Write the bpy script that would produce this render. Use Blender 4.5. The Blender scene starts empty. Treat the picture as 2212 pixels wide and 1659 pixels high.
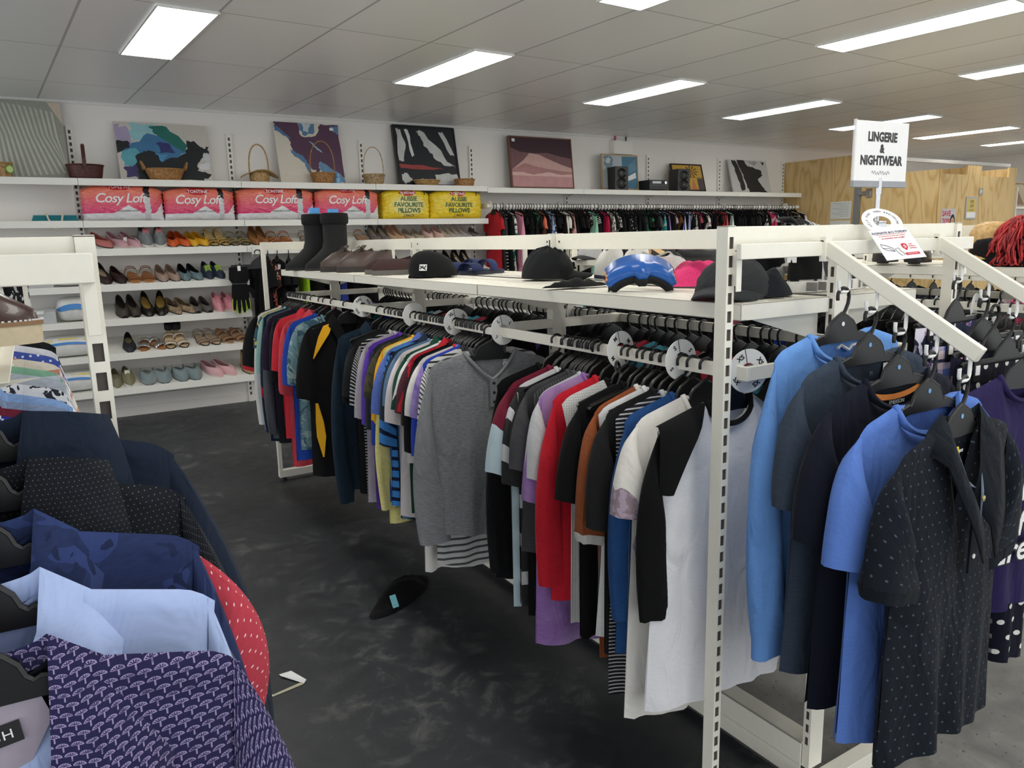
import bpy, math, random
import numpy as np
from mathutils import Vector, Matrix
R = math.radians
PI = math.pi
SC = bpy.context.scene
COL = SC.collection

# ------------------------------------------------------------------ mesh builder
class MB:
    """collects shapes, then links them as ONE mesh object"""
    def __init__(s):
        s.v = []; s.f = []; s.m = []; s.uv = []
    def add(s, verts, faces, mi=0, uvs=None, M=None):
        b = len(s.v)
        if M is not None:
            verts = [M @ Vector(p) for p in verts]
        s.v.extend([tuple(p) for p in verts])
        for k, f in enumerate(faces):
            s.f.append([b + i for i in f]); s.m.append(mi)
            s.uv.append([uvs[i] for i in f] if uvs is not None else None)
        return s
    def box(s, a, b, mi=0, M=None):
        x0, y0, z0 = [min(p, q) for p, q in zip(a, b)]; x1, y1, z1 = [max(p, q) for p, q in zip(a, b)]
        vs = [(x0, y0, z0), (x1, y0, z0), (x1, y1, z0), (x0, y1, z0), (x0, y0, z1), (x1, y0, z1), (x1, y1, z1), (x0, y1, z1)]
        return s.add(vs, [(0, 3, 2, 1), (4, 5, 6, 7), (0, 1, 5, 4), (1, 2, 6, 5), (2, 3, 7, 6), (3, 0, 4, 7)], mi, None, M)
    def prism(s, poly, d0, d1, plane='xz', mi=0, M=None):
        """2d polygon (counter-clockwise) pushed from d0 to d1 along the third axis"""
        n = len(poly)
        def P(p, d):
            return {'xz': (p[0], d, p[1]), 'xy': (p[0], p[1], d), 'yz': (d, p[0], p[1])}[plane]
        vs = [P(p, d0) for p in poly] + [P(p, d1) for p in poly]
        fs = [tuple(range(n)), tuple(range(2 * n - 1, n - 1, -1))] + [(i, n + i, n + (i + 1) % n, (i + 1) % n) for i in range(n)]
        return s.add(vs, fs, mi, None, M)
    def tube(s, pts, r, n=8, mi=0, closed=False, M=None, flat=1.0):
        pts = [Vector(p) for p in pts]; m = len(pts)
        rs = r if isinstance(r, (list, tuple)) else [r] * m
        vs = []; up = None
        for i, p in enumerate(pts):
            if closed: t = pts[(i + 1) % m] - pts[i - 1]
            else: t = pts[min(i + 1, m - 1)] - pts[max(i - 1, 0)]
            t.normalize()
            if up is None:
                up = Vector((0, 0, 1)) if abs(t.z) < .9 else Vector((0, 1, 0))
            a = t.cross(up)
            if a.length < 1e-6: a = t.orthogonal()
            a.normalize(); b = a.cross(t).normalized(); up = b
            for k in range(n):
                c = 2 * PI * k / n
                vs.append(p + a * (math.cos(c) * rs[i] * flat) + b * (math.sin(c) * rs[i]))
        fs = []
        for i in range(m if closed else m - 1):
            j = (i + 1) % m
            for k in range(n):
                l = (k + 1) % n
                fs.append((i * n + k, i * n + l, j * n + l, j * n + k))
        if not closed:
            fs.append(tuple(range(n - 1, -1, -1))); fs.append(tuple((m - 1) * n + k for k in range(n)))
        return s.add(vs, fs, mi, None, M)
    def lathe(s, prof, n=24, mi=0, M=None, sx=1, sy=1, cap=True):
        vs = []
        for (r, z) in prof:
            for k in range(n):
                c = 2 * PI * k / n
                vs.append((r * math.cos(c) * sx, r * math.sin(c) * sy, z))
        fs = []
        for i in range(len(prof) - 1):
            for k in range(n):
                l = (k + 1) % n
                fs.append((i * n + k, i * n + l, (i + 1) * n + l, (i + 1) * n + k))
        if cap:
            fs.append(tuple(range(n - 1, -1, -1))); fs.append(tuple((len(prof) - 1) * n + k for k in range(n)))
        return s.add(vs, fs, mi, None, M)
    def sheet(s, G, mi=0, UV=None, wrap=False, M=None, flip=False):
        """G[row][col] points"""
        nr = len(G); nc = len(G[0]); vs = [p for row in G for p in row]
        uv = [p for row in UV for p in row] if UV is not None else None
        fs = []
        for i in range(nr - 1):
            for j in range(nc if wrap else nc - 1):
                k = (j + 1) % nc
                q = (i * nc + j, i * nc + k, (i + 1) * nc + k, (i + 1) * nc + j)
                fs.append(q[::-1] if flip else q)
        return s.add(vs, fs, mi, uv, M)
    def loft(s, rings, mi=0, M=None, cap=True, UV=None):
        n = len(rings[0])
        s.sheet(rings, mi, UV, True, M)
        if cap:
            s.add(rings[0], [tuple(range(n - 1, -1, -1))], mi, None, M); s.add(rings[-1], [tuple(range(n))], mi, None, M)
        return s
    def text(s, body, size, M, mi=0, ext=.0005, align='CENTER', shear=0, bold=0, spacing=1.0):
        cu = bpy.data.curves.new('lettering', 'FONT'); cu.body = body; cu.size = size; cu.extrude = ext
        cu.align_x = align; cu.align_y = 'CENTER'; cu.shear = shear; cu.offset = bold; cu.space_character = spacing; cu.resolution_u = 3
        ob = bpy.data.objects.new('lettering', cu)
        me = bpy.data.meshes.new_from_object(ob)
        s.add([v.co.copy() for v in me.vertices], [tuple(p.vertices) for p in me.polygons], mi, None, M)
        bpy.data.objects.remove(ob); bpy.data.curves.remove(cu); bpy.data.meshes.remove(me)
        return s
    def build(s, name, mats, parent=None, loc=(0, 0, 0), rot=(0, 0, 0), smooth=40, bevel=0, weld=False):
        me = bpy.data.meshes.new(name)
        me.from_pydata(s.v, [], s.f)
        if not isinstance(mats, (list, tuple)): mats = [mats]
        for m in mats: me.materials.append(m)
        if len(mats) > 1: me.polygons.foreach_set('material_index', s.m)
        if any(u is not None for u in s.uv):
            ul = me.uv_layers.new(name='UVMap'); k = 0; flat = []
            for f, u in zip(s.f, s.uv):
                for i in range(len(f)):
                    flat.extend(u[i] if u is not None else (0.0, 0.0))
            ul.data.foreach_set('uv', flat)
        if smooth:
            me.polygons.foreach_set('use_smooth', [True] * len(me.polygons))
            me.set_sharp_from_angle(angle=R(smooth))
        me.validate(); me.update()
        return link(name, me, parent, loc, rot, bevel)

def link(name, me, parent=None, loc=(0, 0, 0), rot=(0, 0, 0), bevel=0):
    o = bpy.data.objects.new(name, me); COL.objects.link(o)
    o.location = loc; o.rotation_euler = rot
    if parent is not None: o.parent = parent
    if bevel:
        b = o.modifiers.new('soft_edges', 'BEVEL'); b.width = bevel; b.segments = 2; b.limit_method = 'ANGLE'; b.angle_limit = R(50)
    return o
def empty(name, loc=(0, 0, 0), rz=0):
    o = bpy.data.objects.new(name, None); COL.objects.link(o); o.location = loc; o.rotation_euler = (0, 0, rz); o.empty_display_size = .05
    return o
def tag(o, label, cat, group=None):
    o['label'] = label; o['category'] = cat
    if group: o['group'] = group
    return o
def struct(o):
    o['kind'] = 'structure'; return o
def copy_tree(o, loc=None, rot=None, parent=None):
    c = o.copy(); COL.objects.link(c)
    if parent is not None: c.parent = parent
    for ch in list(o.children): copy_tree(ch, parent=c)
    if loc is not None: c.location = loc
    if rot is not None: c.rotation_euler = rot
    for k in ('label', 'category', 'group'):
        if parent is None and k in c and k != 'category': del c[k]
    return c
def T(x, y, z): return Matrix.Translation((x, y, z))
def RX(a): return Matrix.Rotation(a, 4, 'X')
def RY(a): return Matrix.Rotation(a, 4, 'Y')
def RZ(a): return Matrix.Rotation(a, 4, 'Z')
def S3(x, y, z): return Matrix.Diagonal((x, y, z, 1))

# ------------------------------------------------------------------ materials
def lin(c):
    return tuple(((x / 255) / 12.92 if x / 255 <= .04045 else ((x / 255 + .055) / 1.055) ** 2.4) for x in c) + (1,)
_MC = {}
class NT:
    def __init__(s, name):
        s.mat = bpy.data.materials.new(name); s.mat.use_nodes = True
        s.t = s.mat.node_tree; s.b = s.t.nodes['Principled BSDF']
    def n(s, typ, **kw):
        x = s.t.nodes.new(typ)
        for k, v in kw.items():
            if k.startswith('i_'): x.inputs[k[2:].replace('_', ' ')].default_value = v
            else: setattr(x, k, v)
        return x
    def l(s, a, b): s.t.links.new(a, b)
    def coord(s, kind='Object', scale=(1, 1, 1), rot=(0, 0, 0)):
        tc = s.n('ShaderNodeTexCoord'); mp = s.n('ShaderNodeMapping')
        mp.inputs['Scale'].default_value = scale; mp.inputs['Rotation'].default_value = rot
        s.l(tc.outputs[kind], mp.inputs[0]); return mp.outputs[0]
    def ramp(s, fac, stops, interp='LINEAR'):
        r = s.n('ShaderNodeValToRGB'); cr = r.color_ramp; cr.interpolation = interp
        while len(cr.elements) < len(stops): cr.elements.new(.5)
        for e, (p, c) in zip(cr.elements, stops): e.position = p; e.color = c
        if fac is not None: s.l(fac, r.inputs[0])
        return r.outputs[0]
    def math(s, op, a, b=None, clamp=False):
        m = s.n('ShaderNodeMath', operation=op, use_clamp=clamp)
        for i, x in enumerate((a, b)):
            if x is None: continue
            if isinstance(x, (int, float)): m.inputs[i].default_value = x
            else: s.l(x, m.inputs[i])
        return m.outputs[0]
    def mix(s, fac, a, b, typ='MIX'):
        m = s.n('ShaderNodeMix', data_type='RGBA', blend_type=typ)
        for i, x in zip((0, 6, 7), (fac, a, b)):
            if isinstance(x, (int, float, tuple)): m.inputs[i].default_value = x
            else: s.l(x, m.inputs[i])
        return m.outputs[2]
    def bump(s, h, strength=.2, dist=.002):
        b = s.n('ShaderNodeBump'); b.inputs['Strength'].default_value = strength; b.inputs['Distance'].default_value = dist
        s.l(h, b.inputs['Height']); s.l(b.outputs[0], s.b.inputs['Normal'])
def plain(name, rgb, rough=.5, metal=0, spec=.5, bump=0, scale=60, coat=0, var=0.0):
    key = (name, rgb, rough, metal)
    if key in _MC: return _MC[key]
    m = NT(name); m.b.inputs['Roughness'].default_value = rough; m.b.inputs['Metallic'].default_value = metal
    m.b.inputs['Specular IOR Level'].default_value = spec
    if coat: m.b.inputs['Coat Weight'].default_value = coat
    c = lin(rgb)
    nz = m.n('ShaderNodeTexNoise'); nz.inputs['Scale'].default_value = scale; nz.inputs['Detail'].default_value = 4
    m.l(m.coord(), nz.inputs['Vector'])
    v = var or .05
    a = tuple(x * (1 - v) for x in c[:3]) + (1,); b = tuple(min(1, x * (1 + v)) for x in c[:3]) + (1,)
    m.l(m.ramp(nz.outputs[0], [(.3, a), (.7, b)]), m.b.inputs['Base Color'])
    if bump: m.bump(nz.outputs[0], bump)
    _MC[key] = m.mat; return m.mat

def fabric(name, rgb, pat=None, rgb2=(255, 255, 255), k=40, rough=.9, heather=.12, rgb3=None, shine=0):
    """cloth; pat works in the garment's own uv (metres): hs/vs stripes, dots, check, gingham, tie, blobs, camo, mesh, twill"""
    key = (name, rgb, pat, rgb2, k, heather, rgb3)
    if key in _MC: return _MC[key]
    m = NT(name); m.b.inputs['Roughness'].default_value = rough; m.b.inputs['Specular IOR Level'].default_value = .18 + shine
    m.b.inputs['Sheen Weight'].default_value = .03
    uv = m.coord('UV'); sp = m.n('ShaderNodeSeparateXYZ'); m.l(uv, sp.inputs[0]); U, V = sp.outputs[0], sp.outputs[1]
    dk = lambda c: tuple(int(round(q * (.72 if max(c) < 62 else .88 if max(c) < 110 else 1))) for q in c) if c else c
    rgb, rgb2, rgb3 = dk(rgb), dk(rgb2), dk(rgb3)
    if min(rgb) > 195: heather = min(heather, .03)
    c1, c2 = lin(rgb), lin(rgb2); c3 = lin(rgb3) if rgb3 else c2
    nz = m.n('ShaderNodeTexNoise'); nz.inputs['Scale'].default_value = 260; nz.inputs['Detail'].default_value = 3
    mp = m.n('ShaderNodeMapping'); mp.inputs['Scale'].default_value = (.25, 1, 1); m.l(uv, mp.inputs[0]); m.l(mp.outputs[0], nz.inputs['Vector'])
    base = m.ramp(nz.outputs[0], [(.3, tuple(x * (1 - heather) for x in c1[:3]) + (1,)), (.7, tuple(min(1, x * (1 + heather)) for x in c1[:3]) + (1,))])
    col = base
    def frac(x, kk, off=0): return m.math('FRACT', m.math('ADD', m.math('MULTIPLY', x, kk), off))
    if pat == 'hs': col = m.mix(m.math('LESS_THAN', frac(V, k), .35), base, c2)
    elif pat == 'hs3':
        col = m.mix(m.math('LESS_THAN', frac(V, k), .3), base, c2); col = m.mix(m.math('LESS_THAN', frac(V, k * .5, .1), .12), col, c3)
    elif pat == 'vs': col = m.mix(m.math('LESS_THAN', frac(U, k), .4), base, c2)
    elif pat in ('dots', 'pin'):
        row = m.math('FLOOR', m.math('MULTIPLY', V, k)); sh = m.math('MULTIPLY', m.math('MODULO', row, 2), .5)
        fx = m.math('SUBTRACT', m.math('FRACT', m.math('ADD', m.math('MULTIPLY', U, k), sh)), .5); fy = m.math('SUBTRACT', frac(V, k), .5)
        d = m.math('ADD', m.math('MULTIPLY', fx, fx), m.math('MULTIPLY', fy, fy))
        col = m.mix(m.math('LESS_THAN', d, .028 if pat == 'dots' else .011), base, c2)
    elif pat == 'check':
        a = m.math('FLOOR', m.math('MULTIPLY', U, k)); b = m.math('FLOOR', m.math('MULTIPLY', V, k))
        col = m.mix(m.math('GREATER_THAN', m.math('MODULO', m.math('ABSOLUTE', m.math('ADD', a, b)), 2), .5), base, c2)
    elif pat == 'plaid':
        a = m.math('LESS_THAN', frac(U, k), .45); b = m.math('LESS_THAN', frac(V, k), .45); t = m.math('MULTIPLY', m.math('ADD', a, b), .5)
        col = m.mix(t, base, c2); col = m.mix(m.math('LESS_THAN', frac(U, k, .3), .1), col, c3); col = m.mix(m.math('LESS_THAN', frac(V, k, .3), .1), col, c3)
    elif pat in ('blobs', 'tie', 'camo', 'floral'):
        z = m.n('ShaderNodeTexNoise'); z.inputs['Scale'].default_value = k; z.inputs['Detail'].default_value = 2 if pat != 'tie' else 5
        z.inputs['Distortion'].default_value = .8; m.l(uv, z.inputs['Vector'])
        if pat == 'tie': col = m.mix(m.ramp(z.outputs[0], [(.45, (0, 0, 0, 1)), (.65, (1, 1, 1, 1))]), base, c2)
        else:
            col = m.mix(m.math('GREATER_THAN', z.outputs[0], .54), base, c2)
            z2 = m.n('ShaderNodeTexNoise'); z2.inputs['Scale'].default_value = k * 1.3; z2.inputs['Distortion'].default_value = 1.5
            mp2 = m.n('ShaderNodeMapping'); mp2.inputs['Location'].default_value = (3.1, 1.7, 0); m.l(uv, mp2.inputs[0]); m.l(mp2.outputs[0], z2.inputs['Vector'])
            col = m.mix(m.math('GREATER_THAN', z2.outputs[0], .6), col, c3)
    elif pat == 'scale':     # small repeated fan motifs
        row = m.math('FLOOR', m.math('MULTIPLY', V, k * 1.25)); sh = m.math('MULTIPLY', m.math('MODULO', row, 2), .5)
        fx = m.math('SUBTRACT', m.math('FRACT', m.math('ADD', m.math('MULTIPLY', U, k * .9), sh)), .5); fy = m.math('SUBTRACT', frac(V, k * 1.25), .1)
        gy = m.math('SUBTRACT', fy, .38); ry = m.math('MULTIPLY', gy, -1.15)
        d = m.math('SQRT', m.math('ADD', m.math('MULTIPLY', fx, fx), m.math('MULTIPLY', ry, ry)))
        up = m.math('GREATER_THAN', ry, 0); ang = m.math('ARCTAN2', fx, ry)
        gills = m.math('GREATER_THAN', m.math('SINE', m.math('MULTIPLY', ang, 11)), .1)
        inside = m.math('MULTIPLY', m.math('LESS_THAN', d, .40), up); rim_ = m.math('MULTIPLY', m.math('LESS_THAN', m.math('ABSOLUTE', m.math('SUBTRACT', d, .40)), .045), up)
        capm = m.math('MAXIMUM', m.math('MULTIPLY', inside, m.math('MULTIPLY', gills, m.math('GREATER_THAN', d, .16))), rim_)
        stem = m.math('MULTIPLY', m.math('LESS_THAN', m.math('ABSOLUTE', m.math('SUBTRACT', fx, .05)), .055), m.math('LESS_THAN', ry, .05))
        base_l = m.math('MULTIPLY', m.math('LESS_THAN', m.math('ABSOLUTE', ry), .035), m.math('LESS_THAN', m.math('ABSOLUTE', fx), .36))
        col = m.mix(m.math('MAXIMUM', m.math('MAXIMUM', capm, stem), base_l), base, c2)
        z = m.n('ShaderNodeTexNoise'); z.inputs['Scale'].default_value = k * 1.5; m.l(uv, z.inputs['Vector'])
        col = m.mix(m.math('MULTIPLY', m.math('GREATER_THAN', z.outputs[0], .6), .5), col, base)
    elif pat == 'mesh':
        fx = m.math('SUBTRACT', frac(U, k), .5); fy = m.math('SUBTRACT', frac(V, k), .5)
        d = m.math('ADD', m.math('MULTIPLY', fx, fx), m.math('MULTIPLY', fy, fy)); col = m.mix(m.math('LESS_THAN', d, .06), base, c2)
    elif pat == 'band':      # one broad band across, k = distance down from the shoulder, heather width fixed
        col = m.mix(m.math('LESS_THAN', m.math('ABSOLUTE', m.math('SUBTRACT', V, k)), .02), base, c2)
        col = m.mix(m.math('LESS_THAN', m.math('ABSOLUTE', m.math('SUBTRACT', V, k + .03)), .006), col, c3)
    elif pat == 'patch':     # one printed patch on the left of the chest
        z = m.n('ShaderNodeTexNoise'); z.inputs['Scale'].default_value = 70; z.inputs['Detail'].default_value = 3; m.l(uv, z.inputs['Vector'])
        z3 = m.n('ShaderNodeTexNoise'); z3.inputs['Scale'].default_value = 14; m.l(uv, z3.inputs['Vector'])
        du = m.math('DIVIDE', m.math('ADD', U, .10), .10); dv = m.math('DIVIDE', m.math('SUBTRACT', V, k), .15)
        d = m.math('ADD', m.math('ADD', m.math('MULTIPLY', du, du), m.math('MULTIPLY', dv, dv)), m.math('MULTIPLY', m.math('SUBTRACT', z3.outputs[0], .5), 1.2))
        col = m.mix(m.math('LESS_THAN', d, 1), base, m.mix(m.math('GREATER_THAN', z.outputs[0], .5), c2, c3))
    elif pat == 'low':       # another colour or print below k metres from the shoulder
        z = m.n('ShaderNodeTexNoise'); z.inputs['Scale'].default_value = 70; z.inputs['Detail'].default_value = 3; m.l(uv, z.inputs['Vector'])
        z3 = m.n('ShaderNodeTexNoise'); z3.inputs['Scale'].default_value = 7; m.l(uv, z3.inputs['Vector'])
        edge = m.math('GREATER_THAN', m.math('ADD', V, m.math('MULTIPLY', m.math('SUBTRACT', z3.outputs[0], .5), .25)), k)
        pr = m.mix(m.math('GREATER_THAN', z.outputs[0], .5), c2, c3); col = m.mix(edge, base, pr)
    m.l(col, m.b.inputs['Base Color'])
    wr = m.n('ShaderNodeTexNoise'); wr.inputs['Scale'].default_value = 9; wr.inputs['Detail'].default_value = 3; wr.inputs['Distortion'].default_value = 1.2
    mw = m.n('ShaderNodeMapping'); mw.inputs['Scale'].default_value = (1.6, .7, 1); mw.inputs['Rotation'].default_value = (0, 0, .25); m.l(uv, mw.inputs[0]); m.l(mw.outputs[0], wr.inputs['Vector'])
    b1 = m.n('ShaderNodeBump'); b1.inputs['Strength'].default_value = .55; b1.inputs['Distance'].default_value = .02; m.l(wr.outputs[0], b1.inputs['Height'])
    b2 = m.n('ShaderNodeBump'); b2.inputs['Strength'].default_value = .15; b2.inputs['Distance'].default_value = .001; m.l(nz.outputs[0], b2.inputs['Height']); m.l(b1.outputs[0], b2.inputs['Normal'])
    m.l(b2.outputs[0], m.b.inputs['Normal'])
    _MC[key] = m.mat; return m.mat

def emit(name, rgb, strength):
    m = NT(name); m.b.inputs['Base Color'].default_value = lin(rgb); m.b.inputs['Emission Color'].default_value = lin(rgb); m.b.inputs['Emission Strength'].default_value = strength
    return m.mat
def clear(name, rgb=(255, 255, 255), alpha=.25, rough=.1):
    key = (name, rgb, alpha)
    if key in _MC: return _MC[key]
    m = NT(name); m.b.inputs['Base Color'].default_value = lin(rgb); m.b.inputs['Roughness'].default_value = rough; m.b.inputs['Alpha'].default_value = alpha
    m.b.inputs['Specular IOR Level'].default_value = .8
    _MC[key] = m.mat; return m.mat

WHITE = plain('white_powder_coated_steel', (240, 236, 222), .38, var=.015)
WHITE2 = plain('white_shelf_steel', (240, 239, 232), .4, var=.015)
BLACKP = plain('black_hanger_plastic', (17, 17, 18), .4)
CHROME = plain('chrome', (200, 200, 202), .18, 1)
PAPER = plain('white_card', (242, 241, 240), .55, var=.01)
INK = plain('black_ink', (30, 30, 32), .6)
WPLAS = plain('white_plastic', (238, 238, 234), .4, var=.01)
# ------------------------------------------------------------------ the room
H, F, YAW, PITCH, ROLL = 1.39, 1644.866, R(31.805), R(10.756), R(-1.302)
WY = 7.033          # back wall
CZ = 2.515          # ceiling
def make_camera():
    fw = Vector((math.sin(YAW) * math.cos(PITCH), math.cos(YAW) * math.cos(PITCH), -math.sin(PITCH)))
    rt = Vector((math.cos(YAW), -math.sin(YAW), 0)); up = rt.cross(fw)
    r = rt * math.cos(ROLL) + up * math.sin(ROLL); u = up * math.cos(ROLL) - rt * math.sin(ROLL)
    cd = bpy.data.cameras.new('camera'); cd.sensor_fit = 'HORIZONTAL'; cd.sensor_width = 36; cd.lens = 36 * F / 2212; cd.clip_start = .02; cd.clip_end = 100
    co = bpy.data.objects.new('camera', cd); COL.objects.link(co)
    co.matrix_world = Matrix(((r.x, u.x, -fw.x, 0), (r.y, u.y, -fw.y, 0), (r.z, u.z, -fw.z, H), (0, 0, 0, 1)))
    SC.camera = co
make_camera()

def floor_mat():
    m = NT('painted_concrete'); m.b.inputs['Roughness'].default_value = .45
    co = m.coord(); sp = m.n('ShaderNodeSeparateXYZ'); m.l(co, sp.inputs[0])
    n1 = m.n('ShaderNodeTexNoise'); n1.inputs['Scale'].default_value = 1.6; n1.inputs['Detail'].default_value = 8; n1.inputs['Roughness'].default_value = .65; m.l(co, n1.inputs['Vector'])
    n2 = m.n('ShaderNodeTexNoise'); n2.inputs['Scale'].default_value = 9; n2.inputs['Detail'].default_value = 8; n2.inputs['Roughness'].default_value = .7; n2.inputs['Distortion'].default_value = .6; m.l(co, n2.inputs['Vector'])
    n3 = m.n('ShaderNodeTexNoise'); n3.inputs['Scale'].default_value = 60; n3.inputs['Detail'].default_value = 5; m.l(co, n3.inputs['Vector'])
    dark = m.ramp(n1.outputs[0], [(.3, lin((36, 39, 43))), (.62, lin((50, 53, 57))), (.8, lin((70, 73, 76)))])
    # worn scuffs where the paint has gone thin
    scuff = m.math('MULTIPLY', m.ramp(n2.outputs[0], [(.50, (0, 0, 0, 1)), (.66, (1, 1, 1, 1))]), m.ramp(n1.outputs[0], [(.44, (0, 0, 0, 1)), (.58, (1, 1, 1, 1))]))
    dark = m.mix(m.math('MULTIPLY', scuff, .7), dark, lin((108, 108, 106)))
    grey = m.ramp(n2.outputs[0], [(.25, lin((96, 96, 94))), (.55, lin((118, 117, 114))), (.75, lin((140, 138, 134)))])
    grey = m.mix(m.ramp(n3.outputs[0], [(.28, (1, 1, 1, 1)), (.36, (0, 0, 0, 1))]), grey, lin((52, 52, 52)))
    vo = m.n('ShaderNodeTexVoronoi', feature='DISTANCE_TO_EDGE'); vo.inputs['Scale'].default_value = .7
    wob = m.n('ShaderNodeVectorMath', operation='ADD'); sc = m.n('ShaderNodeVectorMath', operation='SCALE'); sc.inputs['Scale'].default_value = .25
    m.l(n2.outputs[1], sc.inputs[0]); m.l(co, wob.inputs[0]); m.l(sc.outputs[0], wob.inputs[1]); m.l(wob.outputs[0], vo.inputs['Vector'])
    grey = m.mix(m.math('LESS_THAN', vo.outputs[0], .0022), grey, lin((35, 35, 36)))
    # unpainted concrete beyond the middle of the rack
    edge = m.math('GREATER_THAN', m.math('ADD', sp.outputs[0], m.math('MULTIPLY', m.math('SUBTRACT', n3.outputs[0], .5), .02)), 1.585)
    edge = m.math('MULTIPLY', edge, m.math('LESS_THAN', sp.outputs[1], 3.4))
    m.l(m.mix(edge, dark, grey), m.b.inputs['Base Color'])
    m.l(m.ramp(n2.outputs[0], [(.3, (.34, .34, .34, 1)), (.7, (.6, .6, .6, 1))]), m.b.inputs['Roughness'])
    m.bump(n3.outputs[0], .12, .002); return m.mat
def ceil_mat():
    m = NT('vinyl_ceiling_tiles'); m.b.inputs['Roughness'].default_value = .32; m.b.inputs['Specular IOR Level'].default_value = .45
    co = m.coord('Object', (1, 1, 1)); mp = m.n('ShaderNodeMapping', vector_type='TEXTURE'); mp.inputs['Location'].default_value = (.93, 4.142, 0); mp.inputs['Rotation'].default_value = (0, 0, R(2.93)); m.l(co, mp.inputs[0])
    sp = m.n('ShaderNodeSeparateXYZ'); m.l(mp.outputs[0], sp.inputs[0])
    a = m.math('ABSOLUTE', m.math('SUBTRACT', m.math('FRACT', m.math('ADD', m.math('DIVIDE', sp.outputs[0], .588), .5)), .5)); b = m.math('ABSOLUTE', m.math('SUBTRACT', m.math('FRACT', m.math('ADD', m.math('DIVIDE', sp.outputs[1], 1.1), .5)), .5))
    line = m.math('MAXIMUM', m.math('LESS_THAN', a, .011), m.math('LESS_THAN', b, .004))
    fx = m.math('FLOOR', m.math('ADD', m.math('DIVIDE', sp.outputs[0], .588), 0)); fy = m.math('FLOOR', m.math('DIVIDE', sp.outputs[1], 1.1))
    cb = m.n('ShaderNodeCombineXYZ'); m.l(fx, cb.inputs[0]); m.l(fy, cb.inputs[1])
    wn = m.n('ShaderNodeTexWhiteNoise', noise_dimensions='2D'); m.l(cb.outputs[0], wn.inputs['Vector'])
    base = m.ramp(wn.outputs[0], [(0, lin((238, 238, 235))), (1, lin((244, 243, 240)))])
    m.l(m.mix(line, base, lin((176, 176, 174))), m.b.inputs['Base Color'])
    nz = m.n('ShaderNodeTexNoise'); nz.inputs['Scale'].default_value = 25; m.l(co, nz.inputs['Vector']); m.bump(nz.outputs[0], .05, .001)
    return m.mat
WALLM = plain('white_painted_wall', (240, 236, 231), .6, var=.012, scale=4)
def quad_box(name, a, b, mat):
    o = MB().box(a, b).build(name, mat, smooth=0); return struct(o)
quad_box('floor', (-3.2, -3.2, -.1), (13.3, WY + .15, 0), floor_mat())
quad_box('ceiling', (-3.2, -3.2, CZ), (13.3, WY + .15, CZ + .1), ceil_mat())
quad_box('wall_back', (-3.2, WY, 0), (13.3, WY + .15, CZ), WALLM)
quad_box('wall_right', (13.2, -3.2, 0), (13.3, WY, CZ), WALLM)
quad_box('trim_1', (-3.2, WY - .008, .168), (3.92, WY, .174), plain('panel_joint', (190, 188, 184), .6))
quad_box('trim_2', (-3.2, WY - .015, CZ - .02), (13.2, WY, CZ), plain('ceiling_angle', (225, 224, 220), .5))
quad_box('baseboard_back', (-3.2, WY - .014, 0), (3.92, WY, .075), WALLM)

# world: even fill light added to brighten the room through its open sides
wd = bpy.data.worlds.new('world'); SC.world = wd; wd.use_nodes = True
wd.node_tree.nodes['Background'].inputs[0].default_value = (.93, .97, 1, 1); wd.node_tree.nodes['Background'].inputs[1].default_value = 1.6

# ceiling light panels
LAMP = emit('light_diffuser', (255, 253, 246), 14.5)
LFRAME = plain('white_light_frame', (235, 235, 232), .4)
ca, sa = math.cos(R(2.93)), math.sin(R(2.93))
n = 0
ROWN = {4.142: 'row nearest the back wall', 1.942: 'second row from the back wall', -.258: 'row overhead', -2.458: 'row behind'}
COLN = ['leftmost', 'second from left', 'third from left', 'fourth from left', 'fifth from left', 'sixth from left', 'seventh from left']
lamp_fr = lamp_df = None
for y0 in (4.142, 1.942, -.258, -2.458):
    for c in range(7):
        u0, v0 = c * 3 * .588 - .285, y0 - 4.142
        x = .93 + u0 * ca - v0 * sa; y = 4.142 + u0 * sa + v0 * ca
        if x > 12.8 or y < -3: continue
        e = empty('ceiling_light', (x, y, CZ), R(2.93))
        if lamp_fr is None:
            f = MB(); f.box((-.004, -.004, -.012), (.289, .006, .0)); f.box((-.004, 1.088, -.012), (.289, 1.098, 0)); f.box((-.004, 0, -.012), (.006, 1.09, 0)); f.box((.279, 0, -.012), (.289, 1.09, 0))
            lamp_fr = f.build('frame', LFRAME, e).data
            lamp_df = MB().box((.004, .004, -.009), (.281, 1.09, -.003)).build('diffuser', LAMP, e).data
        else:
            link('frame', lamp_fr, e); link('diffuser', lamp_df, e)
        tag(e, 'lit white rectangular ceiling panel, %s in the %s' % (COLN[c], ROWN[y0]), 'light', 'ceiling light panels')
        if y0 < 0: e['group'] = 'ceiling light panels near the shop front'

SC.view_settings.view_transform = 'Standard'; SC.view_settings.look = 'None'; SC.view_settings.gamma = 1; SC.view_settings.use_curve_mapping = False
SC.view_settings.exposure = -0.1
SC.cycles.max_bounces = 8; SC.cycles.diffuse_bounces = 4; SC.cycles.transparent_max_bounces = 12
SC.cycles.sample_clamp_indirect = 6
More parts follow.
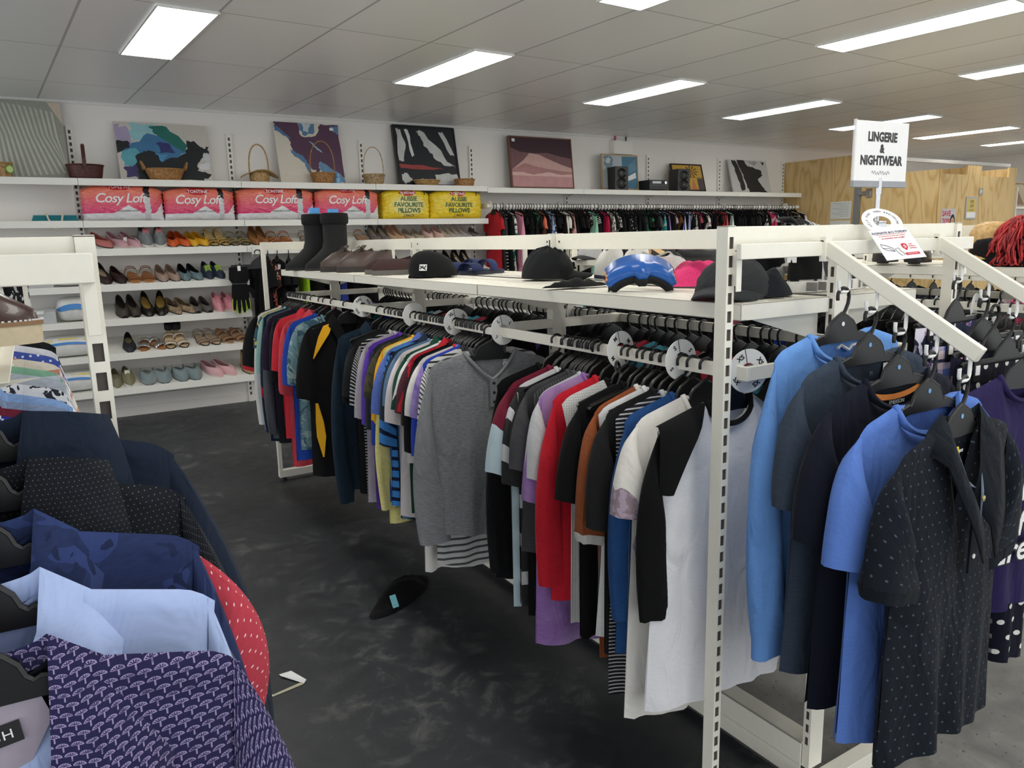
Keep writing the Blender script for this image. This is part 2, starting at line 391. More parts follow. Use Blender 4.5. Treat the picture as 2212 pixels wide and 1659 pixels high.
# ------------------------------------------------------------------ slotted uprights and racks
def slotted(mb, x0, x1, y0, y1, z0, z1, face, pitch=.035, sw=.0115, sh=.022, top=.02, wall=.0018):
    """hollow upright with real slots cut in one face ('-y', '-x' or 'both x')"""
    def B(a, b): mb.box(a, b)
    cx, cy = (x0 + x1) / 2, (y0 + y1) / 2
    def plate(axis, c0, c1, lo, hi):      # plate in plane axis between c0..c1 thick, lo..hi across
        def bb(u0, u1, w0, w1):
            if axis == 'y': B((u0, c0, w0), (u1, c1, w1))
            else: B((c0, u0, w0), (c1, u1, w1))
        m = (lo + hi) / 2
        bb(lo, m - sw / 2, z0, z1); bb(m + sw / 2, hi, z0, z1)
        z = z1 - top; prev = z1
        while z - sh > z0 + .03:
            bb(m - sw / 2, m + sw / 2, z, prev); prev = z - sh; z -= pitch
        bb(m - sw / 2, m + sw / 2, z0, prev)
    t = wall
    if face == '-y':
        plate('y', y0, y0 + t, x0, x1); B((x0, y0 + t, z0), (x0 + t, y1, z1)); B((x1 - t, y0 + t, z0), (x1, y1, z1)); B((x0 + t, y1 - t, z0), (x1 - t, y1, z1))
    elif face == '+y':
        plate('y', y1 - t, y1, x0, x1); B((x0, y0, z0), (x0 + t, y1 - t, z1)); B((x1 - t, y0, z0), (x1, y1 - t, z1)); B((x0 + t, y0, z0), (x1 - t, y0 + t, z1))
    else:
        plate('x', x0, x0 + t, y0, y1); plate('x', x1 - t, x1, y0, y1); B((x0 + t, y0, z0), (x1 - t, y0 + t, z1)); B((x0 + t, y1 - t, z0), (x1 - t, y1, z1))
    B((x0, y0, z1 - .001), (x1, y1, z1 + .001))
    mb.box((x0 + .004, y0 + .004, z0 + .01), (x1 - .004, y1 - .004, z1 - .006), 1)  # filler block added in the hollow, its dark colour stands for shade inside
    return mb
LINER = plain('shaded_bare_steel', (84, 76, 72), .7)  # bare steel tone with the shade of the hollow put into the colour
DARKHOLE = plain('dark_screw_hole', (60, 60, 60), .6)
def rack(cx, ys, half, xs, xr, label, shelves=9, capn=True, capf=True, ztop=1.405, zsh=1.25, zr=1.118, halff=None):
    """double sided gondola: spine posts at ys, end frames, cantilevered shelves and hang rails on both sides"""
    r = empty('clothing_rack', (cx, (ys[0] + ys[-1]) / 2, 0)); tag(r, label, 'rack')
    ox, oy = cx, (ys[0] + ys[-1]) / 2
    def P(mb, name, bevel=.0012, mat=WHITE): 
        o = mb.build(name, [mat, LINER] if 1 in mb.m else mat, r, (-ox, -oy, 0), smooth=30, bevel=bevel); return o
    yn, yf = ys[0], ys[-1]
    for y in ys:
        P(slotted(MB(), cx - .025, cx + .025, y - .0105, y + .0105, .075, ztop, 'x', sw=.009), 'post', 0)
    for a, b in zip(ys[:-1], ys[1:]):
        m = MB().box((cx - .009, a + .0105, ztop - .052), (cx + .009, b - .0105, ztop - .001)); P(m, 'top_rail')
        for q in (a + .035, b - .035):
            sc = MB().lathe([(.0035, 0), (.0035, .002)], 10, 0, T(cx - .0095, q, ztop - .026) @ RY(-PI / 2)); P(sc, 'bolt', 0, DARKHOLE)
        m = MB().box((cx - .03, a + .0105, .075), (cx + .03, b - .0105, .078)); m.box((cx - .03, a + .0105, .03), (cx - .026, b - .0105, .14)); m.box((cx - .03, a + .0105, .136), (cx + .03, b - .0105, .14)); m.box((cx + .026, a + .0105, .03), (cx + .03, b - .0105, .14))
        P(m, 'base_beam')
        for sgn in ((-1, 1) if a < shelves else ()):
            # shelf board with a folded lip
            e0 = cx + sgn * .028; e1 = cx + sgn * (cx - xs)
            m = MB().box((e0, a + .002, zsh -0.0025), (e1, b - .002, zsh +0.0000)); m.box((e1 - sgn * .0025, a + .002, zsh -0.0340), (e1, b - .002, zsh +0.0000)); m.box((e0, a + .002, zsh -0.0340), (e1, a + .0045, zsh +0.0000)); m.box((e0, b - .0045, zsh -0.0340), (e1, b - .002, zsh +0.0000))
            m.box((e1 - sgn * .018, a + .002, zsh -0.0340), (e1, b - .002, zsh -0.0315))
            # pressed ribs in the deck
            for q in (.35, .65): m.box((e0 + (e1 - e0) * q - .004, a + .02, zsh -0.0005), (e0 + (e1 - e0) * q + .004, b - .02, zsh +0.0015))
            P(m, 'shelf')
            for q in (a + .03, b - .03):
                br = MB().prism([(e0, zsh -0.0340), (e1 - sgn * .05, zsh -0.0340), (e0, zsh -0.1000)] if sgn < 0 else [(e0, zsh -0.0340), (e0, zsh -0.1000), (e1 - .05, zsh -0.0340)], q - .0012, q + .0012); P(br, 'shelf_bracket', 0)
        for sgn in (-1, 1):
            # hang rail carried on two arms
            f0 = cx + sgn * (cx - xr)
            m = MB().box((f0 - .006, a, zr -0.0300), (f0 + .006, b, zr +0.0000)); P(m, 'hang_rail')
            for q in (a + .008, b - .008):
                m = MB().box((cx + sgn * .02, q - .006, zr -0.0300), (f0 - sgn * .0061, q + .006, zr +0.0000)); m.box((cx + sgn * .024, q - .009, zr -0.0580), (cx + sgn * .028, q + .009, zr +0.0320)); P(m, 'rail_arm')
    for y, s in ((yn, -1), (yf, 1)):
        m = MB().box((cx - half, y + s * .012, .022), (cx + half, y + s * .052, .065))
        P(m, 'base_foot')
        for q in (cx - half + .03, cx + half - .03):
            ft = MB().lathe([(.014, 0), (.014, .012), (.006, .014), (.006, .024)], 12, 0, T(q, y + s * .032, 0)); P(ft, 'levelling_foot', 0, INK)
        half = halff if halff and s > 0 else half
        if (s < 0 and not capn) or (s > 0 and not capf): continue
        ym = y + s * .03
        for q, sd in ((cx - half, 0), (cx + half, 1)):
            xx = (q, q + .021) if sd == 0 else (q - .021, q)
            P(slotted(MB(), xx[0], xx[1], ym - .014, ym + .014, .06, ztop, '-y' if s < 0 else '+y'), 'end_post', 0)
        P(MB().box((cx - half + .021, ym - .008, ztop - .046), (cx + half - .021, ym + .008, ztop - .0005)), 'end_rail')
    return r
YS = [1.062, 2.15, 3.26, 4.43]
main = rack(1.52, YS, .405, 1.21, 1.24, 'long white double-sided clothing rack with a shoe shelf along the middle of the shop')
leftrack = rack(-.345, YS, .412, -.055, -.16, 'white clothing rack at the left edge with a slotted end post', shelves=1.5, zsh=1.27, zr=1.225, halff=.32)
farrack = rack(5.0, YS, .405, 4.695, 4.72, 'white clothing rack farthest back on the right, before the plywood', capn=False)
backrack = rack(3.29, YS, .405, 2.985, 3.01, 'white double-sided clothing rack standing behind the long middle rack', capn=False)

# cross bars hooked on the end posts, with sloping arms
def cross_bar(name, x0, x1, y, z0, z1, label):
    e = empty(name, ((x0 + x1) / 2, y, z0)); tag(e, label, 'rail')
    o = ((x0 + x1) / 2, y, z0)
    m = MB().box((x0 + .002, y - .006, z0), (x1 - .002, y + .006, z1)); m.build('bar', WHITE, e, tuple(-q for q in o), bevel=.0015)
    for q in (x0, x1 - .02):
        m = MB().box((q + .005, y + .006, z0 - .06), (q + .019, y + .0085, z1 - .004)); m.box((q + .0105, y + .008, z0 - .05), (q + .0135, y + .02, z0 + .01)); m.build('hook_plate', WHITE, e, tuple(-k for k in o), bevel=.0006)
    return e
cross_bar('display_crossbar', 1.118, 1.93, .995, 1.343, 1.372, 'white crossbar hooked across the near end of the middle rack')
cross_bar('display_crossbar', -.76, .062, .985, 1.352, 1.386, 'white crossbar hooked across the end posts at the left edge')
def arm(x, label, y0=.985, z0=1.362, n=5, dy=-.0605, dz=-.0355, ya=.93, za=1.322):
    """waterfall arm: sloping bar with J hooks below; returns hook points (rod top)"""
    e = empty('waterfall_arm', (x, y0, z0)); tag(e, label, 'arm')
    L = (y0 - (ya + dy * (n - 1))) + .018; sl = dz / dy; ang = math.atan(sl)
    m = MB(); M = RX(ang)
    m.box((-.0065, -L / math.cos(ang), -.016), (.0065, 0, .012), 0, M); m.build('bar', WHITE, e, bevel=.002)
    m = MB().box((-.010, -.004, -.03), (.010, .01, .02)); m.box((-.010, .0, .008), (.010, .025, .013)); m.build('bracket', WHITE, e, bevel=.001)
    pts = []
    for k in range(n):
        yy = ya + dy * k - y0; zz = yy * sl - .012
        pt = [(0, yy, zz), (0, yy, zz - .034), (-.003, yy, zz - .041), (-.009, yy, zz - .044), (-.024, yy, zz - .044), (-.03, yy, zz - .041), (-.033, yy, zz - .035), (-.033, yy, zz - .022)]
        MB().tube(pt, .0035, 8).build('hook', WPLAS, e)
        pts.append((x - .017, y0 + yy, z0 + zz - .0405))
    return pts
ARM1 = arm(1.365, 'white sloping arm at the middle rack holding the blue and navy shirts')
ARM2 = arm(1.775, 'white sloping arm at the rack end holding the pyjama pants')
ARML = arm(-.073, 'white sloping arm at the left edge holding the jackets and shirts')

# ------------------------------------------------------------------ wall shelving
UX = [-.81, .375, 1.56, 2.745, 3.92, 5.11, 6.30, 7.49, 8.69]
LV = [1.912, 1.60, 1.385, 1.112, .843, .570, .292]
BAYL = ['white wall shelving bay behind the left rack, with clear boxes and wrapped quilts', 'white wall shelving bay full of women shoes above the open floor', 'white wall shelving bay behind the boots and the sports gear', 'white wall shelving bay below the black framed painting',
        'white wall shelf bay over the clothes rail, under the pink mountain picture', 'white wall shelf bay over the clothes rail, under the small speaker', 'white wall shelf bay over the clothes rail, under the palm tree picture', 'white wall shelf bay over the clothes rail, ending at the plywood']
def shelf_mesh(x0, x1, z, tilt, d=.34, lip=.052):
    m = MB(); g = .0015
    m.box((x0 + g, WY - d, z - lip), (x1 - g, WY - d + .002, z + (.004 if tilt else 0)))
    zb = z + (.105 if tilt else 0); y0 = WY - d + .002
    m.add([(x0 + g, y0, z - .004), (x1 - g, y0, z - .004), (x1 - g, WY - .004, zb), (x0 + g, WY - .004, zb), (x0 + g, y0, z - .0075), (x1 - g, y0, z - .0075), (x1 - g, WY - .004, zb - .0035), (x0 + g, WY - .004, zb - .0035)],
          [(0, 1, 2, 3), (7, 6, 5, 4), (0, 4, 5, 1), (1, 5, 6, 2), (2, 6, 7, 3), (3, 7, 4, 0)])
    m.box((x0 + g, WY - d, z - lip), (x1 - g, WY - d + .02, z - lip + .002))
    return m
for i in range(8):
    x0, x1 = UX[i], UX[i + 1]; o = ((x0 + x1) / 2, WY - .03, 0)
    e = empty('shelving_unit', o); tag(e, BAYL[i], 'shelving'); nl = tuple(-q for q in o)
    ups = [x0] + ([x1] if i == 7 else [])
    for ux in ups:
        slotted(MB(), ux - .022, ux + .022, WY - .03, WY, .0, 2.325, '-y', pitch=.046, sw=.017, sh=.027, top=.03).build('upright', [WHITE2, LINER], e, nl, smooth=30)
    levels = LV[:3] if i == 2 else LV if i < 4 else [LV[0] - .012]
    for k, z in enumerate(levels):
        if i in (0,): tl = False
        else: tl = 2 <= k
        shelf_mesh(x0, x1, z, tl).build('shelf', WHITE2, e, nl, smooth=30, bevel=.0012)
        for q in (x0 + .019, x1 - .019):
            MB().prism([(WY - .30, z - .012), (WY - .03, z - .012), (WY - .03, z - .06)], q - .0015, q + .0015, 'yz').build('bracket', WHITE2, e, nl, smooth=30)
    if i >= 4:
        MB().box((x0, WY - .325, 1.708), (x1 if i < 7 else x1 - .02, WY - .311, 1.738)).build('hang_rail', WHITE2, e, nl, smooth=30, bevel=.001)
        for q in (x0 + .02, x1 - .04): MB().box((q, WY - .311, 1.70), (q + .003, WY - .03, 1.75)).build('rail_arm', WHITE2, e, nl, smooth=30)
    if i == 2:
        MB().box((x0 + .035, WY - .36, 1.315), (x1, WY - .348, 1.345)).build('hang_rail', WHITE2, e, nl, smooth=30, bevel=.001)

# ------------------------------------------------------------------ plywood fitting rooms
def ply_mat():
    m = NT('radiata_plywood'); m.b.inputs['Roughness'].default_value = .5
    co = m.coord('Object', (1, 1, 1))
    wp = m.n('ShaderNodeTexNoise'); wp.inputs['Scale'].default_value = 1.5; wp.inputs['Detail'].default_value = 2
    mp = m.n('ShaderNodeMapping'); mp.inputs['Scale'].default_value = (2.2, 2.2, .55); m.l(co, mp.inputs[0]); m.l(mp.outputs[0], wp.inputs['Vector'])
    rings = m.math('FRACT', m.math('MULTIPLY', wp.outputs[0], 9))
    tri = m.math('ABSOLUTE', m.math('SUBTRACT', rings, .5))
    g = m.n('ShaderNodeTexNoise'); g.inputs['Scale'].default_value = 30; g.inputs['Detail'].default_value = 4
    mp2 = m.n('ShaderNodeMapping'); mp2.inputs['Scale'].default_value = (1, 1, .06); m.l(co, mp2.inputs[0]); m.l(mp2.outputs[0], g.inputs['Vector'])
    c = m.ramp(tri, [(0, lin((196, 160, 102))), (.18, lin((219, 188, 132))), (.5, lin((226, 198, 144)))])
    c = m.mix(m.math('MULTIPLY', g.outputs[0], .35), c, lin((204, 170, 112)))
    m.l(c, m.b.inputs['Base Color']); return m.mat
PLY = ply_mat(); STEEL = plain('grey_steel', (150, 150, 150), .4, .3)
fr = empty('fitting_room', (9.5, 6, 0)); tag(fr, 'plywood fitting room block standing against the back wall at the far right', 'fitting room'); fo = (-9.5, -6, 0)
MB().box((8.75, 5.97, 0), (8.768, WY - .005, 2.315)).build('side_panel', PLY, fr, fo)
MB().box((8.74, 5.88, 0), (8.775, 5.965, 2.25)).build('door_post', STEEL, fr, fo)
d = MB().box((8.752, 4.925, .2), (8.77, 5.875, 2.055)).build('door', PLY, fr, fo)
MB().box((8.73, 5.72, 1.80), (8.752, 5.80, 1.90)).box((8.725, 5.74, 1.83), (8.735, 5.90, 1.87)).build('latch', CHROME, d)
poly = [(8.75, 0), (10.4, 0), (10.4, 2.11), (10.22, 2.11), (10.22, 1.995), (9.585, 1.995), (9.585, 2.11), (9.28, 2.11), (9.28, 2.005), (8.78, 2.005), (8.78, 2.06), (8.75, 2.06)]
MB().prism(poly, 4.901, 4.919).build('front_panel', PLY, fr, fo, smooth=0)
MB().box((9.42, 4.93, 0), (9.438, WY - .005, 2.10)).build('divider', PLY, fr, fo)
MB().box((10.382, 4.93, 0), (10.4, WY - .005, 2.11)).build('end_panel', PLY, fr, fo)
MB().box((8.76, 5.36, 2.185), (11.2, 5.40, 2.225)).build('head_rail', plain('aluminium', (205, 205, 205), .35, .6), fr, fo)
# ------------------------------------------------------------------ clothes and hangers
def hanger_mesh(scale=1.0, clips=False, hook=True, plate=True):
    m = MB()
    half = [(.0, -.044), (.012, -.05), (.034, -.062), (.043, -.072), (.047, -.083), (.053, -.0885), (.058, -.086), (.170, -.1165), (.176, -.123), (.170, -.129), (.06, -.103), (.03, -.102), (.0, -.103)]
    poly = half + [(-x, z) for x, z in half[-2:0:-1]]
    if clips:
        half = [(.0, -.044), (.012, -.05), (.034, -.066), (.043, -.08), (.05, -.086), (.16, -.086), (.165, -.09), (.165, -.106), (.16, -.11), (.0, -.11)]
        poly = half + [(-x, z) for x, z in half[-2:0:-1]]
    # two halves keep the outline simple for the renderer
    r = [p for p in half]; l = [(-x, z) for x, z in half][::-1]
    if plate:
        m.prism(r[::-1] if False else [(x, z) for x, z in r][::-1], -.003, .003); m.prism([(x, z) for x, z in l][::-1], -.003, .003)
        pts = [(x, 0, z) for x, z in ([(0.0, -.0445)] + half[1:6] + half[6:8])] if not clips else [(x, 0, z) for x, z in half[:7]]
        m.tube(pts, .0034, 6); m.tube([(-a, b, c) for a, b, c in pts], .0034, 6)
    if hook:
        pts = [(.0, 0, -.05), (.009, 0, -.04), (.0165, 0, -.026), (.0185, 0, -.013)]
        for k in range(9):
            a = -.1 + (PI + .25) * k / 8
            pts.append((.0175 * math.cos(a) * 1.0, 0, -.010 + .0145 * math.sin(a)))
        pts.append((-.0165, 0, -.019)); m.tube(pts, .0036, 7)
    return m
HANG = hanger_mesh().build('clothes_hanger', BLACKP).data
CLIPH = hanger_mesh(clips=True)
for sx in (-1, 1):
    CLIPH.box((sx * .125 - .013, -.011, -.125), (sx * .125 + .013, .011, -.082))
CLIPH = CLIPH.build('clip_hanger', BLACKP).data
for nm in ('clothes_hanger', 'clip_hanger'): bpy.data.objects.remove(bpy.data.objects[nm])
def hanger(loc, rz, label, group=None, clip=False, ry=0):
    o = link('clip_hanger' if clip else 'clothes_hanger', CLIPH if clip else HANG, None, loc, (0, ry, rz))
    return tag(o, label, 'hanger', group)

def folds(rng, n=5, kmin=12, kmax=60):
    P = [(rng.uniform(kmin, kmax), rng.uniform(0, 6.3), rng.uniform(-2.5, 2.5), rng.uniform(.4, 1)) for _ in range(n)]
    tot = sum(p[3] for p in P)
    return lambda x, v: sum(a * math.sin(k * x + ph + c * v) for k, ph, c, a in P) / tot

NZ, NX = -.0725, .066       # neck point on the hanger
SX, SZ = .196, -.1085       # shoulder tip
def shirt(name, mat, L=.66, w=.195, wh=None, sleeve='short', sl=.24, sw=None, cuffw=None, neck='crew', fd=None, bd=.014, t=.03, fold=.019, seed=0, nu=26, nv=24,
          smat=None, sleeve_x=.055, collar=None, cmat=None, imat=None, hem=0.0, cuff=None, rib=None, loc=(0, 0, 0), rz=0, slz=.0, open_front=0, shrug=0.0, swing=0.0, yoke=None, uoff=0, nxp=None):
    """a garment hung on a hanger; the front faces -y; returns its root mesh (body) with sleeves, collar ... as children"""
    rng = random.Random(seed * 7 + 13); f1 = folds(rng, 6, 10, 42); f2 = folds(rng, 4, 25, 70)
    wh = wh or w * 1.04; sx = sw or SX; nx = nxp or NX
    fdv = fd if fd is not None else {'crew': .055, 'v': .15, 'henley': .10, 'polo': .13, 'shirt': .05, 'blazer': .30, 'turtle': .0, 'scoop': .10, 'boat': .03}[neck]
    if neck == 'scoop': nx = .085
    if neck == 'boat': nx = .11
    def zs(x):
        a = abs(x); return NZ + (SZ - NZ) * (a - NX) / (SX - NX) - (.012 * max(0, (a - sx * .86) / (sx * .14)) ** 2 if a > sx * .86 else 0)
    def top(x, front):
        a = abs(x)
        if a >= nx: return zs(a)
        z0 = zs(nx); q = a / nx
        if front:
            if neck in ('v', 'polo', 'blazer', 'henley'): return z0 - fdv * (1 - q ** (1.0 if neck != 'henley' else 1.4)) ** (1.0)
            return z0 - fdv * math.sqrt(max(0, 1 - q * q)) ** .9
        return z0 - bd * math.sqrt(max(0, 1 - q * q))
    lean = rng.uniform(-.012, .012)
    def pt(u, v, front):
        # columns crowd towards the neck edge so the neckline stays clean
        xt = sx * u; zt = top(xt, front)
        half = sx + (w - sx) * min(1, v / .28) if v < .28 else w + (wh - w) * (v - .28) / .72
        pinch = 1 - .02 * math.sin(PI * min(1, v / .3)) if v < .3 else 1
        x = half * pinch * u + lean * v
        zh = NZ - L + hem * math.cos(u * PI / 2) * -1 + (.01 * math.sin(3 * u + seed))
        z = zt + (zh - zt) * v
        ramp = min(1, v / .16) ** .5
        th = t * (math.sqrt(max(0, 1 - u * u * .985)) * .75 + .25 * (1 - abs(u) ** 6)) * ramp * (.55 + .6 * v)
        if v > 0: th = max(th, .0075 * (1 - abs(u) ** 12))
        if abs(u) > .999: th = 0
        y = -th if front else th
        fl = fold * (v ** 1.1) * f1(x * 2.2, v) + fold * .25 * ramp * f2(x, v * 3) * (1 if front else -1)
        return (x, y + fl, z)
    us = [-1 + 2 * i / nu for i in range(nu + 1)]
    # snap two columns to the neck points
    for target in (-nx / sx, nx / sx):
        k = min(range(len(us)), key=lambda i: abs(us[i] - target)); us[k] = target
    vs = [(j / nv) ** 1.15 for j in range(nv + 1)]
    mb = MB()
    for front in (True, False):
        G = [[pt(u, v, front) for u in us] for v in vs]
        UV = [[(p[0] + uoff, -(p[2] - NZ)) for p in row] for row in G]
        mb.sheet(G, 0 if front or imat is None else 1, UV, flip=not front)
    root = mb.build(name, [mat] + ([imat] if imat else []), None, loc, (0, 0, rz), smooth=75)
    # sleeves
    if sleeve:
        long = sleeve == 'long'; n = 14; m = 20 if long else 12
        for sd in (-1, 1):
            s = MB(); rings = []; UVs = []
            oy = rng.uniform(-.012, .012) + swing * sd
            len_ = sl * rng.uniform(.97, 1.03)
            ex = sleeve_x * rng.uniform(.8, 1.2)
            A = (w * .97, -.0, SZ - .165); S = (sx - .006, 0, SZ - .009)
            cw = cuffw or (.075 if long else .135)
            if long:
                E_o = (sx + ex * .7, oy, SZ - len_); E_i = (E_o[0] - cw, oy, SZ - len_ + .006)
                M_o = (sx + ex * 1.3, oy * .5, SZ - len_ * .45)
            else:
                E_o = (sx + ex, oy, SZ - len_ + .02); E_i = (E_o[0] - cw, oy, SZ - len_ - .018)
                M_o = (sx + ex * .85, oy * .5, SZ - .06)
            fs = folds(rng, 4, 15, 50)
            for i in range(m + 1):
                q = i / m
                def bz(a, c, b): return tuple((1 - q) ** 2 * a[k] + 2 * q * (1 - q) * c[k] + q * q * b[k] for k in range(3))
                O = bz(S, M_o, E_o); ctrl = ((A[0] + E_i[0]) / 2 + (.0 if not long else .01), oy * .5, (A[2] + E_i[2]) / 2); I = bz(A, ctrl, E_i)
                C = [(O[k] + I[k]) / 2 for k in range(3)]; hv = [(O[k] - I[k]) / 2 for k in range(3)]
                th = (.004 + (t * .95) * min(1, q * 3.5)) * (1 if not long else 1 - .25 * q)
                ring = []; uvr = []
                for k in range(n):
                    a = 2 * PI * k / n; c_, s_ = math.cos(a), math.sin(a)
                    rad = 1 + .10 * q * fs(k * .06, q * 3)
                    yy = C[1] + th * s_ * rad + fold * .6 * q * fs(c_ * .2, q * 2)
                    ring.append((sd * (C[0] + hv[0] * c_ * rad), yy, C[2] + hv[2] * c_))
                    uvr.append(((k if k <= n // 2 else n - k) / n * 2 * (hv[0] ** 2 + hv[2] ** 2) ** .5 * 1.6, .03 + q * len_))
                rings.append(ring); UVs.append(uvr)
            s.sheet(rings, 0, UVs, True, flip=sd > 0)
            so = s.build('sleeve', smat or mat, root, smooth=75)
            if cuff:
                cr = rings[-1]; c2 = [(p[0], p[1], p[2]) for p in cr]
                g = MB(); cc = [sum(p[k] for p in cr) / n for k in range(3)]
                def off(p, f, dz): return (cc[0] + (p[0] - cc[0]) * f, cc[1] + (p[1] - cc[1]) * f, p[2] + dz)
                g.sheet([[off(p, 1.02, .004) for p in cr], [off(p, .93, -.02) for p in cr], [off(p, .9, -cuff) for p in cr], [off(p, .8, -cuff + .004) for p in cr]], 0, [[(p[0], .5) for p in cr]] * 4, True)
                g.build('cuff', cmat or smat or mat, so, smooth=60)
    # neck finish
    N = 18
    def ring_pts(front, k=N):
        out = []
        for i in range(k + 1):
            u = -1 + 2 * i / k; x = nx * u
            z = top(x, front); d = max(0.0, zs(nx) - z)
            th = min(t, .25 * d + .004)
            out.append(Vector((x, (-th if front else th * .6) if abs(u) < .999 else 0, z)))
        return out
    F_, B_ = ring_pts(True), ring_pts(False)
    if neck in ('crew', 'v', 'henley', 'scoop', 'boat') and rib is not False:
        loop = F_ + B_[::-1][1:-1]
        g = MB(); g.tube([p + Vector((0, 0, .002)) for p in loop], .0062, 6, 0, True)
        ring2 = []
        g.build('neckband', cmat or mat, root, smooth=60)
        if neck == 'henley':
            p = MB(); zt = top(0, True)
            p.box((-.011, -t * 1.05 - .004, zt - .085), (.013, -t * .9, zt + .004)); pl = p.build('placket', cmat or mat, root)
            for q in (.01, .04, .07): MB().lathe([(.0046, 0), (.0046, .002)], 10, 0, T(0.001, -t * 1.05 - .004, zt - q) @ RX(PI / 2)).build('button', INK, pl)
    elif neck in ('polo', 'shirt', 'blazer'):
        cw = collar or (.05 if neck != 'blazer' else .085)
        path = F_[:N // 2 + (0 if neck != 'shirt' else 0)][::-1] + B_[1:-1] + F_[N // 2 + 1:][::-1]
        # from the front opening, round the back, to the other front edge
        path = [F_[i] for i in range(N // 2 - 1, -1, -1)] + [B_[i] for i in range(1, N)] + [F_[i] for i in range(N, N // 2, -1)]
        G = [[], [], [], []]; M_ = len(path)
        for i, p in enumerate(path):
            q = i / (M_ - 1); fr = abs(q - .5) * 2
            out = Vector((p.x / nx, (-.9 if fr > .55 else .9 * (1 - fr)), 0)); out = out.normalized() if out.length > 1e-3 else Vector((0, 1, 0))
            st = .022 * (1 - fr ** 3 * .75)
            wid = cw * (.75 + .5 * fr ** 2)
            if neck == 'blazer': wid = cw * (.55 + .75 * max(0, math.sin(PI * min(1, (1 - fr) * 1.7 + .06))) ) * (1 if fr < .9 else .6)
            tp = p + Vector((0, 0, st)); sgn = 1 if p.x >= 0 else -1
            o1 = tp + Vector((out.x * wid * .55, out.y * wid * .3 - (.006 if fr > .5 else 0), -wid * .45))
            o2 = tp + Vector((out.x * wid * .85 + sgn * .006 * fr, out.y * wid * .35 - (.010 if fr > .5 else 0), -wid * 1.0 - .012 * fr ** 4))
            if neck == 'blazer' and fr > .5:
                o1 = tp + Vector((sgn * wid * .5, -.012, -.004)); o2 = tp + Vector((sgn * wid * .98, -.010, -.012 - .02 * (fr - .5)))
            G[0].append(p); G[1].append(tp); G[2].append(o1); G[3].append(o2)
        g = MB(); g.sheet(G, 0, [[(p.x * 1.3 + .7, p.z * -1.3 + .3) for p in r_] for r_ in G])
        co = g.build('collar', cmat or mat, root, smooth=60)
        so = co.modifiers.new('cloth_thickness', 'SOLIDIFY'); so.thickness = .003; so.offset = 0
        if neck != 'blazer':
            zt = top(0, True); p = MB()
            p.box((-.013, -t - .012, zt - .10 if neck == 'polo' else NZ - L + .03), (.013, -t - .004 - .004, zt + .002)); 
            if neck == 'polo':
                pl = p.build('placket', cmat or mat, root)
                for q in (.02, .07): MB().lathe([(.0045, 0), (.0045, .002)], 10, 0, T(0, -t - .0118, zt - q) @ RX(PI / 2)).build('button', WPLAS, pl)
    elif neck == 'turtle':
        g = MB(); rr = [(.055, NZ - .01), (.056, NZ + .01), (.054, NZ + .03), (.05, NZ + .045)]
        g.lathe([(r_, z) for r_, z in rr], 18, 0, None, 1, .5, cap=False); g.build('collar', cmat or mat, root, smooth=60)
    return root
def price_tag(parent, x, y, z, strip=(40, 190, 90), s=1.0, rz=0, lines=('$ 7.00',)):
    m = MB(); M = T(x, y, z) @ RZ(rz)
    m.box((-.012 * s, -.0006, -.02 * s), (.012 * s, 0, .02 * s), 0, M); m.box((-.012 * s, -.0009, -.02 * s), (.012 * s, -.0003, -.008 * s), 1, M)
    for i, l in enumerate(lines): m.text(l, .009 * s, M @ T(0, -.0012, .008 * s - i * .009 * s) @ RX(PI / 2), 2, .0002)
    for i in range(7): m.box((-.008 * s + i * .0024 * s, -.0009, -.006 * s), (-.0068 * s + i * .0024 * s, -.0003, .0 * s), 2, M)
    m.tube([M @ Vector((0, 0, .02 * s)), M @ Vector((.002, .002, .036 * s))], .0006, 4, 0)
    return m.build('price_tag', [PAPER, plain('tag_strip', strip, .5), INK], parent)

# ---- palette
def fb(rgb, *a, **k): return fabric('cloth', rgb, *a, **k)
WHT_H = .03
BLK = fb((26, 26, 28)); NAVY = fb((34, 38, 54)); CHAR = fb((52, 53, 55))

RZ0 = 1.118
_hn = [0]
def on_rail(name, y, mat, label, **k):
    """hang one garment and its hanger on the aisle rail of the middle rack"""
    rz = k.pop('rz', None)
    if rz is None: rz = R(random.Random(int(y * 1000)).uniform(-4, 4))
    k.setdefault('seed', int(y * 997))
    o = shirt(name, mat, loc=(1.24, y, RZ0), rz=rz, **k)
    tag(o, label, k.get('cat', 'shirt'))
    hanger((1.24, y, RZ0), rz, None)
    h = COL.objects[-1]
    return o
# ------------------------------------------------------------------ the aisle rail of the middle rack
def sect(y):
    return ('beyond the XXL size disc' if y > 3.25 else 'between the XXL disc and the plain white disc' if y > 2.71 else 'between the plain white disc and the XL disc' if y > 2.36
            else 'between the XL and L discs' if y > 2.09 else 'between the L and M discs' if y > 1.475 else 'between the M and S discs' if y > 1.267 else 'between the S disc and the near post')
def rail_item(name, y, mat, label, cat='shirt', x=1.24, **k):
    rng = random.Random(int(y * 1000)); rz = k.pop('rz', R(rng.uniform(-4, 4))); k.setdefault('seed', int(y * 997))
    far = y > 2.6
    k.setdefault('nu', 18 if far else 26); k.setdefault('nv', 16 if far else 24)
    o = shirt(name, mat, loc=(x, y, RZ0), rz=rz, **k); tag(o, label, cat)
    h = link('clothes_hanger', HANG, None, (x, y, RZ0 + .0005), (0, 0, rz))
    tag(h, 'black hanger on the aisle rail ' + sect(y), 'hanger', 'hangers on the aisle rail ' + sect(y))
    return o
N = 't_shirt'; LS = 'long_sleeve_shirt'; PO = 'polo_shirt'
YEL = (240, 178, 40)
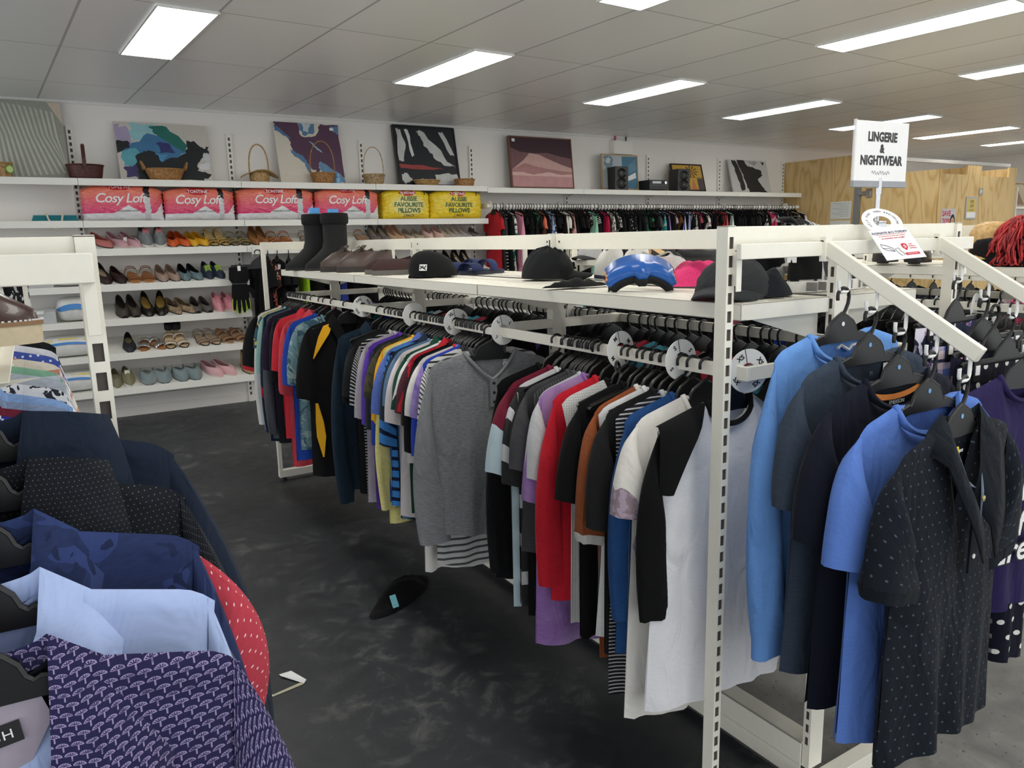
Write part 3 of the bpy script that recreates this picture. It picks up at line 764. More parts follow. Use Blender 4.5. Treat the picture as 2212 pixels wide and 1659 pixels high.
items = [
 (N, 4.40, fb((28, 28, 30)), 'black tee with a thin red sleeve hem, farthest garment on the aisle rail', dict(sl=.30, cuff=.008, cmat=fb((190, 50, 55)), L=.66, w=.215, sleeve_x=.11)),
 (LS, 4.37, fb((214, 214, 212)), 'white long-sleeved top whose sleeve hangs low at the far end of the rail', dict(sleeve='long', sl=.62, L=.7, seed=3)),
 (N, 4.33, fb((58, 92, 106), 'blobs', (200, 170, 90), 14, rgb3=(30, 40, 60)), 'teal and tan patterned tee beside the red-trimmed black tee', dict(sl=.2)),
 (N, 4.28, fb((140, 178, 172)), 'pale mint green tee near the far end of the aisle rail', dict(sl=.33, L=.6)),
 (LS, 4.235, fb((30, 44, 70)), 'dark blue top with a red flash, hanging low under the mint tee', dict(sleeve='long', sl=.66, L=.74, smat=fb((30, 44, 70), 'band', (170, 40, 50), .45, rgb3=(170, 40, 50)))),
 (LS, 4.19, fb((92, 96, 102)), 'dark grey long-sleeved top behind the ribbed purple tee', dict(sleeve='long', sl=.66, L=.72)),
 (N, 4.137, fb((54, 38, 66), 'hs', (34, 26, 44), 90), 'dark purple horizontally ribbed tee with wide sleeves', dict(sl=.30, L=.64, w=.2)),
 (N, 4.06, fb((40, 44, 50)), 'dark slate tee tucked behind the ribbed purple tee', dict(sl=.34, L=.7)),
 (PO, 3.96, fb((206, 52, 66)), 'crimson polo shirt with an upturned collar under the bunched far hangers', dict(neck='polo', sl=.28, L=.66)),
 (PO, 3.827, fb((204, 72, 82)), 'coral red polo with a long body, next to the royal blue tee', dict(neck='polo', sl=.37, L=.78, cuff=.02)),
 (N, 3.759, fb((38, 74, 168)), 'royal blue tee with a long body beside the coral polo', dict(sl=.32, L=.73)),
 (N, 3.64, fb((110, 142, 150), 'camo', (66, 96, 110), 18, rgb3=(150, 170, 170)), 'blue-grey camouflage tee showing as a sliver behind the black and gold polo', dict(sl=.3)),
 (PO, 3.46, fb((27, 27, 28)), 'black sports polo with gold shoulder and side panels', dict(neck='polo', sl=.335, L=.745, w=.2)),
 (PO, 3.05, fb((32, 50, 66)), 'dark teal navy long-sleeved polo with ribbed cuffs', dict(neck='polo', sleeve='long', sl=.66, L=.70, cuff=.05, w=.2)),
 (N, 2.90, fb((34, 34, 36)), 'black tee just before the plain white disc', dict(sl=.27)),
 (N, 2.855, fb((40, 42, 44)), 'charcoal tee right behind the black tee before the plain disc', dict(sl=.24)),
 (N, 2.806, fb((44, 44, 46), 'hs', (190, 190, 190), 80), 'black tee with thin white horizontal stripes', dict(sl=.26)),
 (N, 2.763, fb((176, 168, 178)), 'lilac grey tee with a long body', dict(sl=.30, L=.66)),
 (N, 2.71, fb((96, 62, 168)), 'bright purple tee beside the lilac grey one', dict(sl=.31, L=.69)),
 (N, 2.665, fb((48, 54, 64)), 'dark slate blue tee behind the bright purple tee', dict(sl=.32)),
 (N, 2.627, fb((90, 84, 60), 'blobs', (60, 66, 50), 20), 'olive printed tee mostly hidden by the gold and blue jersey', dict(sl=.2)),
 (N, 2.59, fb((240, 176, 44), 'low', (44, 70, 160), .34, rgb3=(44, 70, 160)), 'gold and royal blue sports jersey', dict(sl=.37, L=.6, cuffw=.15)),
 (LS, 2.562, fb((232, 222, 146)), 'pale yellow long top hanging below the gold and blue jersey', dict(sleeve='long', sl=.62, L=.70)),
 (PO, 2.534, fb((92, 116, 190)), 'periwinkle blue polo shirt', dict(neck='polo', sl=.25, L=.6)),
 (N, 2.51, fb((66, 136, 206), 'hs', (30, 40, 70), 26), 'sky blue tee with dark stripes under the periwinkle polo', dict(sl=.36, L=.6)),
 (PO, 2.483, fb((44, 56, 74)), 'navy polo with dark cuffs next to the periwinkle polo', dict(neck='polo', sl=.26)),
 (N, 2.449, fb((96, 126, 158)), 'steel blue tee with a long body', dict(sl=.2, L=.65)),
 (N, 2.42, fb((226, 216, 216)), 'very pale pink tee with a long body', dict(sl=.26, L=.63)),
 (PO, 2.392, fb((36, 84, 66)), 'dark green polo whose collar shows above the white tee', dict(neck='polo', sl=.2, L=.6)),
 (N, 2.366, fb((236, 235, 233)), 'plain white tee with a twisted lower hem', dict(sl=.18, L=.40, wh=.22, w=.2, fold=.03)),
 (N, 2.335, fb((96, 50, 62)), 'maroon tee hem showing below the white tee', dict(sl=.2, L=.55)),
 (PO, 2.318, fb((196, 40, 52)), 'red polo collar peeking out between white and black tees', dict(neck='polo', sl=.2, L=.6)),
 (N, 2.300, fb((27, 27, 29)), 'black tee hanging between the XL and L discs, next to the white tee', dict(sl=.34, L=.64)),
 (N, 2.268, fb((30, 30, 32)), 'second black tee from the white tee, close to the tie-dye tee', dict(sl=.24, L=.6)),
 (N, 2.254, fb((222, 50, 56), 'low', (236, 232, 226), .0, rgb3=(236, 232, 226)), 'red and white top with a curved hem hanging low', dict(sl=.2, L=.78)),
 (N, 2.238, fb((170, 150, 208), 'tie', (96, 64, 160), 9), 'lavender and purple tie-dye tee', dict(sl=.2)),
 (N, 2.222, fb((48, 78, 190)), 'vivid blue tee with a pointed sleeve beside the tie-dye tee', dict(sl=.33)),
 (N, 2.205, fb((236, 236, 234), 'hs', (70, 70, 74), 55), 'white tee with fine dark stripes next to the vivid blue tee', dict(sl=.36)),
 (LS, 2.150, fb((206, 205, 203), 'hs', (96, 96, 100), 45), 'light grey top with dark pinstripes and a curved hem below the grey henley', dict(sleeve=None, L=.70, hem=.03, wh=.22)),
 (LS, 2.072, fb((140, 141, 144), heather=.22), 'heather grey henley with dark buttons and a price tag, facing the aisle', dict(neck='henley', sleeve='long', sl=.58, L=.60, w=.2, cuffw=.1, sleeve_x=.075, fold=.022, rz=R(-15), x=1.205, nxp=.085, fd=.085, bd=.02)),
 (LS, 1.754, fb((24, 24, 26)), 'black long-sleeved top right after the grey henley', dict(sleeve='long', sl=.55, L=.6)),
 (N, 1.704, fb((120, 38, 56), 'low', (196, 216, 224), .17, rgb3=(196, 216, 224)), 'maroon and pale blue sports tee with a gold stripe', dict(sl=.25, cuffw=.15, sleeve_x=.085)),
 (N, 1.668, fb((62, 62, 64), 'hs', (222, 222, 222), 9), 'dark grey tee with widely spaced white stripes', dict(sl=.28)),
 (N, 1.637, fb((30, 30, 32)), 'black tee between the grey striped tee and the plain grey tee', dict(sl=.2, L=.68)),
 (N, 1.612, fb((84, 84, 86)), 'mid grey tee with a long creased body', dict(sl=.22, L=.49, wh=.205, fold=.024)),
 (N, 1.588, fb((70, 70, 72), 'vs', (96, 96, 98), 120), 'grey textured sleeveless top beside the mid grey tee', dict(sleeve=None, L=.5)),
 (N, 1.568, fb((205, 206, 208)), 'pale grey tee tucked against the lilac tie-dye tee', dict(sl=.24)),
 (N, 1.543, fb((150, 112, 176), 'tie', (178, 150, 200), 7), 'lilac tie-dye tee with a long body', dict(sl=.30, L=.72, cuffw=.15, w=.205)),
 (LS, 1.501, fb((204, 36, 52)), 'bright red long-sleeved top', dict(sleeve='long', sl=.50, L=.56, w=.19, cuffw=.085)),
 (N, 1.452, fb((222, 220, 216), 'mesh', (184, 182, 180), 160), 'white perforated mesh jersey with black trim beside the red top', dict(sleeve=None, L=.62, w=.17, cmat=BLK)),
 (N, 1.394, fb((24, 24, 26)), 'black tee next to the white mesh jersey', dict(sl=.24, L=.62)),
 (LS, 1.347, fb((152, 84, 50)), 'rust brown long-sleeved top with a split hem', dict(sl=.30, L=.66, cuff=.02, cmat=fb((232, 228, 220)), w=.19)),
 (N, 1.315, fb((234, 234, 233)), 'plain white tee squeezed between the rust top and the charcoal tee', dict(sleeve=None, w=.18, L=.6)),
 (N, 1.285, fb((44, 44, 46)), 'charcoal tee with broad short sleeves', dict(sl=.27, L=.62, w=.2, cuffw=.15)),
 (N, 1.255, fb((50, 50, 54), 'hs', (196, 196, 198), 110), 'dark tee with fine white stripes seen only at its low hem', dict(sleeve=None, L=.70)),
 (LS, 1.225, fb((38, 76, 128)), 'denim blue long-sleeved top', dict(sleeve='long', sl=.46, L=.58)),
 (N, 1.185, fb((228, 224, 217), 'patch', (178, 160, 176), .32, rgb3=(150, 132, 140)), 'off-white tee with a dusky purple floral print', dict(sl=.22, L=.72, w=.21, wh=.235, cuffw=.15, sleeve_x=.075, smat=fb((228, 224, 217), 'low', (178, 160, 176), .21, rgb3=(150, 132, 140)))),
 (LS, 1.118, fb((233, 233, 236)), 'white raglan top with black sleeves beside the near post', dict(sleeve='long', sl=.43, L=.66, smat=fb((22, 22, 24)), cmat=fb((22, 22, 24)), w=.195, wh=.215, cuffw=.10, hem=.02, fold=.012, sleeve_x=.05)),
]
made = {}
for nm, y, mt, lb, kw in items:
    made[y] = rail_item(nm, y, mt, lb, **kw)
# finer touches on the garments that show most
hen = made[2.072]; price_tag(hen, .055, .006, -.118, (40, 180, 90), .9)
gold = fb(YEL)
bp = made[3.46]
m = MB(); m.sheet([[(-.07, -.014, -.088), (-.12, -.013, -.103)], [(-.10, -.030, -.14), (-.15, -.027, -.15)], [(-.145, -.034, -.20), (-.168, -.031, -.20)], [(-.178, -.030, -.25), (-.182, -.029, -.25)]], 0); m.build('shoulder_panel', gold, bp)
m = MB(); m.sheet([[(-.185, -.03, -.46), (-.175, -.036, -.46)], [(-.19, -.03, -.55), (-.155, -.038, -.55)], [(-.19, -.03, -.62), (-.15, -.045, -.62)], [(-.17, -.04, -.72), (-.165, -.044, -.72)]], 0); m.build('side_panel', gold, bp)
rg = made[1.118]
# black raglan yokes running from the neck to the armpit
for sd in (-1, 1):
    m = MB(); G = []
    for i in range(9):
        q = i / 8; z = NZ + (SZ - NZ) * 0 - .0 - q * .175
        xo = SX + .010 - .0 * q; xi = NX + .004 + (SX - .016 - NX) * q ** .8
        row = []
        for j in range(7):
            s_ = j / 6; x = xi + (xo - xi) * s_; zz = min(z - .0, NZ + (SZ - NZ) * (x - NX) / (SX - NX) + .004)
            row.append((sd * x, -.0345 * min(1, q / .3) ** .7 * (1 - .55 * s_ ** 3) - .005, zz))
        G.append(row)
    m.sheet(G, 0, flip=sd < 0); m.build('raglan_yoke', fb((22, 22, 24)), rg, smooth=60)

# two loose hangers poking out between the L and M discs
tag(link('clothes_hanger', HANG, None, (1.225, 1.56, RZ0 + .004), (R(6), R(-24), R(16))), 'black hanger tilted up above the others between the L and M discs', 'hanger')
tag(link('clothes_hanger', HANG, None, (1.20, 1.44, RZ0 - .035), (R(-8), R(6), R(35))), 'empty black hanger sticking out in front of the red top', 'hanger')
# bare hangers in the tight clusters
for a, b, n in ((4.42, 4.02, 9), (2.98, 2.74, 7), (2.62, 2.40, 9), (2.33, 2.14, 7), (1.72, 1.56, 6), (1.44, 1.30, 5)):
    for k in range(n):
        y = a + (b - a) * (k + .5) / n; y += random.Random(k).uniform(-.004, .004)
        h = link('clothes_hanger', HANG, None, (1.24, y, RZ0 + .0005), (0, 0, R(random.Random(k + 5).uniform(-5, 5))))
        tag(h, 'black hanger on the aisle rail ' + sect(y), 'hanger', 'hangers on the aisle rail ' + sect(y))

# size discs
def disc(loc, txt, label, rx=0, rz=0, name='size_disc'):
    m = MB(); n = 40; ro, ri = .0475, .0175
    def ring(r, y): return [(r * math.cos(2 * PI * k / n), y, r * math.sin(2 * PI * k / n)) for k in range(n)]
    R_ = [ring(ri, -.001), ring(ro - .001, -.001), ring(ro, 0), ring(ro - .001, .001), ring(ri, .001), ring(ri, -.001)]
    m.sheet(R_, 0, None, True)
    o = m.build(name, WPLAS, None, loc, (rx, 0, rz), smooth=40); tag(o, label, 'size disc')
    if txt:
        for k, a in enumerate((45, 135, 225, 315)):
            g = MB(); A = R(a - 10)
            g.text(txt, .0145, T(.0335 * math.cos(A), -.0013, .0335 * math.sin(A)) @ RX(PI / 2) @ RZ(A - PI / 2 + (PI if txt in ('XS', 'XXL') and 0 else 0)), 0, .0002, bold=.0005); g.build('lettering', INK, o)
        g = MB(); g.box((-.0008, -.0014, ri), (.0008, -.001, ro), 0, RY(R(-12))); g.build('split_line', INK, o)
    return o
for y, txt, lb in ((3.25, 'XXL', 'white size disc marked XXL on the aisle rail'), (2.71, '', 'plain white size disc seen from its blank side on the aisle rail'), (2.36, 'XL', 'white size disc marked XL on the aisle rail'), (2.045, 'L', 'white size disc marked L on the aisle rail, beside the grey henley'),
                   (1.475, 'M', 'white size disc marked M on the aisle rail'), (1.262, 'S', 'white size disc marked S on the aisle rail')):
    disc((1.24, y, 1.110), txt, lb, R(random.Random(int(y * 50)).uniform(-3, 3)), R(random.Random(int(y * 70)).uniform(-6, 6)))
disc((1.262, 1.085, 1.105), 'XS', 'white size disc marked XS at the end of the rail behind the near post', 0, R(-16))

# fallen black garment on the floor
def heap(name, mat, loc, sx, sy, h, seed, label, cat='shirt', rz=0, wr=.5):
    rng = random.Random(seed); f = folds(rng, 7, 8, 40); g2 = folds(rng, 5, 8, 40); m = MB(); G = []; n = 30
    for i in range(n + 1):
        row = []
        for j in range(n + 1):
            a = 2 * PI * j / n; r = i / n
            rr = r * (1 + .25 * f(math.cos(a) * .12, math.sin(a) * 2))
            z = h * max(0, (1 - r ** 2.2)) * (1 - wr * .5 + wr * g2(r * math.cos(a) * .18, r * math.sin(a) * 2.5)) + .003
            row.append((sx * rr * math.cos(a), sy * rr * math.sin(a), max(.002, z)))
        G.append(row)
    m.sheet(G, 0, [[(p[0], p[1]) for p in r_] for r_ in G]); o = m.build(name, mat, None, loc, (0, 0, rz), smooth=70); tag(o, label, cat); return o
hp = heap('fallen_shirt', fb((24, 24, 26)), (1.10, 2.66, 0), .20, .075, .07, 4, 'crumpled black top lying on the floor below the aisle rail', 'shirt', R(35))
m = MB().box((-.012, -.002, -.024), (.012, .002, .024), 0); m.build('size_sticker', plain('aqua_sticker', (140, 214, 224), .5), hp, (-.13, -.055, .045), (R(-35), 0, R(-30)))
tag(MB().box((0, 0, 0), (.022, .035, .001)).build('price_tag', plain('green_tag', (60, 190, 90), .5), None, (1.22, 2.68, .0), (0, 0, .7)), 'small green price tag on the floor beside the crumpled black top', 'tag')
# ------------------------------------------------------------------ clothes on the sloping arms
def arm_item(P, k, name, mat, label, cat='shirt', hl=None, dx=0, rz=0, clip=False, **kw):
    x, y, z = P[k]; z += -.0
    o = shirt(name, mat, loc=(x + dx, y, z), rz=R(rz), nu=40, nv=40, **kw); tag(o, label, cat)
    h = link('clothes_hanger', HANG, None, (x + dx, y, z), (0, 0, R(rz))); tag(h, hl, 'hanger')
    MB().lathe([(.0045, 0), (.0045, .0006)], 12, 0, T(0, -.0033, -.066) @ RX(PI / 2)).build('size_marker', PAPER if k == 0 else plain('blue_marker', (120, 170, 220), .5), h)
    return o
SLATE = (60, 72, 88); PERI = (88, 122, 196)
sw_ = arm_item(ARM1, 0, 'sweatshirt', fb((104, 150, 214), heather=.05), 'light blue crew neck sweatshirt, backmost on the sloping arm beside the near post', 'sweatshirt', 'black hanger holding the light blue sweatshirt', seed=2, nxp=.10, fd=.06, sleeve='long', sl=.53, L=.60, w=.2, cuff=.06, sleeve_x=.075, cuffw=.10, fold=.014)
MB().tube([(.0 + .012 * i, .006 + .002 * math.sin(i * 2.2), -.116 + .006 * math.sin(i * 1.7)) for i in range(6)], .0035, 6).build('neck_label', PAPER, sw_)
sl_ = arm_item(ARM1, 1, 't_shirt', fb(SLATE, heather=.12), 'slate blue heathered tee with a yellow topped price tag inside its neck', 't-shirt', 'black hanger holding the slate blue tee', seed=5, nxp=.10, fd=.06, sl=.25, L=.62, w=.2, cuffw=.15, sleeve_x=.075, fold=.014)
price_tag(sl_, .07, .004, -.128, (228, 190, 90), 1.0)
MB().text('M', .012, T(.02, .004, -.125) @ RX(PI / 2), 0, .0002).build('neck_print', plain('grey_print', (110, 120, 132), .7), sl_)
nv_ = arm_item(ARM1, 2, 't_shirt', fb((27, 31, 48), heather=.05), 'dark navy raglan tee with orange neck tape and a white ticket', 't-shirt', 'black hanger holding the dark navy tee with orange neck tape', seed=9, nxp=.10, fd=.06, sl=.25, L=.62, w=.2, cuffw=.15, sleeve_x=.075, bd=.03)
g = MB(); pts = []
for i in range(13):
    u = -1 + i / 6; xx = .10 * u * .98; pts.append((xx, .002, NZ - .010 - .03 * math.sqrt(max(0, 1 - u * u)) - .008))
g.sheet([[(p[0], p[1] - .001, p[2] + .004) for p in pts], [(p[0], p[1] - .001, p[2] - .007) for p in pts]]); g.build('neck_tape', plain('orange_tape', (232, 140, 60), .7), nv_)
g = MB(); g.text('EMERSON', .011, T(.012, .0035, -.134) @ RX(PI / 2), 0, .0002); g.text('M', .009, T(.012, .0035, -.148) @ RX(PI / 2), 0, .0002); g.build('neck_print', PAPER, nv_)
m = MB().box((-.016, -.0005, -.014), (.016, .0005, .014)); m.build('white_ticket', PAPER, nv_, (.055, -.012, -.150), (0, R(12), 0))
bl_ = arm_item(ARM1, 3, 't_shirt', fb(PERI, heather=.05), 'periwinkle blue crew neck tee hanging behind the dotted polo', 't-shirt', 'black hanger holding the periwinkle blue tee', seed=12, nxp=.10, fd=.06, sl=.235, L=.62, w=.2, cuffw=.15, sleeve_x=.072, fold=.018)
po_ = arm_item(ARM1, 4, 'polo_shirt', fb((30, 38, 48), 'pin', (78, 94, 104), 52, heather=.05), 'dark navy polo with small pale dots, frontmost on the sloping arm', 'shirt', 'black hanger holding the dark dotted polo', seed=15, neck='polo', sl=.235, L=.60, w=.185, wh=.19, cuffw=.15, sleeve_x=.07, fd=.17, collar=.065, fold=.018, cuff=.02,
                cmat=fb((28, 36, 46), heather=.04), rz=3)
CHAM = fb((110, 122, 142), heather=.15)
m = MB(); m.sheet([[(.028, -.030, -.165), (.052, -.026, -.150)], [(.012, -.040, -.20), (.030, -.038, -.195)], [(.0, -.046, -.245), (.012, -.044, -.25)]], 0, [[(0, 0), (.02, 0)]] * 3); m.sheet([[(-.058, -.020, -.115), (-.046, -.018, -.112)], [(-.046, -.032, -.165), (-.030, -.034, -.170)], [(-.040, -.036, -.175), (-.012, -.040, -.185)]], 0, [[(0, 0), (.02, 0)]] * 3)
pk = m.build('chambray_facing', CHAM, po_); so = pk.modifiers.new('t', 'SOLIDIFY'); so.thickness = .002
for bx, bz in ((.004, -.205), (.062, -.188)):
    b = MB(); b.lathe([(.0055, 0), (.0055, .002), (.002, .003)], 12, 0, T(bx, -.0475 if bx < .05 else -.04, bz) @ RX(PI / 2)); b.build('button', plain('brass_button', (200, 186, 130), .3, .6), po_)
g = MB(); g.text('L', .010, T(-.005, -.004, -.152) @ RX(PI / 2), 0, .0002); g.text('Jeans', .011, T(.0, -.004, -.128) @ RX(PI / 2), 0, .0002, shear=.3); g.build('neck_print', PAPER, po_)
MB().box((-.008, -.001, -.016), (.008, 0, .016)).build('size_sticker', plain('yellow_sticker', (232, 206, 60), .5), po_, (-.028, -.01, -.132), (0, R(-10), R(-20)))

def trousers(name, mat, loc, rz, label, L=.6, w=.17, leg=.10, hang='black clip hanger', seed=1, cat='trousers', gap=.012, hlabel=None):
    rng = random.Random(seed); f = folds(rng, 5, 20, 60); z0 = -.096
    top = MB(); n = 24
    def ring(cx, hw, th, z, q, ph=0):
        r = []; 
        for k in range(n):
            a = 2 * PI * k / n; x = cx + hw * math.cos(a); y = th * math.sin(a) + .010 * q * f(x * 3 + ph, q * 3)
            r.append((x, y, z))
        return r
    A = [ring(0, w * (1 + .12 * i / 5), .012 + .018 * i / 5, z0 - .03 - .16 * i / 5, i / 5) for i in range(6)]
    UV = [[(p[0] + (0 if p[1] < 0 else .5), -p[2]) for p in r] for r in A]
    top.sheet(A, 0, UV, True); o = top.build(name, mat, None, loc, (0, 0, rz), smooth=70); tag(o, label, cat)
    b = MB(); B = [ring(0, w + .001, .0135, z, 0) for z in (z0 + .002, z0 - .034)]; B = [[(p[0], p[1] * (1 + .12 * math.sin(60 * p[0])), p[2]) for p in r] for r in B]
    b.sheet(B, 0, [[(p[0], -p[2]) for p in r] for r in B], True); b.build('waistband', mat, o, smooth=70)
    for sd in (-1, 1):
        l = MB(); G = []; m_ = 14
        for i in range(m_ + 1):
            q = i / m_; hw = w * .56 * (1 - q) + leg * .5 * q + .004; cx = sd * (w * .57 + .012 * q); G.append(ring(cx, hw, .03 - .004 * q, z0 - .18 - (L - .18) * q, .3 + q, sd))
        l.sheet(G, 0, [[(p[0] + (0 if p[1] < 0 else .5), -p[2]) for p in r] for r in G], True); l.build('trouser_leg', mat, o, smooth=70)
    if hlabel:
        h = link('clip_hanger', CLIPH, None, loc, (0, 0, rz)); tag(h, hlabel, 'hanger')
        for sx in (-1, 1): MB().box((sx * .125 - .007, -.0125, -.112), (sx * .125 + .007, -.011, -.092)).build('size_clip_label', PAPER, h)
    return o
FLOR = fb((38, 44, 76), 'floral', (226, 222, 232), 16, rgb3=(150, 120, 170)); PLAI = fb((226, 206, 214), 'plaid', (96, 116, 190), 14, rgb3=(60, 60, 96)); DRAG = fb((30, 32, 58), 'floral', (30, 32, 60), 9, rgb3=(206, 150, 170)); DOTN = fb((28, 28, 50), 'dots', (230, 228, 222), 26)
trousers('pyjama_pants', FLOR, ARM2[0], R(4), 'navy and lilac floral pyjama pants, backmost on the second sloping arm', L=.5, seed=3, hlabel='black clip hanger holding the floral pyjama pants')
trousers('pyjama_pants', PLAI, ARM2[1], R(-3), 'pink and blue plaid pyjama pants behind the dragonfly print pair', L=.5, seed=5, hlabel='black clip hanger holding the plaid pyjama pants')
trousers('pyjama_pants', DRAG, (ARM2[1][0] - .01, ARM2[1][1] - .030, ARM2[1][2] - .018), R(2), 'navy pyjama pants with a pastel dragonfly print', L=.70, seed=7, hlabel='black clip hanger holding the dragonfly print pyjama pants')
dp = trousers('pyjama_pants', DOTN, (ARM2[2][0] - .01, ARM2[2][1], ARM2[2][2]), R(-2), 'navy pyjama pants with white polka dots', L=.72, seed=9, hlabel='black clip hanger holding the polka dot pyjama pants')
pt = shirt('pyjama_tee', fb((46, 36, 84), heather=.06), loc=(ARM2[3][0] - .075, ARM2[3][1], ARM2[3][2]), rz=R(-8), L=.50, w=.19, sl=.2, seed=21, nu=36, nv=30); tag(pt, 'dark purple pyjama tee with white outlined lettering at the right edge', 't-shirt')
tag(link('clothes_hanger', HANG, None, (ARM2[3][0] - .075, ARM2[3][1], ARM2[3][2]), (0, 0, R(-8))), 'black hanger holding the dark purple pyjama tee', 'hanger')
g = MB(); 
for ln, zz in (('Living', -.30), ('life in', -.375), ('dreams', -.43)):
    g.text(ln, .075, T(.012, -.046, zz) @ RX(PI / 2), 1, .0004, bold=.0045, shear=.15); g.text(ln, .075, T(.012, -.0472, zz) @ RX(PI / 2), 0, .0004, bold=.0012, shear=.15)
g.build('lettering', [PAPER, INK], pt)
price_tag(bpy.data.objects['pyjama_pants.002'], .10, -.03, -.135, (228, 190, 90), 1.1)

# left arm: jackets and shirts close to the camera
def arml(k, name, mat, label, hl, **kw): return arm_item(ARML, k, name, mat, label, kw.pop('cat', 'shirt'), hl, **kw)
arml(0, 'blazer', fb((34, 44, 62), heather=.05), 'plain navy blazer, backmost of the jackets at the left edge', 'black hanger holding the plain navy blazer', cat='jacket', seed=31, neck='blazer', sleeve='long', sl=.56, L=.66, w=.2, sw=.205, sleeve_x=.085, cuffw=.13, t=.034, collar=.09)
arml(1, 'blazer', fb((36, 40, 48), 'pin', (104, 110, 120), 170, heather=.08), 'charcoal blazer with tiny pale dots, between the two navy garments', 'black hanger holding the dotted charcoal blazer', cat='jacket', seed=33, neck='blazer', sleeve='long', sl=.56, L=.66, w=.2, sw=.205, sleeve_x=.085, cuffw=.13, t=.034, collar=.08)
arml(2, 'dress_shirt', fb((46, 58, 100), 'blobs', (50, 64, 110), 14, rgb3=(38, 48, 84)), 'dark blue slubbed shirt in front of the dotted blazer', 'black hanger holding the dark blue slubbed shirt', seed=35, neck='shirt', sleeve='long', sl=.58, L=.66, w=.19, sw=.205, sleeve_x=.05, cuffw=.12, collar=.07, fd=.10)
arml(3, 'dress_shirt', fb((176, 194, 236), heather=.02), 'pale blue business shirt behind the purple patterned shirt', 'black hanger holding the pale blue business shirt', seed=37, neck='shirt', sleeve='long', sl=.58, L=.66, w=.19, sw=.205, sleeve_x=.045, cuffw=.12, collar=.08, fd=.10)
ps = arml(4, 'dress_shirt', fb((46, 42, 84), 'scale', (150, 138, 176), 84, heather=.04), 'navy and lavender fan print shirt with open collar in the bottom left corner', 'black hanger holding the navy and lavender print shirt', seed=39, neck='shirt', sleeve='long', sl=.60, L=.68, w=.2, sw=.212, sleeve_x=.105, cuffw=.13, collar=.12, fd=.19, imat=fb((28, 32, 48), heather=.05), fold=.01)
m = MB().sheet([[(-.05, .001, -.10), (.055, .001, -.10)], [(-.06, .001, -.125), (.062, .001, -.125)], [(-.03, .001, -.165), (.04, .001, -.165)]]); m.build('yoke_lining', plain('mauve_lining', (168, 158, 172), .8), ps)
m = MB().box((-.028, -.002, -.009), (.028, -.0005, .009)); nl = m.build('neck_label', INK, ps, (.012, 0, -.130), (0, R(-6), 0)); MB().text('ASH', .0115, T(.011, -.0025, 0) @ RX(PI / 2), 0, .0002, spacing=1.15).build('lettering', PAPER, nl)
price_tag(ps, -.012, -.012, -.172, (214, 50, 80), 1.25, 0, ('$ 8.00',))
# red dotted shirt and a grey top squeezed between them
rs = shirt('dress_shirt', fb((184, 64, 78), 'pin', (240, 206, 210), 85, heather=.06), loc=(-.080, .842, ARML[2][2] - .02), rz=0, neck='boat', rib=False, sleeve='long', sl=.22, L=.62, w=.2, sleeve_x=.085, cuffw=.13, seed=41, nu=30, nv=30); tag(rs, 'red shirt with small white dots whose sleeve pokes out beside the navy jackets', 'shirt')
tag(link('clothes_hanger', HANG, None, (-.080, .842, ARML[2][2] - .02)), 'black hanger holding the red dotted shirt', 'hanger')
gs = shirt('knit_sweater', fb((98, 100, 106)), loc=(-.08, .782, ARML[3][2] - .03), rz=0, sleeve='long', sl=.55, L=.6, w=.2, sleeve_x=.085, seed=43); tag(gs, 'grey knit top showing as a sliver beside the red dotted sleeve', 'top')
tag(link('clothes_hanger', HANG, None, (-.08, .782, ARML[3][2] - .03)), 'black hanger holding the grey knit top', 'hanger')

# ------------------------------------------------------------------ shirts on the aisle rail of the left rack
LX = -.16
Lr = [(1.125, fb((40, 34, 34), 'floral', (150, 50, 54), 24, rgb3=(214, 206, 170)), 'dark red and black floral shirt nearest the slotted left post', 'shirt'),
      (1.20, fb((172, 204, 212), 'floral', (196, 220, 226), 16, rgb3=(50, 60, 84)), 'pale aqua shirt with navy leaves and birds, hanging right behind the left post', 'shirt'),
      (1.262, fb((70, 58, 52), 'plaid', (110, 92, 80), 16, rgb3=(214, 206, 196)), 'brown plaid shirt whose collar shows behind the pale aqua one', 'shirt'),
      (1.315, fb((160, 96, 100)), 'dusty pink shirt between the brown plaid and blue checked shirts', 'shirt'),
      (1.375, fb((232, 232, 240), 'check', (48, 60, 160), 34), 'white shirt with bold blue checks', 'shirt'),
      (1.43, fb((112, 36, 56)), 'maroon shirt whose collar stands up behind the blue checks', 'shirt'),
      (1.50, fb((136, 156, 190)), 'steel blue shirt behind the maroon collar', 'shirt'),
      (1.60, fb((146, 178, 226)), 'light blue shirt with a sharp collar', 'shirt'),
      (1.72, fb((236, 236, 238), 'blobs', (60, 60, 70), 34, rgb3=(236, 236, 238)), 'white shirt with dark paisley print', 'shirt'),
      (1.85, fb((176, 184, 196)), 'plain pale grey shirt behind the paisley one', 'shirt'),
      (1.98, fb((204, 214, 222), 'hs', (140, 190, 160), 9), 'pale shirt with faint green stripes', 'shirt'),
      (2.12, fb((232, 222, 206), 'hs3', (206, 150, 130), 22, rgb3=(240, 236, 226)), 'cream shirt with pastel stripes', 'shirt'),
      (2.26, fb((70, 90, 170), 'dots', (220, 226, 244), 60), 'blue shirt with pale dots far along the left rail', 'shirt'),
      (2.42, fb((228, 228, 232)), 'white shirt just in front of the black jacket', 'shirt'),
      (2.62, fb((40, 42, 44)), 'black jacket at the back of the left rail', 'jacket')]
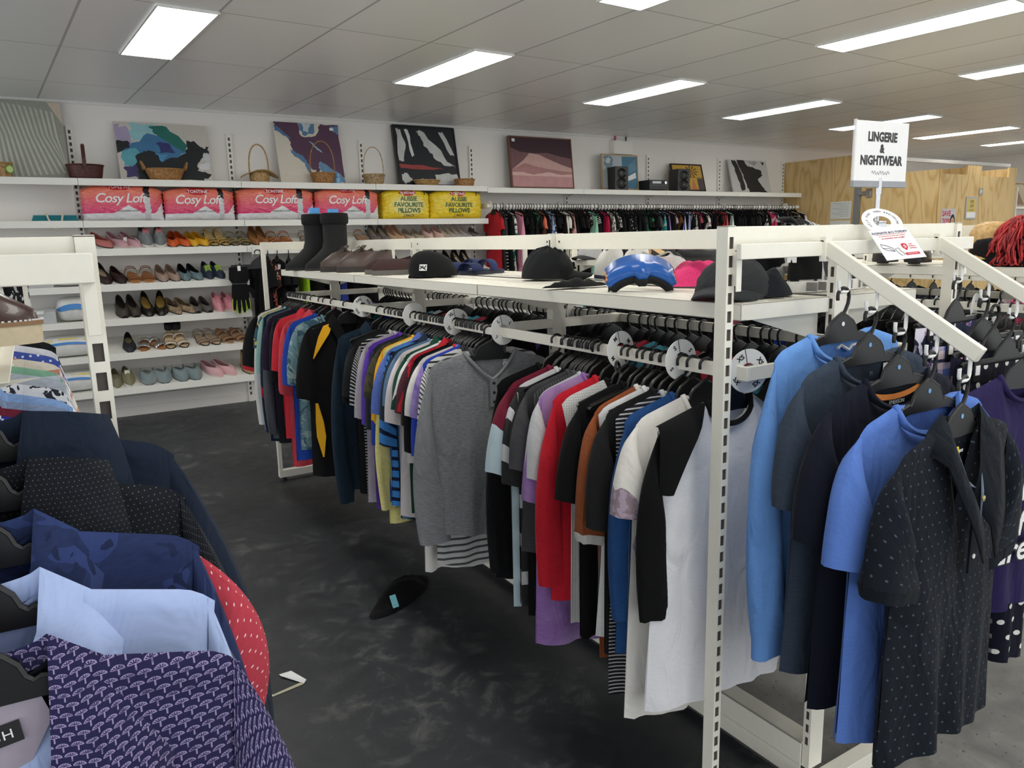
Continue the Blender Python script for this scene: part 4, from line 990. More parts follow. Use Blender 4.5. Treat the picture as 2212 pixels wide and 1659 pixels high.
for y, mt, lb, ct in Lr:
    rz = R(random.Random(int(y * 100)).uniform(-5, 5))
    o = shirt('dress_shirt' if ct == 'shirt' else 'jacket', mt, loc=(LX, y, 1.225), rz=rz, neck='shirt', sleeve='long', sl=.5, L=.62, w=.19, seed=int(y * 53), sleeve_x=.05, collar=.055, fd=.09); tag(o, lb, ct)
    tag(link('clothes_hanger', HANG, None, (LX, y, 1.225), (0, 0, rz)), 'black hanger on the left rack rail between the slotted post and the black jacket', 'hanger', 'hangers on the left rack rail')
lt = shirt('lace_tunic', fb((28, 28, 32), 'blobs', (200, 202, 208), 16, rgb3=(28, 28, 32)), loc=(-.075, 4.57, 1.40), rz=R(60), sleeve=None, L=.48, w=.10, wh=.11, sw=.12, seed=77, neck='scoop'); tag(lt, 'black top with a white lace pattern hung at the far end of the left rack', 'top')
tag(link('clothes_hanger', HANG, None, (-.075, 4.57, 1.40), (0, 0, R(60))), 'black hanger holding the black and white lace top', 'hanger')
cross_bar('display_crossbar', -.76, .062, 4.60, 1.425, 1.455, 'white crossbar at the far end of the left rack')
# ------------------------------------------------------------------ clothes on the back wall rail
WX = [3.99, 4.02, 4.07, 4.13, 4.21, 4.25, 4.28, 4.31, 4.35, 4.41, 4.47, 4.51, 4.59, 4.64, 4.7, 4.77, 4.82, 4.89, 4.95, 5.01, 5.07, 5.14, 5.21, 5.31, 5.4, 5.49, 5.56, 5.64, 5.72, 5.83, 5.89, 5.97, 6.06, 6.15, 6.21, 6.32, 6.4, 6.47, 6.55, 6.62, 6.68, 6.74, 6.84, 6.92, 6.99, 7.07, 7.17, 7.25, 7.33, 7.38, 7.43, 7.49, 7.54, 7.59, 7.65, 7.72, 7.78, 7.87, 7.99, 8.08, 8.18, 8.27, 8.34, 8.46, 8.58]
b_, w_ = (27, 27, 29), (228, 226, 222)
WC = [('red', (190, 40, 50)), ('dark grey', (62, 64, 68)), ('black and white striped', b_, 'hs', w_, 30), ('green and white floral', (226, 222, 214), 'floral', (40, 120, 84), 18, (60, 60, 60)), ('pale pink', (226, 150, 176)), ('mustard yellow', (226, 164, 50)), 0, 0, 0, ('emerald green printed', (30, 110, 84), 'blobs', (120, 200, 160), 30), ('chocolate brown', (86, 50, 40)),
      ('salmon orange', (224, 116, 90)), ('pale blue printed', (170, 186, 214), 'blobs', (70, 90, 150), 22), ('black and white floral', b_, 'floral', w_, 20, (120, 120, 140)), 0, ('cream', (222, 212, 196)), ('white', w_), ('dusty rose lace', (190, 134, 132), 'blobs', (206, 160, 154), 40), 0, 0, ('peach floral', (36, 32, 40), 'floral', (226, 150, 130), 18, w_), ('mint green', (160, 214, 186)),
      ('zebra striped', b_, 'hs', w_, 40), ('crimson', (186, 30, 72)), ('cream and black printed', (226, 220, 206), 'blobs', (40, 36, 36), 30), ('black and white patterned', b_, 'blobs', w_, 40), 0, ('black polka dot', b_, 'dots', w_, 26), 'black polka dot', ('charcoal', (52, 54, 56)), ('bottle green', (32, 96, 70)), ('green and black printed', (24, 26, 26), 'blobs', (40, 140, 90), 14),
      ('grey speckled', (70, 74, 76), 'blobs', (100, 104, 106), 60), ('teal printed', (40, 130, 130), 'blobs', (200, 220, 214), 16), ('lavender', (150, 130, 190)), ('paisley pink and grey', (190, 170, 176), 'floral', (226, 140, 150), 16, (90, 90, 110)), ('leopard brown', (130, 84, 48), 'blobs', (40, 26, 18), 50), ('royal blue striped', (50, 66, 160), 'vs', w_, 30), ('white and blue striped', w_, 'vs', (70, 90, 170), 24),
      ('black and white flecked', w_, 'blobs', b_, 50), ('rose', (176, 76, 92)), ('hot pink', (220, 40, 124)), ('white floral', w_, 'floral', (110, 150, 110), 18, (210, 130, 140)), ('grey lilac', (160, 140, 160)), ('black and red floral', (30, 24, 34), 'floral', (190, 60, 80), 16, w_), ('dark red', (150, 30, 44)), ('salmon red', (206, 84, 84)), ('white and mint', (206, 226, 214)), 0, 0, 0, 0, 0, 0, 0,
      ('dark charcoal', (58, 58, 58)), ('white striped', w_, 'hs', (120, 120, 124), 30), ('black checked', b_, 'check', (190, 190, 190), 30), ('pink and red printed', (214, 60, 100), 'blobs', (236, 190, 200), 14), ('pastel multicoloured', (150, 200, 200), 'floral', (226, 150, 180), 14, (240, 220, 160)), ('navy', (34, 40, 64)), ('dark floral', (50, 56, 50), 'floral', (190, 190, 150), 18, (120, 60, 70)), ('pink floral', (222, 170, 180), 'floral', (190, 90, 110), 16, w_), ('tan', (186, 154, 112)), ('white lace', (226, 226, 226), 'blobs', (200, 200, 204), 40)]
def wsec(x):
    return ('under the pink mountain picture' if x < 5.2 else 'under the framed blue print' if x < 6.3 else 'under the palm picture' if x < 7.5 else 'beside the plywood wall')
rng = random.Random(4); far_hangers = []
WZ = 1.738; RAILY = 6.715
protos = [shirt('blouse', BLK, L=.62 + .1 * (i % 3), w=.17, wh=.19 + .02 * (i % 2), sleeve=[None, 'short', 'long', 'short', 'short'][i], sl=[0, .16, .5, .22, .12][i], nu=12, nv=12, seed=60 + i, sleeve_x=.03, t=.022, neck=['scoop', 'crew', 'crew', 'v', 'crew'][i], rib=False) for i in range(5)]
def wall_item(x, mt, lb, grp, k):
    o = copy_tree(protos[k], (x, RAILY, WZ), (0, 0, -PI / 2 + R(rng.uniform(-9, 9))))
    o.scale = (.92, 1, 1)
    for q in [o] + list(o.children_recursive):
        if q.type == 'MESH': q.material_slots[0].link = 'OBJECT'; q.material_slots[0].material = mt
    tag(o, lb, 'top', grp)
    far_hangers.append(T(x, RAILY, WZ) @ RZ(o.rotation_euler.z))
    return o
for i, (x, c) in enumerate(zip(WX, WC)):
    if c == 0 or isinstance(c, str):
        nm = 'black' if c == 0 else c; mt = BLK if c == 0 else fb(b_, 'dots', w_, 26)
        if c == 0: wall_item(x, mt, 'black top on the back wall rail ' + wsec(x), 'black tops on the wall rail ' + wsec(x), rng.randrange(5))
        else: wall_item(x, mt, 'second black top with white polka dots on the back wall rail', None, 2)
    else:
        mt = fb(c[1]) if len(c) == 2 else fb(c[1], c[2], c[3], c[4], rgb3=c[5] if len(c) > 5 else None)
        wall_item(x, mt, '%s top on the back wall rail %s' % (c[0], wsec(x)), None, rng.randrange(5))
# black tops filling the rail
allx = sorted(WX); extra = []
for a, b in zip(allx[:-1], allx[1:]):
    if b - a > .058: extra.append((a + b) / 2)
for x in extra: wall_item(x, rng.choice([BLK, BLK, fb((33, 34, 38))]), 'black top on the back wall rail ' + wsec(x), 'black tops on the wall rail ' + wsec(x), rng.randrange(5))
for x in (4.44, 5.10, 5.62, 6.02, 7.42, 7.62): 
    far_hangers.append(T(x, RAILY, WZ) @ RZ(PI / 2))
for p in protos:
    for q in list(p.children_recursive): bpy.data.objects.remove(q)
    bpy.data.objects.remove(p)
for x, lb in ((3.955, 'first white disc on the wall rail, at its shoe shelf end'), (4.11, 'second white disc on the wall rail, above the green floral top'), (4.78, 'white disc on the wall rail above the cream and white tops'), (5.32, 'white disc on the wall rail above the crimson top'), (7.25, 'white disc on the wall rail above the red tops'), (8.06, 'white disc on the wall rail above the pastel top'), (8.4, 'white disc on the wall rail nearest the plywood wall')):
    disc((x, RAILY, 1.724), '', lb, 0, PI / 2 + R(random.Random(int(x * 9)).uniform(-12, 12)))

# ------------------------------------------------------------------ hidden side of the middle rack
rng = random.Random(8)
cols = [BLK, CHAR, NAVY, BLK, fb((30, 110, 120)), BLK, fb((214, 90, 120)), NAVY, fb((90, 170, 190)), BLK, fb((110, 80, 150)), fb((190, 190, 196)), BLK, fb((40, 60, 140)), fb((200, 60, 80))]
def quick(name, mt, x, y, z, rz, lb, cat, grp, **k):
    o = shirt(name, mt, loc=(x, y, z), rz=rz, nu=12, nv=10, w=.18, rib=False, **k); tag(o, lb, cat, grp); return o
bproto = [shirt('blouse', BLK, L=.6, w=.18, sleeve=s_, sl=.2, nu=12, nv=10, seed=90 + i, rib=False, t=.022, neck=n_) for i, (s_, n_) in enumerate(((None, 'scoop'), ('short', 'crew'), (None, 'v')))]
CN = {0: 'black', 1: 'charcoal', 2: 'navy', 4: 'teal', 6: 'pink', 8: 'light blue', 10: 'purple', 11: 'pale grey', 13: 'blue', 14: 'red'}
y = 1.12; i = 0; seen = {}
while y < 4.35:
    j = rng.randrange(len(cols)); mt = cols[j]; nm = CN.get(j, 'black'); o = copy_tree(bproto[i % 3], (1.80, y, RZ0), (0, 0, PI + R(rng.uniform(-6, 6))))
    for q in [o] + list(o.children_recursive):
        q.material_slots[0].link = 'OBJECT'; q.material_slots[0].material = mt
    part_ = 'behind the M and S discs' if y < 2.15 else 'beyond the second rack post'
    tag(o, '%s top on the rear rail %s' % (nm, part_), 'top', '%s tops on the rear rail %s' % (nm, part_))
    tag(link('clothes_hanger', HANG, None, (1.80, y, RZ0), (0, 0, PI + R(rng.uniform(-7, 7)))), 'black hanger on the rear rail ' + part_, 'hanger', 'rear rail hangers ' + part_)
    y += rng.choice([.03, .035, .045, .06, .05]); i += 1
    if 2.1 < y < 2.18 or 3.2 < y < 3.28: y += .08
disc((1.80, 2.42, 1.108), '', 'white disc on the rear rail of the middle rack', R(4), R(8))
# the rack behind: clip hangers on its front rail, a second row on the rear one
y = 1.12; i = 0
while y < 4.3:
    mt = cols[rng.randrange(len(cols))]; 
    near = y < 2.3
    part_ = 'behind the sloping arms' if near else 'behind the middle rack shoes'
    o = copy_tree(bproto[i % 3], (3.01, y, RZ0 - .02), (0, 0, R(rng.uniform(-6, 6)))) if i % 2 == 0 else None
    if o:
        for q in [o] + list(o.children_recursive): q.material_slots[0].link = 'OBJECT'; q.material_slots[0].material = BLK if i % 6 else mt
        nm = 'black' if i % 6 else 'coloured'
        tag(o, '%s garment on the rear rack front rail, %s' % (nm, part_), 'top', '%s garments on the rear rack %s' % (nm, part_))
    tag(link('clip_hanger', CLIPH, None, (3.01, y, RZ0), (0, 0, R(rng.uniform(-7, 7)))), 'black clip hanger on the rear rack front rail, ' + part_, 'hanger', 'rear rack clip hangers ' + part_)
    y += rng.choice([.04, .05, .06, .045]); i += 1
for yy, lb in ((1.52, 'white disc on the front rail of the rear rack, right of the sloping arm'), (2.05, 'white disc on the front rail of the rear rack, left of the arm')): disc((3.01, yy, 1.105), '', lb, R(3), R(12))
y = 1.15
while y < 3.0:
    far_hangers.append(T(3.57, y, RZ0) @ RZ(PI + R(rng.uniform(-7, 7))))
    y += rng.choice([.07, .08, .1])
y = 1.15
while y < 4.2:
    o = copy_tree(bproto[int(y * 100) % 3], (4.72, y, RZ0), (0, 0, R(rng.uniform(-6, 6))))
    mt = rng.choice([BLK, BLK, CHAR, NAVY, fb((214, 90, 120)), fb((190, 190, 196))]); nm = {BLK: 'black', CHAR: 'charcoal', NAVY: 'navy'}.get(mt, 'bright')
    for q in [o] + list(o.children_recursive): q.material_slots[0].link = 'OBJECT'; q.material_slots[0].material = mt
    tag(o, '%s garment on the farthest rack before the plywood' % nm, 'top', '%s garments on the farthest rack' % nm)
    far_hangers.append(T(4.72, y, RZ0) @ RZ(o.rotation_euler.z))
    y += rng.choice([.08, .11, .14])
for p in bproto:
    for q in list(p.children_recursive): bpy.data.objects.remove(q)
    bpy.data.objects.remove(p)

# the small far hangers, beyond the three hundred nearest, as one crowd
hv = [tuple(v.co) for v in HANG.vertices]; hf = [tuple(p.vertices) for p in HANG.polygons]; m = MB()
for M in far_hangers: m.add(hv, hf, 0, None, M)
fh = m.build('distant_hangers', BLACKP, smooth=40); fh['kind'] = 'stuff'; fh['label'] = 'black hangers crowded on the back wall rail and the farthest racks'
# ------------------------------------------------------------------ pictures along the top wall shelf
SZ1 = 1.914
def wob(poly, amt, seed, n=4):
    """roughen a polygon so painted shapes get irregular edges"""
    rng = random.Random(seed); out = []
    for i, p in enumerate(poly):
        q = poly[(i + 1) % len(poly)]
        for k in range(n):
            t = k / n; x = p[0] + (q[0] - p[0]) * t; y = p[1] + (q[1] - p[1]) * t
            if k: x += rng.uniform(-amt, amt); y += rng.uniform(-amt, amt)
            out.append((min(1, max(0, x)), min(1, max(0, y))))
    return out
def canvas(name, x0, x1, h, base, patches, label, cat='painting', frame=None, fw=.012, d=.02, y=6.868, z=SZ1, lean=.115, glass=False, frgb=(30, 30, 30), shift=0.0, basemat=None):
    w = x1 - x0; lean_a = math.asin(min(.5, lean / h)); o = empty(name, (x0, y, z)); o.rotation_euler = (-lean_a, 0, 0); tag(o, label, cat)
    m = MB().box((0, 0, 0), (w, d, h)); c = m.build('canvas', basemat or plain('paint', base, .6), o, smooth=0)
    mats = []; pm = MB()
    for k, (rgb, poly) in enumerate(patches):
        mt = plain('paint', rgb, .55, var=.08, scale=14)
        if mt not in mats: mats.append(mt)
        pm.prism([(min(max(u, .001), .999) * w, min(max(v, .001), .999) * h) for u, v in poly], -.0004 - .00012 * (k + 1), 0, 'xz', mats.index(mt))
    if patches: pm.build('painted_shapes', mats, o, smooth=0)
    if frame:
        f = MB(); q = .006
        f.box((-fw, -q, -fw * 0), (0, d + .004, h + fw)); f.box((w, -q, 0), (w + fw, d + .004, h + fw)); f.box((0, -q, h), (w, d + .004, h + fw)); f.box((0, -q, 0), (w, d + .004, fw))
        f.build('frame', frame, o, smooth=0, bevel=.001)
    return o
def el(cx, cy, rx, ry, n=16, rot=0): return [(cx + rx * math.cos(2 * PI * k / n) * math.cos(rot) - ry * math.sin(2 * PI * k / n) * math.sin(rot), cy + rx * math.cos(2 * PI * k / n) * math.sin(rot) + ry * math.sin(2 * PI * k / n) * math.cos(rot)) for k in range(n)]
# palm frond canvas
pts = [((206, 190, 172), [(.86, 1), (1, .72), (1, 1)])]
for k in range(15):
    a0 = k / 14; bx, by = .15 + .75 * a0, .98 - .10 * a0 * a0
    tx, ty = .62 + .36 * a0 - .5 * (1 - a0) , .0 + .10 * a0
    mid = (bx + .10 * (1 - a0) + .02, (by + ty) / 2 + .06); wd = .012
    pts.append(((190, 192, 180), [(bx - wd, by), (bx + wd, by - .02), (mid[0] + wd, mid[1]), (tx + .16 + wd, ty), (tx + .16 - wd, ty), (mid[0] - wd, mid[1])]))
canvas('canvas_painting', -.30, .335, .585, (154, 156, 144), pts, 'tall canvas of a pale grey green palm frond, leftmost on the top shelf')
B1 = (28, 32, 36)
p1 = [((150, 200, 206), wob([(.16, .98), (.42, .98), (.44, .70), (.16, .66)], .03, 1)), ((170, 160, 190), wob([(0, .95), (.14, .9), (.16, .62), (0, .66)], .03, 2)), ((66, 120, 164), wob([(.06, .50), (.30, .78), (.62, .84), (.74, .5), (.5, .35), (.1, .1)], .04, 3)),
      ((96, 170, 184), wob([(.03, .52), (.2, .56), (.22, .2), (.05, .25)], .03, 4)), ((36, 110, 100), wob([(.36, .94), (.56, .95), (.76, .64), (.72, .5), (.52, .72), (.40, .86)], .02, 5)), ((50, 54, 110), wob([(.42, .66), (.56, .66), (.62, .5), (.44, .48)], .04, 6)), ((84, 150, 190), wob([(.40, .5), (.54, .46), (.5, .32), (.42, .34)], .03, 7)),
      ((30, 32, 38), wob([(.0, .66), (.12, .68), (.14, .56), (.0, .46)], .02, 8)), (B1, wob([(.18, .02), (.18, .42), (.28, .52), (.40, .5), (.46, .33), (.74, .5), (.76, .74), (.86, .70), (.94, .58), (1, .64), (1, .52), (.93, .5), (.88, .36), (.84, .2), (.99, .14), (.9, .02)], .018, 9, 5)),
      ((70, 62, 110), wob([(.06, .24), (.18, .26), (.2, .08), (.06, .06)], .03, 10)), ((220, 222, 224), wob([(.86, .30), (.99, .36), (.99, .22), (.88, .2)], .02, 11)), ((206, 208, 214), wob([(.92, .47), (1, .5), (1, .38), (.93, .36)], .02, 12))]
canvas('canvas_painting', .685, 1.375, .475, (206, 200, 192), p1, 'wide canvas of teal, blue and black ink blooms, behind the two-handled basket')
p2 = [((92, 62, 86), wob([(0, 1), (.36, 1), (.40, .78), (.62, .80), (.72, 1), (1, 1), (1, .12), (.86, .16), (.72, .30), (.62, .36), (.60, .2), (.5, .24), (.40, .42), (.26, .52), (.20, .72), (0, .93)], .02, 21)), ((92, 132, 166), wob([(.36, 1), (.62, 1), (.58, .82), (.42, .80)], .02, 22)), ((196, 210, 216), wob([(.42, 1), (.56, 1), (.52, .86), (.45, .86)], .02, 23)),
      ((84, 122, 160), wob([(.0, .95), (.22, .76), (.22, .72), (.0, .86)], .02, 24)), ((90, 130, 168), wob([(.20, .55), (.40, .44), (.5, .26), (.46, .12), (.40, .34), (.22, .50)], .02, 25)), ((110, 150, 186), wob([(.64, .38), (.74, .32), (.98, .12), (1, .02), (.66, .18), (.62, .28)], .02, 26)), ((156, 192, 206), wob([(.50, .70), (.56, .68), (.70, .52), (.62, .56)], .012, 27)), ((96, 132, 168), wob([(.86, .98), (1, .98), (1, .84), (.92, .86)], .02, 28))]
cv = canvas('canvas_painting', 1.94, 2.525, .545, (222, 214, 200), p2, 'canvas of maroon and blue bleeding stains on cream, behind the tall looped basket')
MB().box((.50, -.004, .49), (.535, -.0015, .515)).build('price_sticker', PAPER, cv)
G_ = (34, 37, 42); WH = (206, 206, 204)
p3 = [(WH, wob([(.02, .98), (.10, .96), (.16, .7), (.10, .42), (.02, .42)], .02, 31)), (WH, wob([(.36, .96), (.50, .92), (.80, .5), (.98, .34), (.74, .40), (.60, .56), (.46, .70), (.42, .86)], .03, 32)), (WH, wob([(.74, .94), (.82, .94), (.98, .54), (.9, .56)], .02, 33)), ((228, 228, 228), wob([(.16, .96), (.22, .96), (.28, .52), (.24, .5)], .015, 34)), (WH, wob([(.30, .10), (.66, .20), (.98, .22), (.98, .02), (.5, .02)], .03, 35)), (G_, wob([(.36, .14), (.62, .22), (.60, .10), (.44, .06)], .02, 36)), (WH, wob([(.03, .2), (.12, .22), (.2, .1), (.06, .02)], .02, 37)),
      ((158, 66, 62), wob([(.02, .37), (.40, .36), (.78, .30), (.40, .28), (.02, .30)], .012, 38))]
canvas('framed_painting', 3.075, 3.70, .565, G_, p3, 'black framed black and white brushstroke painting with a red streak', frame=plain('black_frame', (22, 22, 24), .4), fw=.018, d=.03)
p4 = [((182, 132, 132), [(0, 0), (1, 0), (1, .33), (.8, .30), (.62, .36), (.4, .30), (.2, .33), (0, .32)]), ((122, 84, 88), [(0, .80), (.15, .72), (.35, .70), (.6, .72), (.8, .66), (1, .62), (1, .34), (0, .34)]), ((204, 164, 156), [(.0, .36), (.2, .56), (.3, .70), (.45, .68), (.6, .6), (.8, .5), (1, .42), (1, .30), (0, .30)]), ((176, 126, 124), [(0, .36), (.22, .5), (.38, .44), (.55, .40), (.8, .36), (1, .34), (1, .28), (0, .28)]), ((220, 182, 176), [(0, .31), (.16, .32), (.34, .27), (.6, .33), (.8, .28), (1, .30), (1, .22), (0, .22)]), ((194, 144, 144), [(0, 0), (1, 0), (1, .24), (0, .25)])]
cv = canvas('framed_painting', 4.33, 5.10, .515, (62, 36, 46), p4, 'timber framed print of misty pink mountains under a dark plum sky', lean=.06, frame=plain('walnut_frame', (108, 74, 58), .5), fw=.014, d=.03)
MB().box((.02, -.012, .47), (.055, -.007, .50)).build('price_sticker', PAPER, cv)
p5 = [((76, 124, 150), [(.56, 0), (1, 0), (1, .98), (.56, .98)]), ((120, 140, 152), wob([(.05, .98), (.25, .98), (.3, .74), (.16, .62), (.04, .7)], .04, 51)), ((196, 206, 210), wob([(.08, .92), (.2, .94), (.22, .8), (.1, .8)], .03, 52)), ((240, 242, 244), [(.52, .38), (.7, .38), (.95, .52), (.97, .36), (.74, .27), (.53, .28)]), ((96, 140, 164), [(.6, .4), (.98, .6), (.98, .95), (.62, .6)])]
canvas('framed_print', 5.52, 6.02, .375, (178, 188, 194), p5, 'small oak framed print of blue and white shapes, behind a speaker', lean=.03, frame=plain('oak_frame', (184, 152, 112), .5), d=.015)
p6 = [((130, 100, 50), wob([(.3, .4), (.5, .52), (.5, .04), (.36, .04)], .03, 62)), ((196, 120, 80), [(.55, .04), (.76, .04), (.66, .46)]), ((80, 66, 74), [(.80, .5), (.99, .5), (.99, .04), (.80, .04)]), ((120, 96, 40), [(.0, .52), (1, .52), (1, .54), (0, .54)])]
for k in range(11): a = 2 * PI * k / 11; p6.append(((96, 74, 36), [(.62, .76), (.62 + .22 * math.cos(a - .12), .76 + .22 * math.sin(a - .12)), (.62 + .25 * math.cos(a), .76 + .24 * math.sin(a)), (.62 + .2 * math.cos(a + .1), .76 + .2 * math.sin(a + .1))]))
canvas('framed_print', 6.62, 7.10, .32, (206, 164, 70), p6, 'black framed golden palm tree print behind the second speaker', lean=.09, frame=plain('black_frame', (22, 22, 24), .4), fw=.016, d=.015)
p7 = [((36, 36, 36), wob([(.22, 1), (.42, .98), (.5, .8), (.60, .80), (.80, .70), (.84, .55), (.70, .42), (.78, .18), (.9, .0), (.42, .0), (.36, .3), (.30, .6)], .02, 71)), ((40, 40, 40), wob([(.08, .98), (.18, .98), (.30, .5), (.32, .1), (.22, .04), (.16, .5)], .02, 72)), ((30, 30, 30), wob([(.84, .98), (.94, .94), (.9, .86)], .01, 73)), ((160, 160, 158), wob([(.5, .98), (.74, .96), (.66, .84)], .03, 74))]
canvas('canvas_painting', 7.605, 8.31, .42, (200, 200, 198), p7, 'canvas of bold black brush shapes on off-white, last before the plywood')

# electrical box
eb = MB().box((5.74, 6.955, 2.315), (6.02, WY, 2.46)); e = eb.build('electrical_box', WHITE2, smooth=0, bevel=.003); tag(e, 'white electrical box high on the wall above the small framed print', 'box')
MB().tube([(5.80, 7.01, 2.455), (5.80, 7.01, CZ)], .012, 8).build('red_conduit', plain('pink_conduit', (200, 90, 110), .5), e); MB().tube([(5.96, 7.01, 2.455), (5.96, 7.01, CZ)], .007, 8).build('black_cable', INK, e)

# hifi
SPK = plain('black_vinyl', (30, 30, 32), .45)
def speaker(x, label):
    o = empty('bookshelf_speaker', (x, 6.80, SZ1 - .012), R(-8)); tag(o, label, 'speaker')
    MB().box((-.085, -.09, 0), (.085, .09, .25)).build('cabinet', SPK, o, bevel=.003)
    for z, r in ((.175, .055), (.07, .062)):
        q = MB().lathe([(r, 0), (r, .006), (r * .9, .008), (r * .82, .003), (r * .35, -.004), (r * .28, .004), (.0, .006)], 24, 0, T(0, -.09, z) @ RX(PI / 2)); q.build('driver', plain('cone', (18, 18, 19), .3), o, smooth=50)
speaker(5.66, 'black two-driver speaker in front of the small oak framed print'); speaker(6.60, 'black speaker in front of the golden palm tree print')
o = empty('amplifier', (6.19, 6.80, SZ1 - .012), R(-6)); tag(o, 'black stereo unit with a small bright display between the two speakers', 'stereo')
MB().box((-.13, -.11, .006), (.13, .13, .115)).build('case', SPK, o, bevel=.003); MB().box((-.09, -.113, .075), (.03, -.109, .10)).build('display', plain('display_glass', (190, 196, 200), .1), o)
MB().lathe([(.017, 0), (.017, .014), (.0, .015)], 18, 0, T(.09, -.11, .085) @ RX(PI / 2)).build('volume_knob', CHROME, o); MB().box((-.125, -.112, .055), (.125, -.1095, .058)).build('trim_line', plain('grey_line', (110, 110, 112), .4), o)

# baskets
def wicker(rgb, rgb2):
    key = ('wicker', rgb)
    if key in _MC: return _MC[key]
    m = NT('wicker'); m.b.inputs['Roughness'].default_value = .5
    nz = m.n('ShaderNodeTexNoise'); nz.inputs['Scale'].default_value = 60; nz.inputs['Detail'].default_value = 3; m.l(m.coord(), nz.inputs['Vector'])
    m.l(m.ramp(nz.outputs[0], [(.35, lin(rgb2)), (.65, lin(rgb))]), m.b.inputs['Base Color']); _MC[key] = m.mat; return m.mat
HONEY = wicker((186, 138, 82), (140, 96, 52)); TANW = wicker((196, 162, 108), (150, 112, 66)); REDW = wicker((96, 42, 36), (56, 24, 22)); PALE = wicker((198, 176, 130), (140, 104, 74))
def basket(x, y, rb, rt, h, mat, label, z=SZ1, sx=1, sy=1, handle=None, brim=None, ears=False, rz=0, nst=30, rows=11):
    o = empty('wicker_basket', (x, y, z), rz); tag(o, label, 'basket')
    G = []; n = nst * 2
    for i in range(rows * 2 + 1):
        q = i / (rows * 2); r = rb + (rt - rb) * q ** .8; row = []
        for k in range(n):
            a = 2 * PI * k / n; am = .0035 * math.cos(nst * a + PI * (i // 2)) * (1 if i % 2 else .2)
            row.append(((r + am) * math.cos(a) * sx, (r + am) * math.sin(a) * sy, h * q))
        G.append(row)
    m = MB(); m.sheet(G, 0, None, True); m.add(G[0], [tuple(range(n - 1, -1, -1))]); 
    b = m.build('body', mat, o, smooth=60); so = b.modifiers.new('wall', 'SOLIDIFY'); so.thickness = .005
    rim = MB().tube([((rt + .002) * math.cos(2 * PI * k / 40) * sx, (rt + .002) * math.sin(2 * PI * k / 40) * sy, h) for k in range(40)], .006, 7, 0, True); rim.build('rim', mat, o)
    if brim:
        m = MB(); Gb = []
        for i in range(5):
            q = i / 4; Gb.append([((rt + brim * q) * math.cos(2 * PI * k / 40) * sx, (rt + brim * q * .6) * math.sin(2 * PI * k / 40) * sy, h + .03 * q * math.cos(4 * PI * k / 40 + PI) - .012 * q) for k in range(40)])
        m.sheet(Gb, 0, None, True); bb = m.build('wide_brim', mat, o, smooth=60); so = bb.modifiers.new('wall', 'SOLIDIFY'); so.thickness = .004
    if handle:
        hh, th, ha = handle; pts = []
        for k in range(25):
            a = PI * k / 24; xx = rt * sx * math.cos(a) * (1 + .12 * math.sin(a)); pts.append((xx * math.cos(ha), xx * math.sin(ha), h * .8 + (hh - h * .8) * math.sin(a) ** .75))
        MB().tube(pts, th, 7, flat=1.5).build('handle', mat, o)
    if ears:
        for sd in (-1, 1):
            pts = [(sd * (rt * sx + .004 + .02 * math.sin(PI * k / 10)), -.05 + .1 * k / 10, h + .055 * math.sin(PI * k / 10)) for k in range(11)]; MB().tube(pts, .009, 7).build('ear_handle', mat, o)
    return o
basket(-.09, 6.80, .05, .065, .10, TANW, 'small tan basket at the far left of the top shelf')
b0 = [o for o in bpy.data.objects if o.name.startswith('wicker_basket')][-1]
MB().lathe([(.028, 0), (.028, .003)], 20, 0, T(.045, -.055, .055) @ RX(PI / 2) @ RY(R(30))).lathe([(.022, 0), (.022, .004)], 20, 1, T(.045, -.055, .055) @ RX(PI / 2) @ RY(R(30))).build('lime_motif', [plain('lime_green', (130, 180, 60), .5), plain('pale_lime', (200, 224, 150), .5)], b0)
basket(.44, 6.80, .105, .125, .10, REDW, 'dark red oval wicker basket with an upright handle beside the palm canvas', sx=1, sy=.75, handle=(.25, .009, R(86)), nst=26)
basket(1.0, 6.80, .105, .145, .085, HONEY, 'honey coloured basket with two ear handles in front of the ink bloom canvas', sx=1.0, sy=.7, ears=True)
basket(1.74, 6.80, .075, .082, .075, TANW, 'hat-shaped tan basket with a wide brim and tall loop handle', handle=(.31, .0045, R(5)), brim=.075)
basket(2.29, 6.79, .082, .105, .085, HONEY, 'round woven basket with a very tall thin loop, before the stained canvas', handle=(.36, .003, R(-8)))
basket(2.77, 6.79, .078, .098, .085, PALE, 'pale patterned basket with a tall thin loop handle', handle=(.33, .0028, R(4)))
basket(3.30, 6.78, .10, .13, .045, TANW, 'shallow tilted tan basket below the black framed painting', sx=1, sy=.75, nst=24)
basket(3.71, 6.78, .088, .102, .062, HONEY, 'low square honey basket at the end of the top shoe bay shelf', sx=1, sy=.8, nst=24)
j = MB().lathe([(.0, 0), (.028, 0), (.03, .01), (.03, .05), (.018, .06), (.018, .07), (.021, .072), (.021, .08), (0, .08)], 20); o = j.build('blue_jar', clear('blue_glass', (120, 180, 224), .75), None, (2.42, 6.78, SZ1)); tag(o, 'tiny blue glass jar next to the tall looped basket', 'jar')

